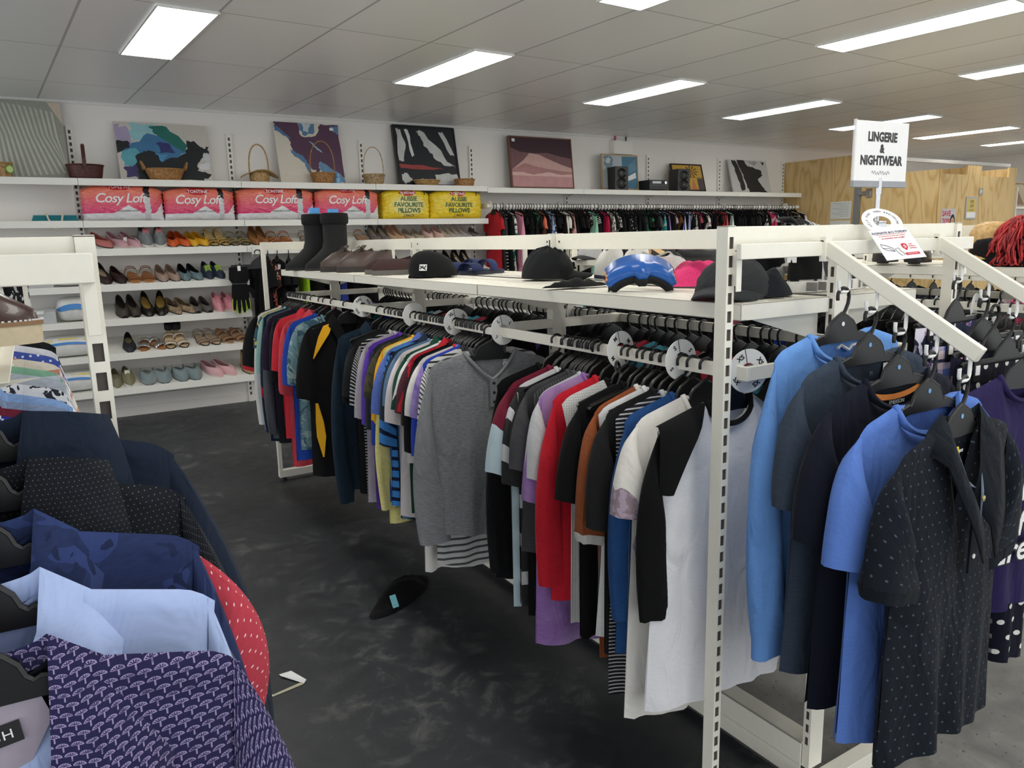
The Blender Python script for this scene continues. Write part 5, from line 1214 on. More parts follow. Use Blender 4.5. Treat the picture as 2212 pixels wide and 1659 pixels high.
# ------------------------------------------------------------------ pillow packs on the second shelf
def pack_mat(kind):
    m = NT('printed_plastic_' + kind); m.b.inputs['Roughness'].default_value = .22; m.b.inputs['Specular IOR Level'].default_value = .6
    sp = m.n('ShaderNodeSeparateXYZ'); m.l(m.coord('UV'), sp.inputs[0]); U, V = sp.outputs[0], sp.outputs[1]
    nz = m.n('ShaderNodeTexNoise'); nz.inputs['Scale'].default_value = 9; nz.inputs['Detail'].default_value = 3; m.l(m.coord('UV', (1.6, 1, 1)), nz.inputs['Vector'])
    if kind == 'pink':
        c = m.ramp(V, [(.22, lin((222, 58, 116))), (.5, lin((232, 92, 112))), (.85, lin((236, 128, 104)))])
        white = lin((232, 232, 234))
        # white pillow showing below a zigzag printed edge
        zig = m.math('MINIMUM', m.math('ADD', .20, m.math('MULTIPLY', m.math('ABSOLUTE', m.math('SUBTRACT', U, .18)), .0)), 1)
        peak = m.math('SUBTRACT', .42, m.math('MULTIPLY', m.math('ABSOLUTE', m.math('SUBTRACT', U, .55)), 1.25))
        edge2 = m.math('MULTIPLY', m.math('SUBTRACT', U, .82), 3.2)
        low = m.math('MAXIMUM', m.math('MAXIMUM', zig, peak), edge2)
        c = m.mix(m.math('LESS_THAN', V, low), c, white)
        strip = m.math('MULTIPLY', m.math('GREATER_THAN', U, .755), m.math('LESS_THAN', U, .83))
        c = m.mix(strip, c, lin((206, 208, 212))); c = m.mix(m.math('MULTIPLY', strip, m.math('GREATER_THAN', V, .66)), c, lin((32, 32, 36)))
    else:
        c = m.ramp(nz.outputs[0], [(.4, lin((240, 206, 30))), (.7, lin((246, 222, 70)))])
        if kind == 'pale': 
            du = m.math('SUBTRACT', U, .5); dv = m.math('SUBTRACT', V, .45); d = m.math('ADD', m.math('MULTIPLY', du, du), m.math('MULTIPLY', dv, dv)); c = m.mix(m.ramp(d, [(.05, (.8, .8, .8, 1)), (.16, (0, 0, 0, 1))]), c, lin((246, 238, 170)))
    m.l(c, m.b.inputs['Base Color']); m.bump(nz.outputs[0], .7, .02); return m.mat
PINKP, YELP, PALP = pack_mat('pink'), pack_mat('yellow'), pack_mat('pale')
def pack(x0, x1, kind, label, z=1.602, h=.275, y0=6.71, depth=.27, seed=1, rz=0):
    w = x1 - x0; rng = random.Random(seed); f = folds(rng, 5, 8, 30)
    bul = lambda u, v: .075 * (max(0, 1 - (2 * u - 1) ** 4) ** .5) * (max(0, 1 - (2 * v - 1) ** 4) ** .5)
    o = empty('pillow_pack', ((x0 + x1) / 2, y0 + depth / 2, z), rz); tag(o, label, 'pillow pack')
    nu, nv = 40, 24
    def fr(u, v): return (-w / 2 + w * u * (1 - .0) + .008 * f(v * 2, u), -depth / 2 + .075 - bul(u, v) + .006 * f(u * 2, v * 3) * (4 * u * (1 - u)), h * v * (.94 + .06 * math.sin(PI * u)) * (1 - .10 * v * abs(2 * u - 1) ** 5))
    F_ = [[fr(i / nu, j / nv) for i in range(nu + 1)] for j in range(nv + 1)]; UV = [[(i / nu, j / nv) for i in range(nu + 1)] for j in range(nv + 1)]
    m = MB(); m.sheet(F_, 0, UV)
    Bk = [[(p[0], depth / 2 - (p[1] + depth / 2) * .8, p[2]) for p in r] for r in F_]; m.sheet(Bk, 0, UV, flip=True)
    # sides, top and bottom close the bag
    for A, C in ((F_[0], Bk[0]), (Bk[-1], F_[-1])): m.sheet([A, C], 0, [[(i / nu, .0 if A is F_[0] else 1) for i in range(nu + 1)]] * 2, flip=True)
    for i in (0, nu): m.sheet([[r[i] for r in F_], [r[i] for r in Bk]], 0, [[(i / nu, j / nv) for j in range(nv + 1)]] * 2, flip=(i == nu))
    m.build('plastic_bag', {'pink': PINKP, 'yellow': YELP, 'pale': PALP}[kind], o, smooth=70)
    def drape(mb, lift=.002):
        mb.v = [(p[0], -depth / 2 + .075 - bul(min(1, max(0, p[0] / w + .5)), min(1, max(0, p[2] / h))) - lift + p[1], p[2]) for p in mb.v]; return mb
    M = RX(PI / 2); W_ = PAPER; RED = plain('label_red', (196, 30, 44), .35); GRN = plain('print_green', (20, 96, 56), .4)
    cx = -.02 if kind == 'pink' else -.01
    tz = h * (.93 if seed in (1, 4) else .86)
    k = MB(); k.lathe([(0, 0), (.085, 0), (.085, .0006), (0, .0006)], 32, 0, T(cx, 0, tz) @ RX(PI / 2) @ S3(1, .32, 1), cap=False); bd = drape(k).build('brand_oval', RED, o, smooth=0)
    t = MB().text('TONTINE', .036, T(cx, -.001, tz - .003) @ M, 0, .0002, bold=.0006); drape(t, .0035).build('brand_lettering', W_, o, smooth=0)
    if kind == 'pink':
        t = MB().text('Cosy Loft', .098, T(cx, 0, h * .60) @ M, 0, .0003, shear=.25, bold=.0012, spacing=.92); drape(t, .004).build('title_lettering', W_, o, smooth=0)
        t = MB().text('MICROFIBRE COVER', .017, T(cx + .045, 0, h * .26) @ M, 0, .0002); drape(t, .004).build('small_lettering', INK, o, smooth=0)
    else:
        t = MB(); 
        for s_, q, z_ in (('AUSSIE', .052, .66), ('FAVOURITE', .052, .46), ('PILLOWS', .052, .27)): t.text(s_, q * 1.12, T(.0, 0, h * z_) @ M, 0, .0003, bold=.0012, spacing=.97)
        drape(t, .004).build('title_lettering', GRN, o, smooth=0)
        t = MB().text('2 PACK', .034, T(.0, 0, h * .10) @ M, 0, .0002); drape(t, .004).build('small_lettering', INK, o, smooth=0)
        t = MB().text('1', .05, T(w * .36, 0, h * .86) @ M, 0, .0002, bold=.002); drape(t, .004).build('corner_lettering', INK, o, smooth=0)
    return o
pack(.385, .955, 'pink', 'pink pillow pack on the second shelf, below the dark red basket', seed=1)
pack(.965, 1.505, 'pink', 'pink pillow pack below the two-handled basket', seed=2, h=.262)
pack(1.53, 2.18, 'pink', 'pink pillow pack below the hat-shaped basket, left of the boots', seed=3)
pack(2.20, 2.79, 'pink', 'pink pillow pack behind the black boots, touching the yellow packs', seed=4)
pack(2.835, 3.31, 'pale', 'pale yellow two-pillow pack next to the last pink pack', seed=5)
pack(3.325, 3.885, 'yellow', 'bright yellow two-pillow pack at the shelf end by the clothes', seed=6)
# folded teal bag with rope handles
bg = MB(); 
for k in range(3): bg.box((-.15 + .005 * k, -.10, .014 * k), (.15 - .004 * k, .10, .014 * k + .013))
bo = bg.build('folded_tote', fb((50, 130, 140), 'blobs', (24, 30, 36), 22, rgb3=(210, 214, 206)), None, (.20, 6.83, 1.602), smooth=0, bevel=.004); tag(bo, 'folded teal and black patterned tote lying left of the pink pillow packs', 'bag')
MB().tube([(-.06, -.10, .04), (-.055, -.115, .05), (-.045, -.125, .01), (-.02, -.13, -.05), (.0, -.13, -.065), (.025, -.13, -.05), (.04, -.125, .0), (.05, -.115, .045), (.055, -.10, .04)], .007, 8).build('rope_handle', plain('cream_rope', (206, 196, 176), .8), bo)
# ------------------------------------------------------------------ left bay: clear boxes and wrapped bedding
CLR = clear('clear_plastic', (236, 238, 240), .35)
for x0, x1, z, h, lb in ((-.06, .13, LV[3], .115, 'clear plastic box on the fourth shelf of the left bay'), (-.09, .12, LV[4], .115, 'clear plastic box with a clasp on the fifth shelf of the left bay')):
    e = empty('storage_box', ((x0 + x1) / 2, 6.83, z)); tag(e, lb, 'box'); w = (x1 - x0) / 2
    m = MB(); t_ = .002; m.box((-w, -.12, 0), (w, .12, t_)).box((-w, -.12, 0), (w, -.118, h * .8)).box((-w, .118, 0), (w, .12, h * .8)).box((-w, -.12, 0), (-w + t_, .12, h * .8)).box((w - t_, -.12, 0), (w, .12, h * .8)); m.build('tub', CLR, e, smooth=0)
    MB().box((-w - .004, -.124, h * .8), (w + .004, .124, h * .8 + .012)).build('lid', CLR, e, bevel=.003); MB().box((-.03, -.128, h * .62), (.03, -.122, h * .84)).build('clasp', WPLAS, e, bevel=.002)
BLUB = plain('blue_band', (58, 132, 206), .4); YELB = plain('yellow_band', (236, 214, 110), .4)
def quilt(x0, x1, z, h, lb, seed, bands=((.55, .12, 0),)):
    rng = random.Random(seed); f = folds(rng, 5, 10, 40); w = x1 - x0; m = MB(); n = 24
    o = empty('quilt_pack', ((x0 + x1) / 2, 6.83, z)); tag(o, lb, 'bedding pack'); rings = []
    for i in range(21):
        q = i / 20; s = max(.02, 1 - abs(2 * q - 1) ** 5) ** .5
        rings.append([(-w / 2 + w * q, .11 * s * math.cos(2 * PI * k / n) * (1 + .06 * f(q, k * .3)), h / 2 + h / 2 * s * (abs(math.sin(2 * PI * k / n)) ** .7) * (1 if k < n / 2 else -1) * (.97 + .05 * f(k * .1, q))) for k in range(n)])
    m.loft(rings); m.build('bag', plain('white_quilt', (226, 226, 224), .35, bump=.3, scale=18), o, smooth=70)
    for v, t_, mi in bands:
        b = MB(); G = []
        for i in range(21):
            q = i / 20; s = max(.02, 1 - abs(2 * q - 1) ** 5) ** .5; row = []
            for k in range(3):
                zz = v + t_ * (k / 2 - .5) + .12 * math.sin(PI * q); a = math.asin(max(-1, min(1, 2 * zz - 1))); row.append((-w / 2 + w * q, -.115 * s * abs(math.cos(a)) - .004, h / 2 + h / 2 * s * math.sin(a)))
            G.append(row)
        b.sheet(G); b.build('printed_band', (BLUB, YELB)[mi], o, smooth=60)
quilt(.14, .36, LV[3], .12, 'white and blue bedding pack beside the upper clear box', 1, ((.6, .3, 0),))
quilt(.13, .37, LV[4], .19, 'tall white bedding pack with a blue corner beside the lower clear box', 2, ((.5, .22, 0),))
quilt(-.02, .37, LV[5], .17, 'long white bedding pack with blue and yellow bands on the sixth shelf', 3, ((.55, .1, 0), (.74, .06, 1)))
quilt(.02, .37, LV[6], .17, 'white bedding pack with blue and yellow bands on the bottom shelf', 4, ((.55, .1, 0), (.74, .06, 1)))
# ------------------------------------------------------------------ shoes
def smat(rgb, rough=.6): return plain('shoe_material', rgb, rough, bump=.05, scale=120)
SOLEB, SOLEW, SOLET = smat((34, 32, 32)), smat((232, 230, 224)), smat((150, 110, 74))
def outline(L, W, n=36, point=.0):
    """shoe plan: toe at -y"""
    out = []
    for k in range(n):
        a = 2 * PI * k / n; c, s = math.cos(a), math.sin(a)
        y = -s * L / 2; q = (1 - s) / 2                       # 0 at toe, 1 at heel
        wd = W / 2 * (.80 + .28 * math.exp(-((q - .32) / .22) ** 2) - .10 * math.exp(-((q - .62) / .14) ** 2))
        x = c * wd * (1 - point * max(0, s) ** 2 * .5)
        if point and s > .3: x *= 1 - point * .35 * (s - .3)
        out.append((x + .004 * math.exp(-((q - .25) / .2) ** 2), y))
    return out
def lift(y, L, heel, plat=0):
    """height of the foot bed above the ground: raised heel, flat ball"""
    t = (y / L + .5); 
    return plat + (heel * max(0, (t - .32) / .68) ** 1.25 if heel else 0)
def shoe(name, label, x, y, z, rz=0, tilt=0, L=.25, W=.088, col=(30, 30, 30), kind='flat', sole=None, inner=(200, 180, 150), heel=0, hcol=None, toe=.038, back=.055, open_=None, plat=.0, solet=.008, point=0, rough=.6, laces=None, tongue=None, mat=None, cat='shoe', toecol=None, toemat=None, group=None, sole_mat=None, roll=0, cap=None, block=.018):
    o = empty(name, (x, y, z)); o.rotation_mode = 'XYZ'; o.matrix_world = T(x, y, z) @ RX(tilt) @ RZ(rz) @ RY(roll); tag(o, label, cat, group)
    P = outline(L, W, 36, point); n = len(P); up = mat or smat(col, rough); sm = sole_mat or (smat(sole) if sole else SOLEB)
    def zb(yy): return lift(yy, L, heel, plat)
    # sole
    s = MB(); a = [(px * 1.02, py * 1.01, zb(py)) for px, py in P]; b = [(px * 1.03, py * 1.015, zb(py) + solet) for px, py in P]; a2 = [(px * .96, py * .98, zb(py)) for px, py in P]
    s.sheet([a2, a, b, [(px * .9, py * .95, zb(py) + solet) for px, py in P]], 0, None, True); s.add(a2, [tuple(range(n))]); s.build('sole', sm, o, smooth=50)
    i_ = MB(); i_.add([(px * .95, py * .96, zb(py) + solet + .001) for px, py in P], [tuple(range(n))][::-1]); 
    ins = MB(); rows = []
    for q in (1, .5): rows.append([(px * .95 * q, py * .96 * q, zb(py * q) + solet + .0015) for px, py in P])
    ins.sheet(rows, 0, None, True); ins.add(rows[-1], [tuple(range(n))]); ins.build('insole', smat(inner), o, smooth=50)
    if heel > .02:
        h = MB(); hw = W * .30 if block > .012 else .010; yb = L * .36; hl = block
        h.loft([[(hw * .8 * c, yb + hl * .8 * s_, 0) for c, s_ in [(math.cos(2 * PI * k / 14), math.sin(2 * PI * k / 14)) for k in range(14)]], [(W * .34 * c, yb + L * .11 * s_, zb(yb)) for c, s_ in [(math.cos(2 * PI * k / 14), math.sin(2 * PI * k / 14)) for k in range(14)]]]); h.build('heel', smat(hcol or col), o, smooth=50)
    if kind in ('flat', 'sneaker', 'loafer', 'peep', 'boot', 'mule'):
        yc, ly, wx = open_ or {'flat': (.085, .37, .66), 'peep': (.085, .37, .66), 'sneaker': (.20, .25, .60), 'loafer': (.13, .32, .62), 'boot': (.22, .22, .62), 'mule': (.16, .33, .8)}[kind]
        u = MB(); R0, R1, R2, R3 = [], [], [], []
        for k, (px, py) in enumerate(P):
            a = 2 * PI * k / n; c, s_ = math.cos(a), math.sin(a)
            ox, oy = W / 2 * wx * c * (.86 if s_ < 0 else .95), yc * L - s_ * ly * L
            q = min(1, max(0, oy / L + .5)); zt = zb(oy) + solet
            hh = toe * (1 - q) + back * q if kind != 'sneaker' else back * (1.0 - .24 * abs(c) ** 1.5)
            if kind in ('flat', 'peep', 'loafer'): hh = toe * .95 + (back - toe * .95) * max(0, (q - .55) / .45) ** 1.5 - .006 * math.exp(-((q - .6) / .15) ** 2)
            if kind == 'mule' and s_ < -.2: hh = .006
            R3.append((ox, oy, zt + hh)); toe_side = kind == 'sneaker' and s_ > .15; R0.append((px * 1.0, py, zb(py) + solet * .7))
            mx, my = px * .985 + 0, py * .985; hm = (toe * 1.0 if toe_side else hh) * (.62 if s_ > .2 else .55)
            R1.append((mx * 1.0, my * .99, zb(my) + solet + hm * .62)); t = .5
            R2.append((px * .42 + ox * .58, py * .52 + oy * .48, (zb(py) * .5 + zb(oy) * .5) + solet + (toe * 1.08 + (hh - toe) * .12 if toe_side else hh * (.93 if s_ > 0 else .86))))
        R4 = [(p[0] * .96, p[1] + (yc * L - p[1]) * .03, p[2] - .006) for p in R3]
        u.sheet([R0, R1, R2, R3, R4], 0, None, True)
        uo = u.build('upper', [up], o, smooth=75)
        if toecol or toemat:      # a differently coloured toe
            tc = MB(); idx = [k for k in range(n) if math.sin(2 * PI * k / n) > .1]
            ex = lambda r, k, f: (r[k][0] * f, r[k][1] * f, r[k][2] + .0012)
            tc.sheet([[ex(R0, k, 1.012) for k in idx], [ex(R1, k, 1.014) for k in idx], [ex(R2, k, 1.012) for k in idx], [ex(R3, k, 1.0) for k in idx]]); tc.build('toe_panel', toemat or smat(toecol), o, smooth=75)
        if kind == 'boot' and cap:
            pass
        if laces:
            l = MB(); 
            ya, za = -.29 * L, zb(-.29 * L) + solet + toe * 1.10; yb, zb_ = yc * L - ly * L, zb(0) + solet + back
            for k in range(5):
                q = .30 + .16 * k; yy = ya + (yb - ya) * q; zz = za + (zb_ - za) * q
                l.tube([(-W * .24, yy, zz - .010), (-W * .1, yy + .003, zz + .0015), (W * .1, yy + .003, zz + .0015), (W * .24, yy, zz - .010)], .003, 6)
            for sd in (-1, 1): l.tube([(0, yb - .004, zb_ + .003), (sd * .016, yb - .006, zb_ + .010), (sd * .030, yb - .012, zb_ + .002), (sd * .018, yb - .012, zb_ - .004), (0, yb - .006, zb_ + .001)], .0024, 5)
            l.build('laces', smat(laces), o)
        if tongue:
            t = MB(); yy = yc * L - ly * L; zq = zb(yy) + solet + back; t.sheet([[(sx_ * W * .2, yy - .012 + .022 * q, zq - .008 + .022 * q) for sx_ in (-1, -.4, .4, 1)] for q in (0, .5, 1.1)]); to = t.build('tongue', smat(tongue), o, smooth=60); so = to.modifiers.new('t', 'SOLIDIFY'); so.thickness = .006
        if kind == 'peep':
            g = MB().lathe([(0, 0), (.017, 0), (.017, .002), (0, .002)], 16, 0, T(0, -L * .488, solet + zb(-L / 2) + .010) @ RX(PI / 2) @ S3(1, .5, 1), cap=False); g.build('peep_toe', smat((20, 18, 18)), o)
    elif kind == 'sandal':
        st = MB(); 
        for yy, wd, hz in ((-.30, .026, .030), (-.12, .022, .036), (.30, .014, .05)):
            yq = yy * L; half = W * .50; G = []
            for k in range(13):
                a = PI * k / 12; G.append([(half * math.cos(a) * 1.02, yq + d_ , zb(yq) + solet + hz * math.sin(a) ** .8) for d_ in (-wd / 2, wd / 2)])
            st.sheet(G)
        so_ = st.build('straps', up, o, smooth=60); sd = so_.modifiers.new('t', 'SOLIDIFY'); sd.thickness = .003
        bk = MB().tube([(W * .40 * math.cos(PI * k / 12) , L * .34 + L * .13 * math.sin(PI * k / 12), zb(L * .45) + solet + .035 + .012 * math.sin(PI * k / 12)) for k in range(13)], .004, 6, flat=.6); bk.build('heel_strap', up, o)
    elif kind == 'slide':
        st = MB()
        for yy, wd, hz in ((-.26, .055, .034), (.12, .04, .046)):
            yq = yy * L; half = W * .50; G = []
            for k in range(13):
                a = PI * k / 12; G.append([(half * math.cos(a) * 1.02, yq + d_, zb(yq) + solet + hz * math.sin(a) ** .8) for d_ in (-wd / 2, 0, wd / 2)])
            st.sheet(G)
        so_ = st.build('straps', up, o, smooth=60); sd = so_.modifiers.new('t', 'SOLIDIFY'); sd.thickness = .003
    return o
def on_shelf(name, label, X, lv, lab2=None, **k):
    """a shoe standing on a sloping wall shelf, toe against the lip"""
    k['L'] = k.get('L', .25) * 1.10; k['W'] = k.get('W', .088) * 1.10; k['back'] = k.get('back', .055) * 1.12; k['toe'] = k.get('toe', .038) * 1.12
    L = k['L']; slope = math.atan(.109 / .338); yt = WY - .34 + .006
    yc = yt + (L * .5) * math.cos(slope) + k.pop('dy', 0); zc = LV[lv] - .004 + (yc - (WY - .338)) * .109 / .334 + .0015
    return shoe(name, label, X, yc, zc, rz=R(k.pop('rz', 0)), tilt=slope, **k)
def pair(name, lv, X1, X2, desc, n1, n2, rz=(0, 0), **k):
    a = on_shelf(name, '%s, the one nearer %s' % (desc, n1), X1, lv, rz=rz[0], **dict(k)); b = on_shelf(name, '%s, the one nearer %s' % (desc, n2), X2, lv, rz=rz[1], **dict(k)); return a, b
GLIT = plain('pink_glitter', (206, 160, 168), .35, bump=.5, scale=400); GOLD = plain('gold_leather', (206, 172, 96), .3, .45); PEWT = plain('pewter_gold', (170, 156, 110), .3, .5)
on_shelf('flat_shoe', 'dusty rose shoe half hidden by the left post on the top shoe shelf', .49, 2, rz=28, col=(190, 110, 104), L=.24)
a, b = pair('boat_shoe', 2, .60, .695, 'pink glitter slip-on with a swing ticket', 'the dusty rose shoe', 'the grey sneakers', (26, 24), mat=GLIT, inner=(190, 170, 160), sole=(226, 206, 206), L=.25, kind='loafer')
MB().box((-.014, -.001, -.02), (.014, .001, .02)).build('swing_ticket', PAPER, a, (.02, -.08, .05)); MB().tube([(0, -.07, .06), (.006, -.115, .05), (.004, -.135, -.02), (.012, -.14, -.09)], .002, 5).build('loose_lace', SOLEW, b)
a, b = pair('running_shoe', 2, .80, .905, 'grey running shoe with a coral lining', 'the pink glitter slip-ons', 'the orange flats', (6, -3), col=(122, 126, 128), kind='sneaker', open_=(.12, .32, .62), sole_mat=SOLEW, inner=(232, 110, 110), toe=.05, back=.085, solet=.022, laces=(150, 150, 150), tongue=(236, 104, 108), W=.098)
pair('flat_shoe', 2, 1.0, 1.075, 'burnt orange flat', 'the grey running shoes', 'the mustard flats', (-4, 14), col=(214, 96, 40), inner=(120, 52, 34), L=.235)
pair('flat_shoe', 2, 1.145, 1.215, 'mustard yellow suede flat', 'the orange flats', 'the gold strappy heels', (6, 16), col=(222, 168, 36), inner=(190, 164, 110), L=.225)
pair('strappy_heel', 2, 1.30, 1.385, 'shiny gold strappy heel', 'the mustard flats', 'the pewter sandals', (8, 10), mat=GOLD, kind='sandal', heel=.06, block=.01, inner=(206, 180, 120), L=.235)
pair('metallic_sandal', 2, 1.47, 1.56, 'pewter gold sandal with an ankle loop', 'the gold heels', 'the tan pumps', (4, 2), mat=PEWT, kind='sandal', inner=(150, 136, 100), L=.225)
pair('pointed_pump', 2, 1.65, 1.72, 'tan pointed pump', 'the pewter sandals', 'the orange brown sandals', (0, 4), col=(150, 100, 58), inner=(170, 124, 78), point=.6, heel=.05, L=.24)
pair('leather_sandal', 2, 1.815, 1.92, 'orange brown buckle sandal', 'the tan pumps', 'the black boots', (3, -3), col=(178, 104, 54), kind='sandal', sole=(150, 96, 56), inner=(190, 130, 80), L=.22)
pair('leather_sandal', 2, 2.10, 2.22, 'low beige sandal beside the black boots', 'the orange brown sandals', 'the shelf middle', (0, 0), col=(150, 140, 124), kind='sandal', L=.22)
on_shelf('leather_sandal', 'single tan loop sandal on the top shoe shelf behind the rack rail', 2.62, 2, col=(170, 116, 80), kind='sandal', L=.23)
pair('peep_heel', 2, 2.745, 2.84, 'grey and black snake print heel', 'the tan loop sandal', 'the nude pumps', (4, 4), col=(112, 104, 98), kind='peep', heel=.06, L=.23)
pair('pointed_pump', 2, 2.92, 2.99, 'nude pointed pump', 'the snake print heels', 'the beige flats', (3, 8), col=(196, 160, 130), point=.6, heel=.05, inner=(206, 170, 140), L=.24)
pair('flat_shoe', 2, 3.09, 3.19, 'low beige flat behind the rack rail', 'the nude pumps', 'the blush bow shoes', (0, 5), col=(176, 160, 140), inner=(190, 176, 156), L=.22)
pair('bow_shoe', 2, 3.29, 3.40, 'blush shoe with a big bow', 'the beige flats', 'the clear heels', (0, 4), col=(214, 180, 168), kind='peep', toe=.055, heel=.03, L=.23)
pair('clear_heel', 2, 3.50, 3.57, 'clear plastic heel', 'the blush bow shoes', 'the second clear pair', (10, 10), mat=clear('clear_vinyl', (220, 216, 210), .45), point=.5, heel=.06, L=.24)
pair('clear_heel', 2, 3.64, 3.71, 'clear and silver heel', 'the first clear pair', 'the shelf end', (8, 12), mat=clear('clear_vinyl_silver', (200, 200, 204), .5), point=.5, heel=.06, L=.24)
on_shelf('flat_shoe', 'grey pointed flat at the very end of the top shoe shelf', 3.82, 2, col=(120, 112, 108), point=.5, L=.23)
# second row
on_shelf('ankle_boot', 'dark brown heeled shoe half hidden by the left post on the second shoe shelf', .475, 3, rz=10, col=(44, 26, 22), heel=.04, L=.24)
on_shelf('loafer', 'dark chocolate loafer next to the tan buckle sandals', .575, 3, rz=12, col=(52, 34, 30), inner=(150, 104, 70), L=.255, kind='loafer', toemat=smat((46, 26, 26)))
pair('leather_sandal', 3, .685, .79, 'tan leather sandal with crossed straps', 'the chocolate loafer', 'the taupe flats', (4, 0), col=(140, 90, 56), kind='sandal', sole=(196, 140, 90), inner=(190, 128, 76), L=.23, solet=.014)
pair('flat_shoe', 3, .89, .975, 'taupe suede flat', 'the tan sandals', 'the printed toe flats', (4, 8), col=(168, 142, 128), inner=(170, 140, 122), L=.25)
TWEED = plain('blue_tweed', (110, 132, 140), .6, bump=.3, scale=90, var=.6)
pair('flat_shoe', 3, 1.06, 1.145, 'black flat with a blue mottled toe', 'the taupe flats', 'the navy trainers', (3, 12), col=(28, 28, 34), inner=(26, 28, 40), L=.25, toemat=TWEED)
pair('trainer', 3, 1.245, 1.325, 'navy trainer with lime piping', 'the printed toe flats', 'the black gloves', (4, 10), col=(36, 46, 66), kind='sneaker', sole_mat=SOLEW, laces=(170, 200, 80), inner=(60, 66, 80), L=.235, back=.07)
# third row
pair('slingback_heel', 4, .575, .655, 'chunky dark brown slingback', 'the left post', 'the black pumps', (4, 6), col=(66, 58, 52), kind='peep', toe=.055, heel=.05, inner=(60, 50, 46), L=.24, back=.05)
pair('pump', 4, .76, .865, 'black patent pump with a mustard insole', 'the brown slingbacks', 'the zebra flats', (2, -6), col=(40, 36, 32), inner=(196, 158, 80), heel=.055, L=.275, W=.094, rough=.25)
ZEB = plain('zebra_print', (150, 128, 100), .6, var=.7, scale=36)
pair('flat_shoe', 4, .955, 1.045, 'zebra print flat with stickers inside', 'the black pumps', 'the grey peep toes', (16, 24), mat=ZEB, inner=(30, 28, 28), L=.245, point=.4)
pair('peep_toe_flat', 4, 1.125, 1.205, 'black and grey peep toe flat', 'the zebra flats', 'the pink sneakers', (2, 8), col=(96, 90, 86), kind='peep', inner=(26, 26, 30), L=.23)
pair('canvas_sneaker', 4, 1.305, 1.395, 'baby pink lace-up sneaker', 'the grey peep toes', 'the black glove', (4, 12), col=(232, 160, 170), kind='sneaker', sole=(244, 214, 200), inner=(210, 130, 140), laces=(236, 150, 166), tongue=(226, 140, 150), L=.245, back=.075)
# fourth row
on_shelf('loafer', 'single black loafer on the fourth shoe shelf', .60, 5, col=(36, 38, 44), inner=(186, 176, 130), kind='loafer', L=.265, rz=-3)
SILV = plain('silver_strap', (206, 206, 206), .2, .8)
pair('flat_sandal', 5, .71, .80, 'tan flat sandal with silver straps', 'the black loafer', 'the black cuff heels', (-10, 22), mat=SILV, kind='slide', inner=(186, 128, 84), sole=(176, 120, 76), L=.22)
a, b = pair('cuff_heel', 5, .905, .985, 'nude heel with a wide black ankle cuff', 'the silver strap sandals', 'the beige strappy pair', (-6, 10), col=(206, 190, 170), kind='slide', inner=(210, 184, 146), heel=.06, block=.01, L=.23)
for q in (a, b): MB().lathe([(.034, .10), (.036, .12), (.036, .15)], 18, 0, T(0, .085, -.01), 1, 1, cap=False).build('ankle_cuff', smat((24, 24, 26)), q)
pair('strappy_sandal', 5, 1.15, 1.235, 'beige slingback sandal with crossed toe straps', 'the black cuff heels', 'the brown slides', (8, 12), col=(150, 130, 116), kind='sandal', inner=(206, 180, 146), L=.235)
pair('wedge_slide', 5, 1.34, 1.455, 'brown two-strap slide', 'the beige strappy pair', 'the hanging clothes', (14, 14), col=(150, 112, 82), kind='slide', inner=(170, 136, 104), sole=(196, 170, 140), heel=.03, L=.255, W=.098)
# bottom row
on_shelf('sneaker', 'olive sneaker touching the left post on the bottom shelf', .475, 6, col=(126, 120, 96), kind='sneaker', sole_mat=SOLEW, laces=(110, 104, 84), L=.24)
on_shelf('sneaker', 'olive and white sneaker beside the bagged slippers', .56, 6, rz=4, col=(132, 126, 96), kind='sneaker', sole_mat=SOLEW, solet=.02, tongue=(232, 230, 214), L=.24)
FELT = fb((134, 148, 150))
pair('house_slipper', 6, .71, .815, 'grey felt slipper in a plastic bag', 'the olive sneakers', 'the unbagged pair', (-2, 6), mat=FELT, kind='mule', inner=(128, 140, 142), sole=(90, 92, 92), L=.25, W=.115, toe=.06)
bag = MB(); f = folds(random.Random(3), 6, 10, 50)
bag.sheet([[(-.13 + .26 * i / 20, -.16 + .26 * j / 14 - .006 * (j == 0), .03 + .055 * math.sin(PI * i / 20) ** .6 * math.sin(PI * (j + .5) / 15) ** .6 + .006 * f(i * .1, j * .3)) for i in range(21)] for j in range(15)])
tag(bag.build('plastic_bag', clear('bag_film', (240, 244, 246), .13, .08), None, (.765, 6.86, LV[6] + .03), (math.atan(.32), 0, 0), smooth=70), 'clear plastic bag around the first grey slippers', 'bag')
pair('house_slipper', 6, .955, 1.05, 'grey felt slipper with a rose gold motif', 'the bagged pair', 'the pink slippers', (6, 10), mat=FELT, kind='mule', inner=(128, 140, 142), sole=(90, 92, 92), L=.25, W=.115, toe=.06)
bag = MB(); bag.sheet([[(-.12 + .24 * i / 20, .02 * f(i * .12, j * .4), .10 * j / 10 + .02 * f(i * .2, 1)) for i in range(21)] for j in range(11)])
tag(bag.build('plastic_bag', clear('bag_film', (240, 244, 246), .13, .08), None, (1.12, 6.96, LV[6] + .10), (R(-20), 0, 0), smooth=70), 'crumpled clear bag standing behind the grey and pink slippers', 'bag')
pair('fluffy_slipper', 6, 1.21, 1.315, 'pale pink slipper with a burgundy lining', 'the grey slippers', 'the tan boot', (28, 30), mat=fb((222, 176, 180)), kind='loafer', inner=(110, 24, 44), sole=(226, 206, 204), L=.25, W=.105, toe=.05)
on_shelf('tall_boot', 'tan boot standing at the end of the bottom shoe shelf', 1.50, 6, rz=8, col=(176, 146, 108), kind='sneaker', back=.16, toe=.07, L=.22)
on_shelf('flat_shoe', 'beige shoe half hidden by the hanging clothes on the fourth shelf', 1.60, 5, col=(176, 150, 130), L=.22)
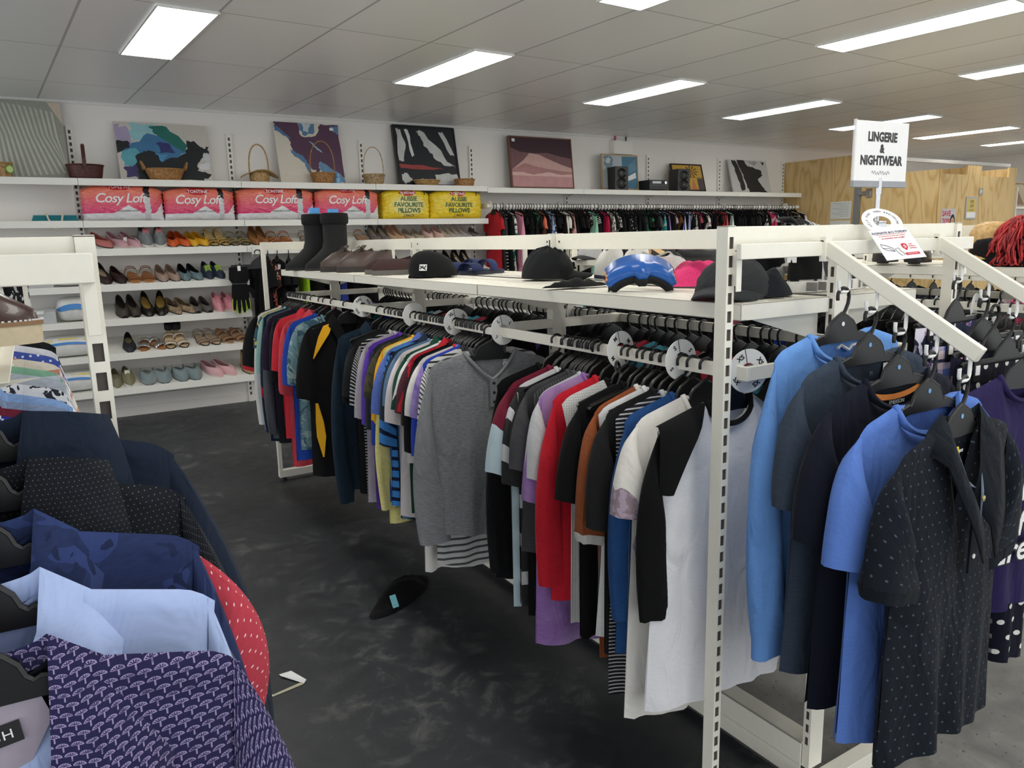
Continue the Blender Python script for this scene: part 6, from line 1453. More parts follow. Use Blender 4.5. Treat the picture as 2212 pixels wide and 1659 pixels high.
# black shoes behind the rack on the second shelf
for X, d, n1, n2, kw in ((2.86, 'black heel with a pointed back', 'the sports clothes', 'the middle post', dict(heel=.07, block=.01)), (3.42, 'black peep toe pump', 'the middle post', 'the tall pointed pair', dict(heel=.06, kind='peep')), (3.62, 'tall black pointed heel', 'the peep toe pumps', 'the clothes rail', dict(heel=.085, block=.01, back=.075))):
    pair('black_shoe', 3, X, X + .10, d + ' behind the rack', n1, n2, (4, 4), col=(24, 24, 26), L=.24, **kw)
# ------------------------------------------------------------------ things lying on the rack shelves
Z0 = 1.2515
def ugg(x, y, rz, label):
    o = empty('sheepskin_boot', (x, y, Z0), rz); tag(o, label, 'boot'); P = outline(.255, .095, 32); n = 32
    sk = plain('black_suede', (30, 30, 31), .95, bump=.2, scale=150); fl = plain('black_fleece', (20, 20, 21), 1, bump=.6, scale=240)
    MB().loft([[(a * 1.03, b * 1.02, 0) for a, b in P], [(a * 1.04, b * 1.02, .012) for a, b in P]]).build('sole', SOLEB, o, smooth=50)
    rings = [[(a, b, .011) for a, b in P], [(a * 1.0, b * .995, .03) for a, b in P]]
    for q, z in ((.25, .055), (.6, .085), (.9, .115), (1, .15), (1, .2), (1, .25)):
        rings.append([(a * (1 - q) + (.052 + .008 * (z - .1) * 5) * math.cos(2 * PI * k / n) * q, b * (1 - q) * .95 + q * (.062 - .066 * math.sin(2 * PI * k / n)), z + (0 if q == 1 else .02 * (b > 0) * q)) for k, (a, b) in enumerate(P)])
    MB().loft(rings, cap=False).build('shaft', sk, o, smooth=80)
    cf = MB(); cr = lambda r, z: [(r * math.cos(2 * PI * k / n), .062 - r * 1.08 * math.sin(2 * PI * k / n), z) for k in range(n)]
    cf.loft([cr(.062, .238), cr(.069, .245), cr(.071, .27), cr(.068, .295), cr(.055, .298), cr(.052, .28)], cap=False); cf.build('fleece_cuff', fl, o, smooth=60)
    return o
b1 = ugg(1.345, 4.02, R(-78), 'tall black sheepskin boot nearer the aisle on the rack shelf'); b2 = ugg(1.285, 4.16, R(-82), 'tall black sheepskin boot behind the first one on the rack shelf')
for b, q in ((b1, 0), (b2, .012)): 
    m = MB(); m.lathe([(.030, .20), (.034, .30), (.034, .318 + q), (.030, .318 + q)], 16, 0, T(-.006, .062, 0), 1, .8); m.build('foam_insert', plain('blue_foam', (92, 164, 228), .7), b)
BRL = plain('brown_leather', (76, 60, 54), .45, bump=.15, scale=90)
shoe('lace_up_shoe', 'dark brown leather lace-up nearer the aisle, beside the boots', 1.40, 3.60, Z0, R(-88), L=.30, W=.11, mat=BRL, kind='sneaker', toe=.055, back=.085, solet=.026, sole=(48, 42, 40), laces=(60, 46, 38), tongue=(70, 54, 48), inner=(120, 104, 90))
shoe('lace_up_shoe', 'dark brown leather lace-up behind its mate, touching the boots', 1.37, 3.76, Z0, R(-86), L=.30, W=.11, mat=BRL, kind='sneaker', toe=.055, back=.085, solet=.026, sole=(48, 42, 40), laces=(60, 46, 38), tongue=(70, 54, 48), inner=(120, 104, 90))
VEL = plain('brown_velour', (58, 36, 34), .9, bump=.2, scale=200)
shoe('velour_slipper', 'dark brown velour slipper nearer the aisle', 1.385, 3.12, Z0, R(-86), L=.30, W=.105, mat=VEL, kind='loafer', toe=.05, back=.07, solet=.02, sole=(96, 92, 88), inner=(104, 66, 62))
shoe('velour_slipper', 'dark brown velour slipper behind its mate, beside the beanie', 1.41, 3.25, Z0, R(-90), L=.30, W=.105, mat=VEL, kind='loafer', toe=.05, back=.07, solet=.02, sole=(96, 92, 88), inner=(104, 66, 62))
# beanie
m = MB(); G = []; f = folds(random.Random(5), 5, 8, 30)
for i in range(15):
    q = i / 14; G.append([(.095 * (1 - q ** 2.6) ** .5 * math.cos(2 * PI * k / 32) * (1 + .03 * f(q, k * .2)) - .01 * q, .075 * (1 - q ** 2.6) ** .5 * math.sin(2 * PI * k / 32), .004 + .100 * q * (1 - .12 * (1 - q ** 2.6) ** .5 * math.cos(2 * PI * k / 32))) for k in range(32)])
m.sheet(G, 0, None, True); bn = m.build('beanie', fb((32, 34, 34)), None, (1.335, 2.72, Z0), (0, 0, R(-20)), smooth=80); tag(bn, 'black beanie with a small white logo on the rack shelf', 'hat')
g = MB().box((-.016, -.001, -.012), (.016, 0, .012)).build('logo_patch', PAPER, bn, (-.045, -.071, .04), (R(-14), 0, R(-34))); k_ = MB(); k_.tube([(-.012, -.002, -.006), (.0, -.002, .007), (.004, -.002, -.004), (.013, -.002, .008)], .0022, 5); k_.tube([(-.012, -.002, .006), (.012, -.002, -.008)], .0022, 5); k_.build('logo_mark', INK, g)
bd = MB().tube([(-.10 + .02 * i, -.058 - .012 * math.sin(i), .006) for i in range(9)], .006, 6); bd.build('printed_band', fb((226, 226, 226), 'blobs', (20, 20, 20), 60), bn)
# navy slippers
NVV = plain('navy_velour', (30, 44, 88), .9, bump=.2, scale=160)
shoe('mule_slipper', 'navy quilted mule slipper nearer the beanie', 1.60, 2.80, Z0, R(-80), L=.24, W=.10, mat=NVV, kind='slide', inner=(36, 50, 92), sole=(28, 34, 56), solet=.014); shoe('mule_slipper', 'navy quilted mule slipper behind its mate', 1.60, 2.93, Z0, R(-84), L=.24, W=.10, mat=NVV, kind='slide', inner=(36, 50, 92), sole=(28, 34, 56), solet=.014)
def cap(x, y, rz, rgb, label, z=Z0, brim=(.075, .07), crush=.0, name='baseball_cap', brgb=None, squash=1, letters=None, visor=False):
    o = empty(name, (x, y, z), rz); tag(o, label, 'hat'); mt = fb(rgb); f = folds(random.Random(int(x * 100)), 5, 10, 40)
    G = []; n = 36
    for i in range(13):
        q = i / 12; r = (1 - q ** 2.2) ** .5; G.append([(.082 * r * math.cos(2 * PI * k / n) * (1 + crush * f(q, k * .3)), .09 * r * math.sin(2 * PI * k / n) * (1 + crush * f(k * .2, q)), .006 + .105 * squash * q * (1 + crush * 2 * f(k * .15, q * 2))) for k in range(n)])
    m = MB(); m.sheet(G[:7] if visor else G, 0, [[(p[0], p[1] + p[2]) for p in r] for r in (G[:7] if visor else G)], True); c = m.build('crown', mt, o, smooth=75)
    if not visor: MB().lathe([(.006, .109 * squash), (.006, .113 * squash), (0, .115 * squash)], 10).build('button', mt, o)
    b = MB(); Gb = []
    for j in range(7):
        q = j / 6; Gb.append([((.080 + .0 * q) * math.sin(a) * (1 - .12 * q), -(.088 * math.cos(a)) - brim[1] * q * math.cos(a) ** .6 if math.cos(a) > 0 else 0, .016 - .022 * (math.sin(a) ** 2) * .9 - .012 * q + .008) for a in [(-1.25 + 2.5 * k / 16) for k in range(17)]])
    b.sheet(Gb, 0, [[(p[0], p[1]) for p in r] for r in Gb]); bb = b.build('brim', fb(brgb or rgb), o, smooth=70); so = bb.modifiers.new('t', 'SOLIDIFY'); so.thickness = .005
    if letters: t = MB().text(letters, .034, T(0, -.089, .045) @ RX(R(72)), 0, .003); t.build('raised_lettering', fb(rgb), o)
    return o
cap(1.495, 2.16, R(72), (38, 40, 42), 'black baseball cap with raised letters beside the second post', letters='SC', crush=.04)
m = MB(); f = folds(random.Random(9), 5, 10, 40); m.sheet([[(-.11 + .22 * i / 16, -.035 * math.sin(PI * i / 16) + .07 * math.sin(PI * i / 16) * j / 6, .004 + .022 * math.sin(PI * i / 16) * math.sin(PI * j / 6) * (1 + .5 * f(i * .1, j * .4))) for i in range(17)] for j in range(7)])
tag(m.build('folded_headband', BLK, None, (1.295, 1.735, Z0), (0, 0, R(-6)), smooth=70), 'flat black headband on the rack shelf before the ski goggles', 'headband')
# ski goggles
gg = empty('ski_goggles', (1.30, 1.47, Z0 + .012), 0); gg.matrix_world = T(1.305, 1.47, Z0 + .034) @ RZ(R(-36)) @ RX(R(-60)); tag(gg, 'blue framed ski goggles with an orange mirror lens on the rack shelf', 'goggles')
def garc(dy, z0_, z1_, r, n=20): return [[(r * math.sin(-1.15 + 2.3 * i / n), -r * .75 * math.cos(-1.15 + 2.3 * i / n) + dy, z_ - .016 * (abs(i / n - .5) < .09) * (z_ < .03)) for i in range(n + 1)] for z_ in (z0_, z1_)]
for nm, r, dy, z0_, z1_, mt, th in (('frame', .088, .055, .006, .082, plain('blue_frame', (36, 96, 180), .25), .022), ('lens', .1002, .057, .020, .068, plain('orange_mirror', (226, 150, 90), .08, .85), .002), ('foam_seal', .080, .066, .004, .080, plain('black_foam', (24, 24, 25), .9), .02)):
    m = MB(); m.sheet(garc(dy, z0_, z1_, r)); g_ = m.build(nm, mt, gg, smooth=70); so = g_.modifiers.new('t', 'SOLIDIFY'); so.thickness = th; so.offset = 0
MB().tube([(.075, .03, .04), (.085, .06, .03), (.05, .085, .016), (-.03, .09, .014), (-.08, .06, .03), (-.078, .03, .04)], .014, 8, flat=.25).build('strap', plain('black_strap', (26, 26, 28), .8), gg)
for k in range(6): MB().box((.058 + .004 * k, -.0, .03 + .005 * (k % 3)), (.061 + .004 * k, .003, .036 + .005 * (k % 3))).build('strap_dash', PAPER, gg)
pk = heap('folded_pants', fb((232, 64, 124)), (1.60, 1.56, Z0), .13, .10, .075, 6, 'bright pink pants folded on the rack shelf behind the goggles', 'trousers', R(20))
MB().box((-.022, -.001, -.028), (.022, 0, .028)).build('paper_label', plain('pink_label', (244, 190, 200), .6), pk, (.075, -.06, .055), (R(-15), 0, R(24)))
cap(1.335, 1.20, R(-62), (58, 60, 62), 'dark grey cap with a curved visor beside the near post', brim=(.08, .085), crush=.05, squash=.8)
hd = heap('folded_beanie', fb((44, 48, 54)), (1.400, 1.150, Z0), .058, .05, .06, 12, 'charcoal knit hat crumpled right of the near post', 'hat', R(10), .25)
KNIT = fb((30, 30, 32)); 
def knit_mat():
    m = NT('zebra_knit'); m.b.inputs['Roughness'].default_value = .8; nz = m.n('ShaderNodeTexNoise'); nz.inputs['Scale'].default_value = 55; nz.inputs['Detail'].default_value = 1; nz.inputs['Distortion'].default_value = .5
    m.l(m.coord('Object', (1, 1, .3)), nz.inputs['Vector']); m.l(m.ramp(nz.outputs[0], [(.46, lin((34, 34, 36))), (.53, lin((196, 194, 192)))]), m.b.inputs['Base Color']); return m.mat
ZK = knit_mat()
def groove(o, L, n=9):
    m = MB()
    for k in range(n): 
        y = -L * .46 + L * .9 * k / (n - 1)
        m.box((-.062, y - .0012, .003), (.062, y + .0012, .030))
    return m
for x, y, z, rz, roll, tilt, lb in ((1.660, 1.19, Z0, R(92), 0, 0, 'black and white knit running shoe standing upright at the rack end'), (1.66, 1.30, Z0 + .035, R(96), 0, R(16), 'black and white knit running shoe leaning up behind its mate')):
    s_ = shoe('running_shoe', lb, x, y, z, rz, 0, L=.30, W=.10, mat=ZK, kind='sneaker', toe=.05, back=.078, solet=.026, sole_mat=SOLEW, laces=(26, 26, 28), tongue=(30, 30, 32), inner=(40, 40, 42), toecol=None)
    if tilt: s_.matrix_world = T(x, y, z + .03) @ RZ(rz) @ RX(R(-20))
    m = MB(); P = outline(.30, .10, 36); idx = [k for k in range(36) if math.sin(2 * PI * k / 36) < -.35]
    m.sheet([[(P[k][0] * 1.02, P[k][1] * 1.01, .03) for k in idx], [(P[k][0] * 1.005, P[k][1] * .995,   .06) for k in idx], [(P[k][0] * .80, P[k][1] * .965, .098) for k in idx]]); m.build('heel_panel', KNIT, s_, smooth=70)
    for k in range(8):
        q = MB(); y_ = -.125 + .035 * k; w_ = .053; q.box((-w_, y_ - .001, .004), (w_, y_ + .001, .024)); q.build('sole_groove', plain('groove_grey', (150, 148, 144), .7), s_)
    MB().box((-.012, .1445, .07), (.012, .147, .10)).build('heel_sticker', PAPER, s_)
for x, lb in ((1.625, 'white trainer with a navy sole stripe, heel towards the aisle'), (1.735, 'white trainer beside its mate, nearer the pink pants')):
    s_ = shoe('trainer', lb, x, 1.98, Z0, R(148), L=.26, W=.095, col=(226, 224, 220), kind='sneaker', toe=.05, back=.085, solet=.03, sole_mat=SOLEW, laces=(232, 232, 230), inner=(150, 148, 148), tongue=(220, 218, 214))
    MB().loft([[(a * 1.035, b * 1.025, z_) for a, b in outline(.26, .095, 36)] for z_ in (.004, .016)], cap=False).build('navy_stripe', smat((44, 52, 76)), s_, smooth=40)
shoe('trainer', 'grey and white striped sneaker behind the ski goggles', 1.66, 1.76, Z0, R(100), L=.25, col=(196, 194, 190), kind='sneaker', toe=.045, back=.07, solet=.024, sole=(60, 62, 66), laces=(40, 42, 46))
# brown boot on the left rack
DBR = plain('dark_brown_leather', (66, 40, 34), .3, bump=.06, scale=70, coat=.2)
bt = shoe('work_boot', 'dark brown leather boot with a cream sole, toe over the left rack shelf edge', -.135, 1.20, Z0 + .020, R(78), L=.28, W=.105, mat=DBR, kind='sneaker', toe=.044, back=.085, solet=.026, sole=(214, 198, 168), laces=(70, 50, 42), tongue=(60, 40, 34))
MB().loft([[(a * 1.045, b * 1.03, z_) for a, b in outline(.28, .105, 36)] for z_ in (.024, .030)], cap=False).build('welt', smat((150, 116, 84)), bt, smooth=40)
for k in range(36):
    pass
st = MB(); P = outline(.28, .105, 90)
for a, b in P[4:42]: st.box((a * 1.03 - .0014, b * 1.02 - .0014, .0295), (a * 1.03 + .0014, b * 1.02 + .0014, .0315))
sto = st.build('welt_stitching', PAPER, bt); sto['kind'] = 'stuff'
MB().tube([(.05, .02, .09), (.075, -.01, .03), (.078, -.03, -.06), (.07, -.02, -.12)], .0035, 6).build('loose_lace', smat((62, 44, 38)), bt)
# ---- the rear rack's shelf
cap(3.07, 3.96, R(-78), (186, 186, 186), 'light grey cap with a dark brim on the rear rack shelf', brgb=(70, 70, 72))
for y, lb in ((3.70, 'black ankle boot with a red patch on the rear rack shelf'), (3.58, 'black ankle boot nearer the nude pumps on the rear rack')):
    s_ = shoe('ankle_boot', lb, 3.09, y, Z0, R(-20), L=.22, W=.085, col=(24, 24, 25), kind='sneaker', toe=.05, back=.12, heel=.04)
    if y > 3.65: MB().box((-.045, -.02, .07), (-.0465, .03, .12)).build('red_patch', plain('crimson_patch', (170, 30, 60), .7), s_)
for y, rz, lb in ((3.50, R(-70), 'nude high heeled pump seen from behind on the rear rack'), (3.36, R(82), 'nude high heeled pump in profile on the rear rack')):
    shoe('high_heel', lb, 3.12, y, Z0, rz, L=.24, W=.08, col=(212, 176, 128), kind='flat', heel=.085, block=.008, hcol=(190, 150, 104), inner=(206, 176, 136), point=.5)
o = empty('handbag', (3.08, 3.02, Z0), R(100)); tag(o, 'soft black handbag with thin straps on the rear rack shelf', 'bag'); m = MB(); f = folds(random.Random(14), 5, 8, 40)
m.loft([[(.14 * s_ * math.cos(2 * PI * k / 28), .055 * s_ * math.sin(2 * PI * k / 28) * (1 + .2 * f(q, k * .2)), .085 * q + .01 * f(k * .1, q)) for k in range(28)] for q, s_ in ((0, .92), (.15, 1), (.6, .96), (.9, .8), (1, .3))]); m.build('body', plain('black_soft_leather', (30, 30, 32), .4, bump=.2, scale=40), o, smooth=75)
for dy in (-.02, .03): MB().tube([(.09 * math.cos(PI * k / 12), dy, .08 + .05 * math.sin(PI * k / 12)) for k in range(13)], .005, 6).build('handle', INK, o)
MB().box((-.10, -.052, .03), (.10, -.05, .034)).build('zip', plain('brass_zip', (196, 176, 110), .35, .6), o)
for y, lb in ((1.93, 'black open-toed clog sandal, left one below the paper tag'), (1.79, 'black open-toed clog sandal below the corner of the paper tag')):
    s_ = shoe('clog_sandal', lb, 3.06, y, Z0, R(-55), L=.23, W=.095, col=(40, 40, 42), kind='peep', heel=.03, toe=.06, back=.075, plat=.012, solet=.012, inner=(176, 146, 112), rough=.25)
# straw hat
SW = wicker((222, 184, 122), (190, 150, 92))
o = empty('straw_hat', (3.19, 1.57, Z0)); tag(o, 'wide brimmed straw hat with a dark beaded band on the rear rack', 'hat')
pr = [(.0, .165), (.03, .163), (.06, .15), (.075, .125), (.08, .09), (.082, .05), (.10, .045), (.125, .04), (.15, .03), (.16, .022)]; pr2 = []
for (a, b), (c_, d_) in zip(pr[:-1], pr[1:]):
    for k in range(4): q = k / 4; pr2.append((a + (c_ - a) * q + .0012 * (k % 2), b + (d_ - b) * q + .0012 * (k % 2)))
m = MB().lathe(pr2[::-1], 40, cap=False); h_ = m.build('straw', SW, o, smooth=70)
for k in range(18): MB().lathe([(0, -.007), (.007, 0), (0, .007)], 8, 0, T(.086 * math.cos(2 * PI * k / 18), .086 * math.sin(2 * PI * k / 18), .058)).build('bead', INK, o)
# red wig: strands as curls over a dome
RW = [plain('wig_red', (150, 34, 38), .5), plain('wig_bright_red', (192, 52, 52), .45)]
o = empty('curly_wig', (3.12, 1.43, Z0)); tag(o, 'bright red curly wig lying beside the straw hat', 'wig'); rng = random.Random(77); mm = [MB(), MB()]
for k in range(150):
    a = rng.uniform(0, 2 * PI); e_ = rng.uniform(.1, 1.5); r0 = .085; pts = []; dr = rng.uniform(-.5, .5)
    for j in range(9):
        q = j / 8; ee = e_ - 1.5 * q * (1 if e_ > .5 else .5); rr = r0 + .025 * q + .014 * math.sin(q * 9 + k)
        pts.append((rr * math.cos(a + dr * q) * math.cos(max(-.2, ee)), rr * math.sin(a + dr * q) * math.cos(max(-.2, ee)) * .9, max(.006, .075 + .105 * math.sin(ee) - .02 * q)))
    mm[k % 2].tube(pts, [.0075 * (1 - .6 * j / 8) for j in range(9)], 5, flat=.5)
for m, mt in zip(mm, RW): q = m.build('hair', mt, o, smooth=80); q['kind'] = 'stuff'
MB().lathe([(.0, .155), (.05, .145), (.078, .10), (.08, .03), (.07, .012)], 20).build('cap', RW[0], o)
o = empty('bum_bag', (3.07, 1.47, Z0), R(80)); tag(o, 'black fabric pouch with a white ticket, front of the rear rack shelf', 'bag'); m = MB(); f = folds(random.Random(24), 5, 8, 40)
m.loft([[(.13 * s_ * math.cos(2 * PI * k / 28) * (1 + .06 * f(k * .3, q)), .035 * s_ * math.sin(2 * PI * k / 28), .10 * q * (1 + .12 * f(k * .2, 1))) for k in range(28)] for q, s_ in ((0, .95), (.2, 1), (.7, .95), (.95, .8), (1, .5))]); m.build('body', BLK, o, smooth=75)
MB().box((-.03, -.037, .035), (.02, -.036, .075)).build('paper_ticket', PAPER, o)
# ------------------------------------------------------------------ lingerie sign on the end rail
sg = empty('sign_stand', (1.598, 1.032, 1.4045), R(-4)); tag(sg, 'white LINGERIE and NIGHTWEAR sign on a chrome pole at the rack end', 'sign'); 
MB().lathe([(.0052, .0), (.0052, .065), (.0068, .065), (.0068, .095), (.0052, .095), (.0052, .10)], 16).build('pole', CHROME, sg)
MB().box((-.014, -.016, -.03), (.014, -.009, .006)).box((-.014, .009, -.03), (.014, .016, .006)).box((-.014, -.016, .0), (.014, .016, .007)).build('clamp', CHROME, sg, bevel=.0015)
cdz = .082
MB().box((-.086, -.0025, cdz), (.086, .0025, cdz + .135)).build('card', PAPER, sg, bevel=.0006)
MB().box((-.088, -.0045, cdz - .003), (.088, .0045, cdz + .011)).build('card_holder', plain('grey_holder', (150, 152, 156), .4), sg, bevel=.001)
MB().box((-.088, -.0032, cdz + .011), (-.0845, .0032, cdz + .137)).build('clear_sleeve', clear('sleeve_plastic', (240, 240, 240), .4), sg)
g = MB(); DK = plain('sign_grey', (48, 48, 50), .6)
for s_, z_, q in (('LINGERIE', .102, .0265), ('&', .078, .024), ('NIGHTWEAR', .053, .0265)): g.text(s_, q, T(.0, -.0028, cdz + z_) @ RX(PI / 2) @ S3(.86, 1, 1), 0, .0002, bold=.0012, spacing=1.02)
g.build('lettering', DK, sg, smooth=0)
MB().tube([(-.03 + .06 * i / 40, -.0028, cdz + .028 + .0035 * math.sin(i * 1.1) + .0015 * math.sin(i * .37)) for i in range(41)], .0005, 4).build('script_line', plain('script_grey', (130, 130, 132), .6), sg)
# donation tag hanging from the pole
wd, nd, zd = Vector((.868, -.492, .078)).normalized(), Vector((.36, .51, -.78)).normalized(), Vector((.349, .704, .615)).normalized()
Mt = T(1.547, .986, 1.409) @ Matrix(((wd.x, nd.x, zd.x, 0), (wd.y, nd.y, zd.y, 0), (wd.z, nd.z, zd.z, 0), (0, 0, 0, 1))) @ S3(.74, 1, .79)
tg = empty('donation_tag'); tg.matrix_world = Mt; tag(tg, 'white hanging tag asking DONATE $12 TODAY, draped from the sign pole', 'tag')
ro, ri, n = .055, .024, 36
out_ = [(ro * math.cos(PI * k / n), ro * 1.05 * math.sin(PI * k / n)) for k in range(n + 1)] + [(-ro, -.0), (-ro, -.155), (ro, -.155), (ro, 0)]
m = MB(); 
top_o = [(ro * math.cos(-.6 + (PI + 1.2) * k / 40), ro * 1.05 * math.sin(-.6 + (PI + 1.2) * k / 40)) for k in range(41)]; top_i = [(ri * math.cos(-.6 + (PI + 1.2) * k / 40), ri * math.sin(-.6 + (PI + 1.2) * k / 40)) for k in range(41)]
m.sheet([[(a, -.0005, b) for a, b in top_i], [(a, -.0005, b) for a, b in top_o]]); 
low_i = [(ri * math.cos(-.6 - (PI - 1.2) * k / 20), ri * math.sin(-.6 - (PI - 1.2) * k / 20)) for k in range(21)]; a0, b0 = top_o[0]; a1, b1 = top_o[-1]
low_o = [(a0, b0 - .0)] + [(ro, -.155 * k / 4) for k in range(1, 5)][:0] + [(ro - (2 * ro) * k / 18, -.155) for k in range(19)] + [(a1, b1)]
m.sheet([[(a, -.0005, b) for a, b in low_i], [(a, -.0005, b) for a, b in low_o]]); 
m.add([(a0, -.0005, b0), (ro, -.0005, b0), (ro, -.0005, -.155), (-ro, -.0005, -.155), (-ro, -.0005, b1), (a1, -.0005, b1)], [(0, 1, 2), (3, 4, 5)])
cd = m.build('card', PAPER, tg, smooth=0); so = cd.modifiers.new('t', 'SOLIDIFY'); so.thickness = .0008; so.offset = 0
NV = plain('print_navy', (40, 48, 96), .6); RD = plain('print_red', (206, 44, 66), .6); U = RX(PI / 2)
g = MB(); g.text('DONATE $12 TODAY', .0105, T(0, -.0014, -.048) @ U, 0, .0001, bold=.0002)
for s_, a_ in ((('HELP FOR'), 150), (('NEW BEGINNING'), 20)):
    for i, ch in enumerate(s_):
        A = R((200 - 11 * i) if a_ == 150 else (95 - 9.5 * i)); g.text(ch, .009, T(.041 * math.cos(A), -.0014, .043 * math.sin(A)) @ U @ RZ(A - PI / 2), 0, .0001)
g.build('navy_lettering', NV, tg, smooth=0)
g = MB(); g.text('so someone in need can receive', .0058, T(0, -.0014, -.062) @ U, 0, .0001); g.text('an essentials pack tonight', .0064, T(0, -.0014, -.071) @ U, 0, .0001, bold=.0001); g.box((-.042, -.0016, -.0555), (.042, -.0012, -.0549)); g.box((.006, -.0016, -.142), (.044, -.0012, -.133))
g.prism([(.008, -.098), (.008, -.112), (.0155, -.124), (.023, -.112), (.023, -.098), (.0155, -.0955)], -.0016, -.0012); g.text('RED', .006, T(.034, -.0014, -.101) @ U, 0, .0001); g.text('SHIELD', .006, T(.036, -.0014, -.109) @ U, 0, .0001); g.text('APPEAL', .006, T(.036, -.0014, -.117) @ U, 0, .0001); g.build('red_print', RD, tg, smooth=0)
g = MB(); g.text('S', .016, T(.0155, -.0018, -.109) @ U, 0, .0001, bold=.0003); g.text('donate here', .0055, T(.025, -.0018, -.1375) @ U, 0, .0001); g.build('white_print', PAPER, tg, smooth=0)
g = MB(); 
for q in ([(-.046, -.092), (-.034, -.098), (-.018, -.112), (-.018, -.124), (-.036, -.118), (-.046, -.108), (-.046, -.092)], [(-.046, -.108), (-.030, -.110), (-.018, -.124)], [(-.014, -.114), (-.004, -.112), (-.002, -.126), (.004, -.138), (-.006, -.142), (-.012, -.130), (-.014, -.114)]): g.tube([(a, -.0014, b) for a, b in q], .0005, 4)
g.build('line_drawing', NV, tg, smooth=0)
# ------------------------------------------------------------------ notices on the plywood
o = MB().box((8.746, 6.0, 1.55), (8.749, 6.29, 1.765)).build('paper_notice', plain('notice_paper', (226, 228, 224), .6), smooth=0); tag(o, 'upper white notice sheet pinned on the plywood side wall', 'notice')
g = MB(); 
for k in range(9): g.box((8.7455, 6.03, 1.74 - .02 * k), (8.7462, 6.26 - .05 * (k % 3), 1.745 - .02 * k))
g.build('print_lines', plain('print_grey', (176, 180, 180), .6), o)
o = MB().box((8.746, 6.0, 1.33), (8.749, 6.29, 1.53)).build('paper_notice', plain('notice_paper', (226, 228, 224), .6), smooth=0); tag(o, 'lower white notice sheet pinned below the first one', 'notice')
po = MB().box((8.80, 4.893, 1.30), (9.09, 4.8995, 1.62)).build('sale_poster', plain('poster_grey', (200, 200, 204), .5), smooth=0); tag(po, 'grey SAVE 20% poster with a smiling woman on the fitting room front', 'poster')
PR = plain('poster_red', (206, 50, 84), .5); g = MB(); g.text('SAVE', .085, T(8.90, 4.8925, 1.565) @ U, 0, .0003, bold=.002, spacing=.92); g.text('20%', .10, T(8.90, 4.8925, 1.475) @ U, 0, .0003, bold=.002); g.build('lettering', PR, po, smooth=0)
g = MB(); g.prism(el(9.03, 1.46, .055, .10), 4.8915, 4.8925, mi=0); g.build('hair', INK, po, smooth=0); g = MB(); g.prism(el(9.03, 1.465, .036, .06), 4.8905, 4.8912); g.prism([(9.0, 1.30), (9.07, 1.30), (9.05, 1.42), (9.01, 1.42)], 4.8905, 4.8912); g.build('face', plain('skin', (206, 160, 134), .6), po, smooth=0)
g = MB(); g.prism(el(9.018, 1.485, .006, .004), 4.8900, 4.8903); g.prism(el(9.044, 1.485, .006, .004), 4.89, 4.8903); g.prism(el(9.031, 1.435, .014, .005), 4.89, 4.8903); g.build('features', plain('lip_brown', (120, 60, 56), .6), po, smooth=0)
fo_ = empty('framed_offer_sign', (9.41, 4.9, 1.50)); tag(fo_, 'silver framed yellow 50% OFF sign on the plywood front', 'sign')
MB().box((-.115, -.012, 0), (.115, -.001, .26)).build('frame', plain('silver_frame', (190, 190, 192), .35, .5), fo_, bevel=.002); MB().box((-.095, -.0135, .085), (.095, -.012, .235)).build('yellow_panel', plain('offer_yellow', (214, 190, 110), .6), fo_, smooth=0); MB().box((-.095, -.0135, .02), (.095, -.012, .083)).build('white_panel', PAPER, fo_, smooth=0)
g = MB(); g.text('50%', .05, T(0, -.014, .20) @ U, 0, .0003); g.text('OFF', .05, T(0, -.014, .15) @ U, 0, .0003); g.text('ticket item', .022, T(0, -.014, .108) @ U, 0, .0003); g.build('lettering', DK, fo_, smooth=0)
o = MB().box((9.56, 4.88, 1.78), (9.62, 4.9, 1.86)).box((9.575, 4.868, 1.80), (9.595, 4.882, 1.84)).build('door_latch', CHROME, smooth=0, bevel=.002); tag(o, 'small chrome latch on the fitting room front above the offer sign', 'latch')
# far right shelving sliver
o = empty('display_shelving', (11.4, 5.2, 0)); tag(o, 'white shelving beyond the fitting rooms at the right edge', 'shelving')
for z_ in (.5, 1.0, 1.52, 1.66): MB().box((-.6, -.15, z_ - .03), (.6, .15, z_)).build('shelf', WHITE2, o)
MB().box((-.62, -.15, 0), (-.6, .15, 1.9)).build('upright', WHITE2, o); MB().box((.6, -.15, 0), (.62, .15, 1.9)).build('upright', WHITE2, o)
canvas('framed_picture', 10.85, 11.25, .30, (150, 140, 120), [((110, 90, 70), [(.1, .1), (.9, .1), (.6, .7)])], 'gilt framed picture on the shelving at the right edge', frame=plain('gilt_frame', (140, 112, 70), .5), y=5.15, z=1.66, lean=.05)
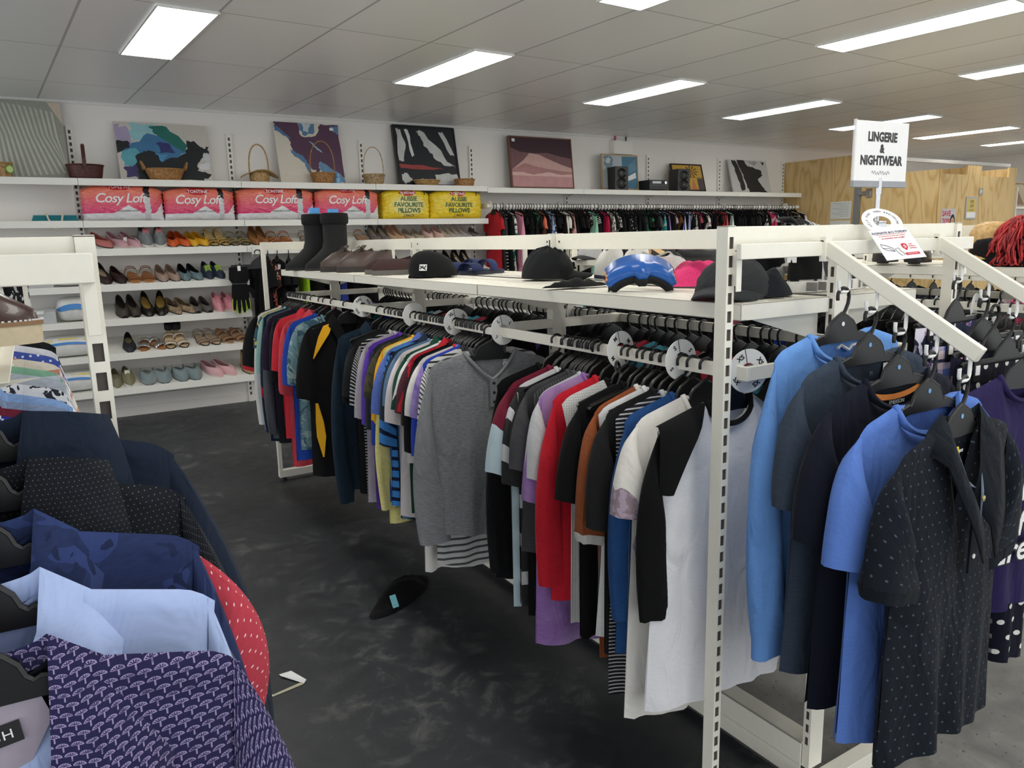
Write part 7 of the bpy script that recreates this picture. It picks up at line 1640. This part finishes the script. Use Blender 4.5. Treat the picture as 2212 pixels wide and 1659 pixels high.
# ------------------------------------------------------------------ sports gear on the bay rail, gloves, tape on the floor
LIME = plain('lime_trim', (176, 210, 60), .6)
def glove(x, y, z, rz, label, side=1):
    o = empty('sport_glove', (x, y, z), rz); tag(o, label, 'glove'); n = 16; gm = fb((28, 29, 31))
    def rg(w_, d_, zz, cx=0): return [(cx + w_ * math.cos(2 * PI * k / n), d_ * math.sin(2 * PI * k / n), zz) for k in range(n)]
    m = MB(); m.loft([rg(.075, .02, .0), rg(.08, .026, -.05), rg(.082, .026, -.10), rg(.058, .022, -.135), rg(.066, .024, -.16), rg(.072, .024, -.23), rg(.068, .018, -.27)]); m.build('palm', gm, o, smooth=70)
    for cx, l, w_ in ((-.05, .085, .015), (-.017, .11, .0165), (.018, .105, .0165), (.05, .08, .0145)):
        g = MB(); g.loft([rg(w_, .015, -.255, cx), rg(w_ * 1.02, .015, -.27 - l * .4, cx * 1.08), rg(w_ * .95, .013, -.27 - l * .8, cx * 1.15), rg(w_ * .5, .008, -.27 - l, cx * 1.18)]); g.build('finger', gm, o, smooth=70)
        t = MB(); t.tube([(cx - w_ * 1.05, -.004, -.258), (cx * 1.1 - w_ * 1.1, -.004, -.27 - l * .5), (cx * 1.16 - w_ * .6, -.004, -.272 - l), (cx * 1.18, -.004, -.276 - l), (cx * 1.16 + w_ * .6, -.004, -.272 - l), (cx * 1.1 + w_ * 1.1, -.004, -.27 - l * .5), (cx + w_ * 1.05, -.004, -.258)], .0035, 5); t.build('piping', LIME, o)
    g = MB(); g.tube([(side * .06, 0, -.17), (side * .095, -.004, -.20), (side * .105, -.004, -.235), (side * .10, -.004, -.26)], [.02, .02, .017, .01], 10); g.build('thumb', gm, o)
    MB().tube([(-.06, -.022, -.135), (0, -.026, -.137), (.06, -.022, -.135)], .004, 5).build('wrist_band', plain('grey_stitch', (80, 82, 84), .8), o)
    MB().box((-.012, -.028, -.03), (.012, -.024, .01)).build('clip_label', PAPER, o)
    return o
h = link('clip_hanger', CLIPH, None, (1.62, 6.60, 1.345), (0, 0, 0)); h.scale = (1.35, 1.35, 1.35); tag(h, 'black clip hanger carrying the sports gloves', 'hanger')
glove(1.455, 6.60, 1.215, 0, 'black sport glove with lime piping hanging left of the far rack post'); glove(1.785, 6.60, 1.215, 0, 'black sport glove with lime piping hanging right of the far rack post', -1)
disc((1.60, 6.68, 1.335), '', 'white disc at the end of the sports rail beside the far post', 0, R(70))
SPORT = [(1.66, BLK, 'black sports top nearest the gloves', .5), (1.72, fb((60, 40, 44), 'floral', (196, 90, 90), 16, rgb3=(206, 176, 120)), 'dark floral dress behind the gloves', .75), (1.80, BLK, 'black jacket beside the dark floral dress', .55), (1.90, fb((36, 38, 42)), 'charcoal jacket behind the second glove', .55), (2.02, fb((168, 214, 40)), 'lime green vest behind the boots', .45), (2.10, BLK, 'black jacket right of the lime vest', .6), (2.20, fb((40, 42, 48)), 'dark grey jacket behind the boot toes', .55), (2.34, fb((56, 70, 150)), 'blue top behind the brown shoes', .4), (2.46, BLK, 'black top behind the brown lace-ups', .5), (2.60, BLK, 'black singlet behind the velour slippers', .45)]
for x, mt, lb, L_ in SPORT:
    o = shirt('sports_top', mt, L=L_, w=.16, sleeve=None if L_ < .5 else 'short', sl=.2, loc=(x, 6.68, 1.345), rz=-PI / 2 + R(rng.uniform(-10, 25)), nu=16, nv=14, seed=int(x * 77), rib=False, neck='crew'); tag(o, lb, 'top'); o.name = 'sports_shirt'
    tag(link('clothes_hanger', HANG, None, (x, 6.68, 1.345), o.rotation_euler), 'black hanger on the sports rail below the shoe shelf', 'hanger', 'sports rail hangers')
m = MB(); m.add([(.462, 2.330, .001), (.468, 2.238, .001), (.486, 2.244, .003), (.484, 2.335, .006)], [(0, 1, 2, 3)]); m.add([(.470, 2.240, .002), (.584, 2.256, .002), (.603, 2.276, .002), (.486, 2.252, .002)], [(0, 1, 2, 3)], 1); m.add([(.600, 2.276, .003), (.588, 2.256, .003), (.536, 2.336, .006), (.534, 2.352, .004), (.570, 2.338, .012)], [(0, 1, 2, 4), (2, 3, 4)])
o = m.build('paper_strip', [PAPER, plain('kraft_backing', (196, 190, 164), .6)], smooth=0); so = o.modifiers.new('t', 'SOLIDIFY'); so.thickness = .0008; tag(o, 'bent strip of white paper lying on the dark aisle floor', 'paper')
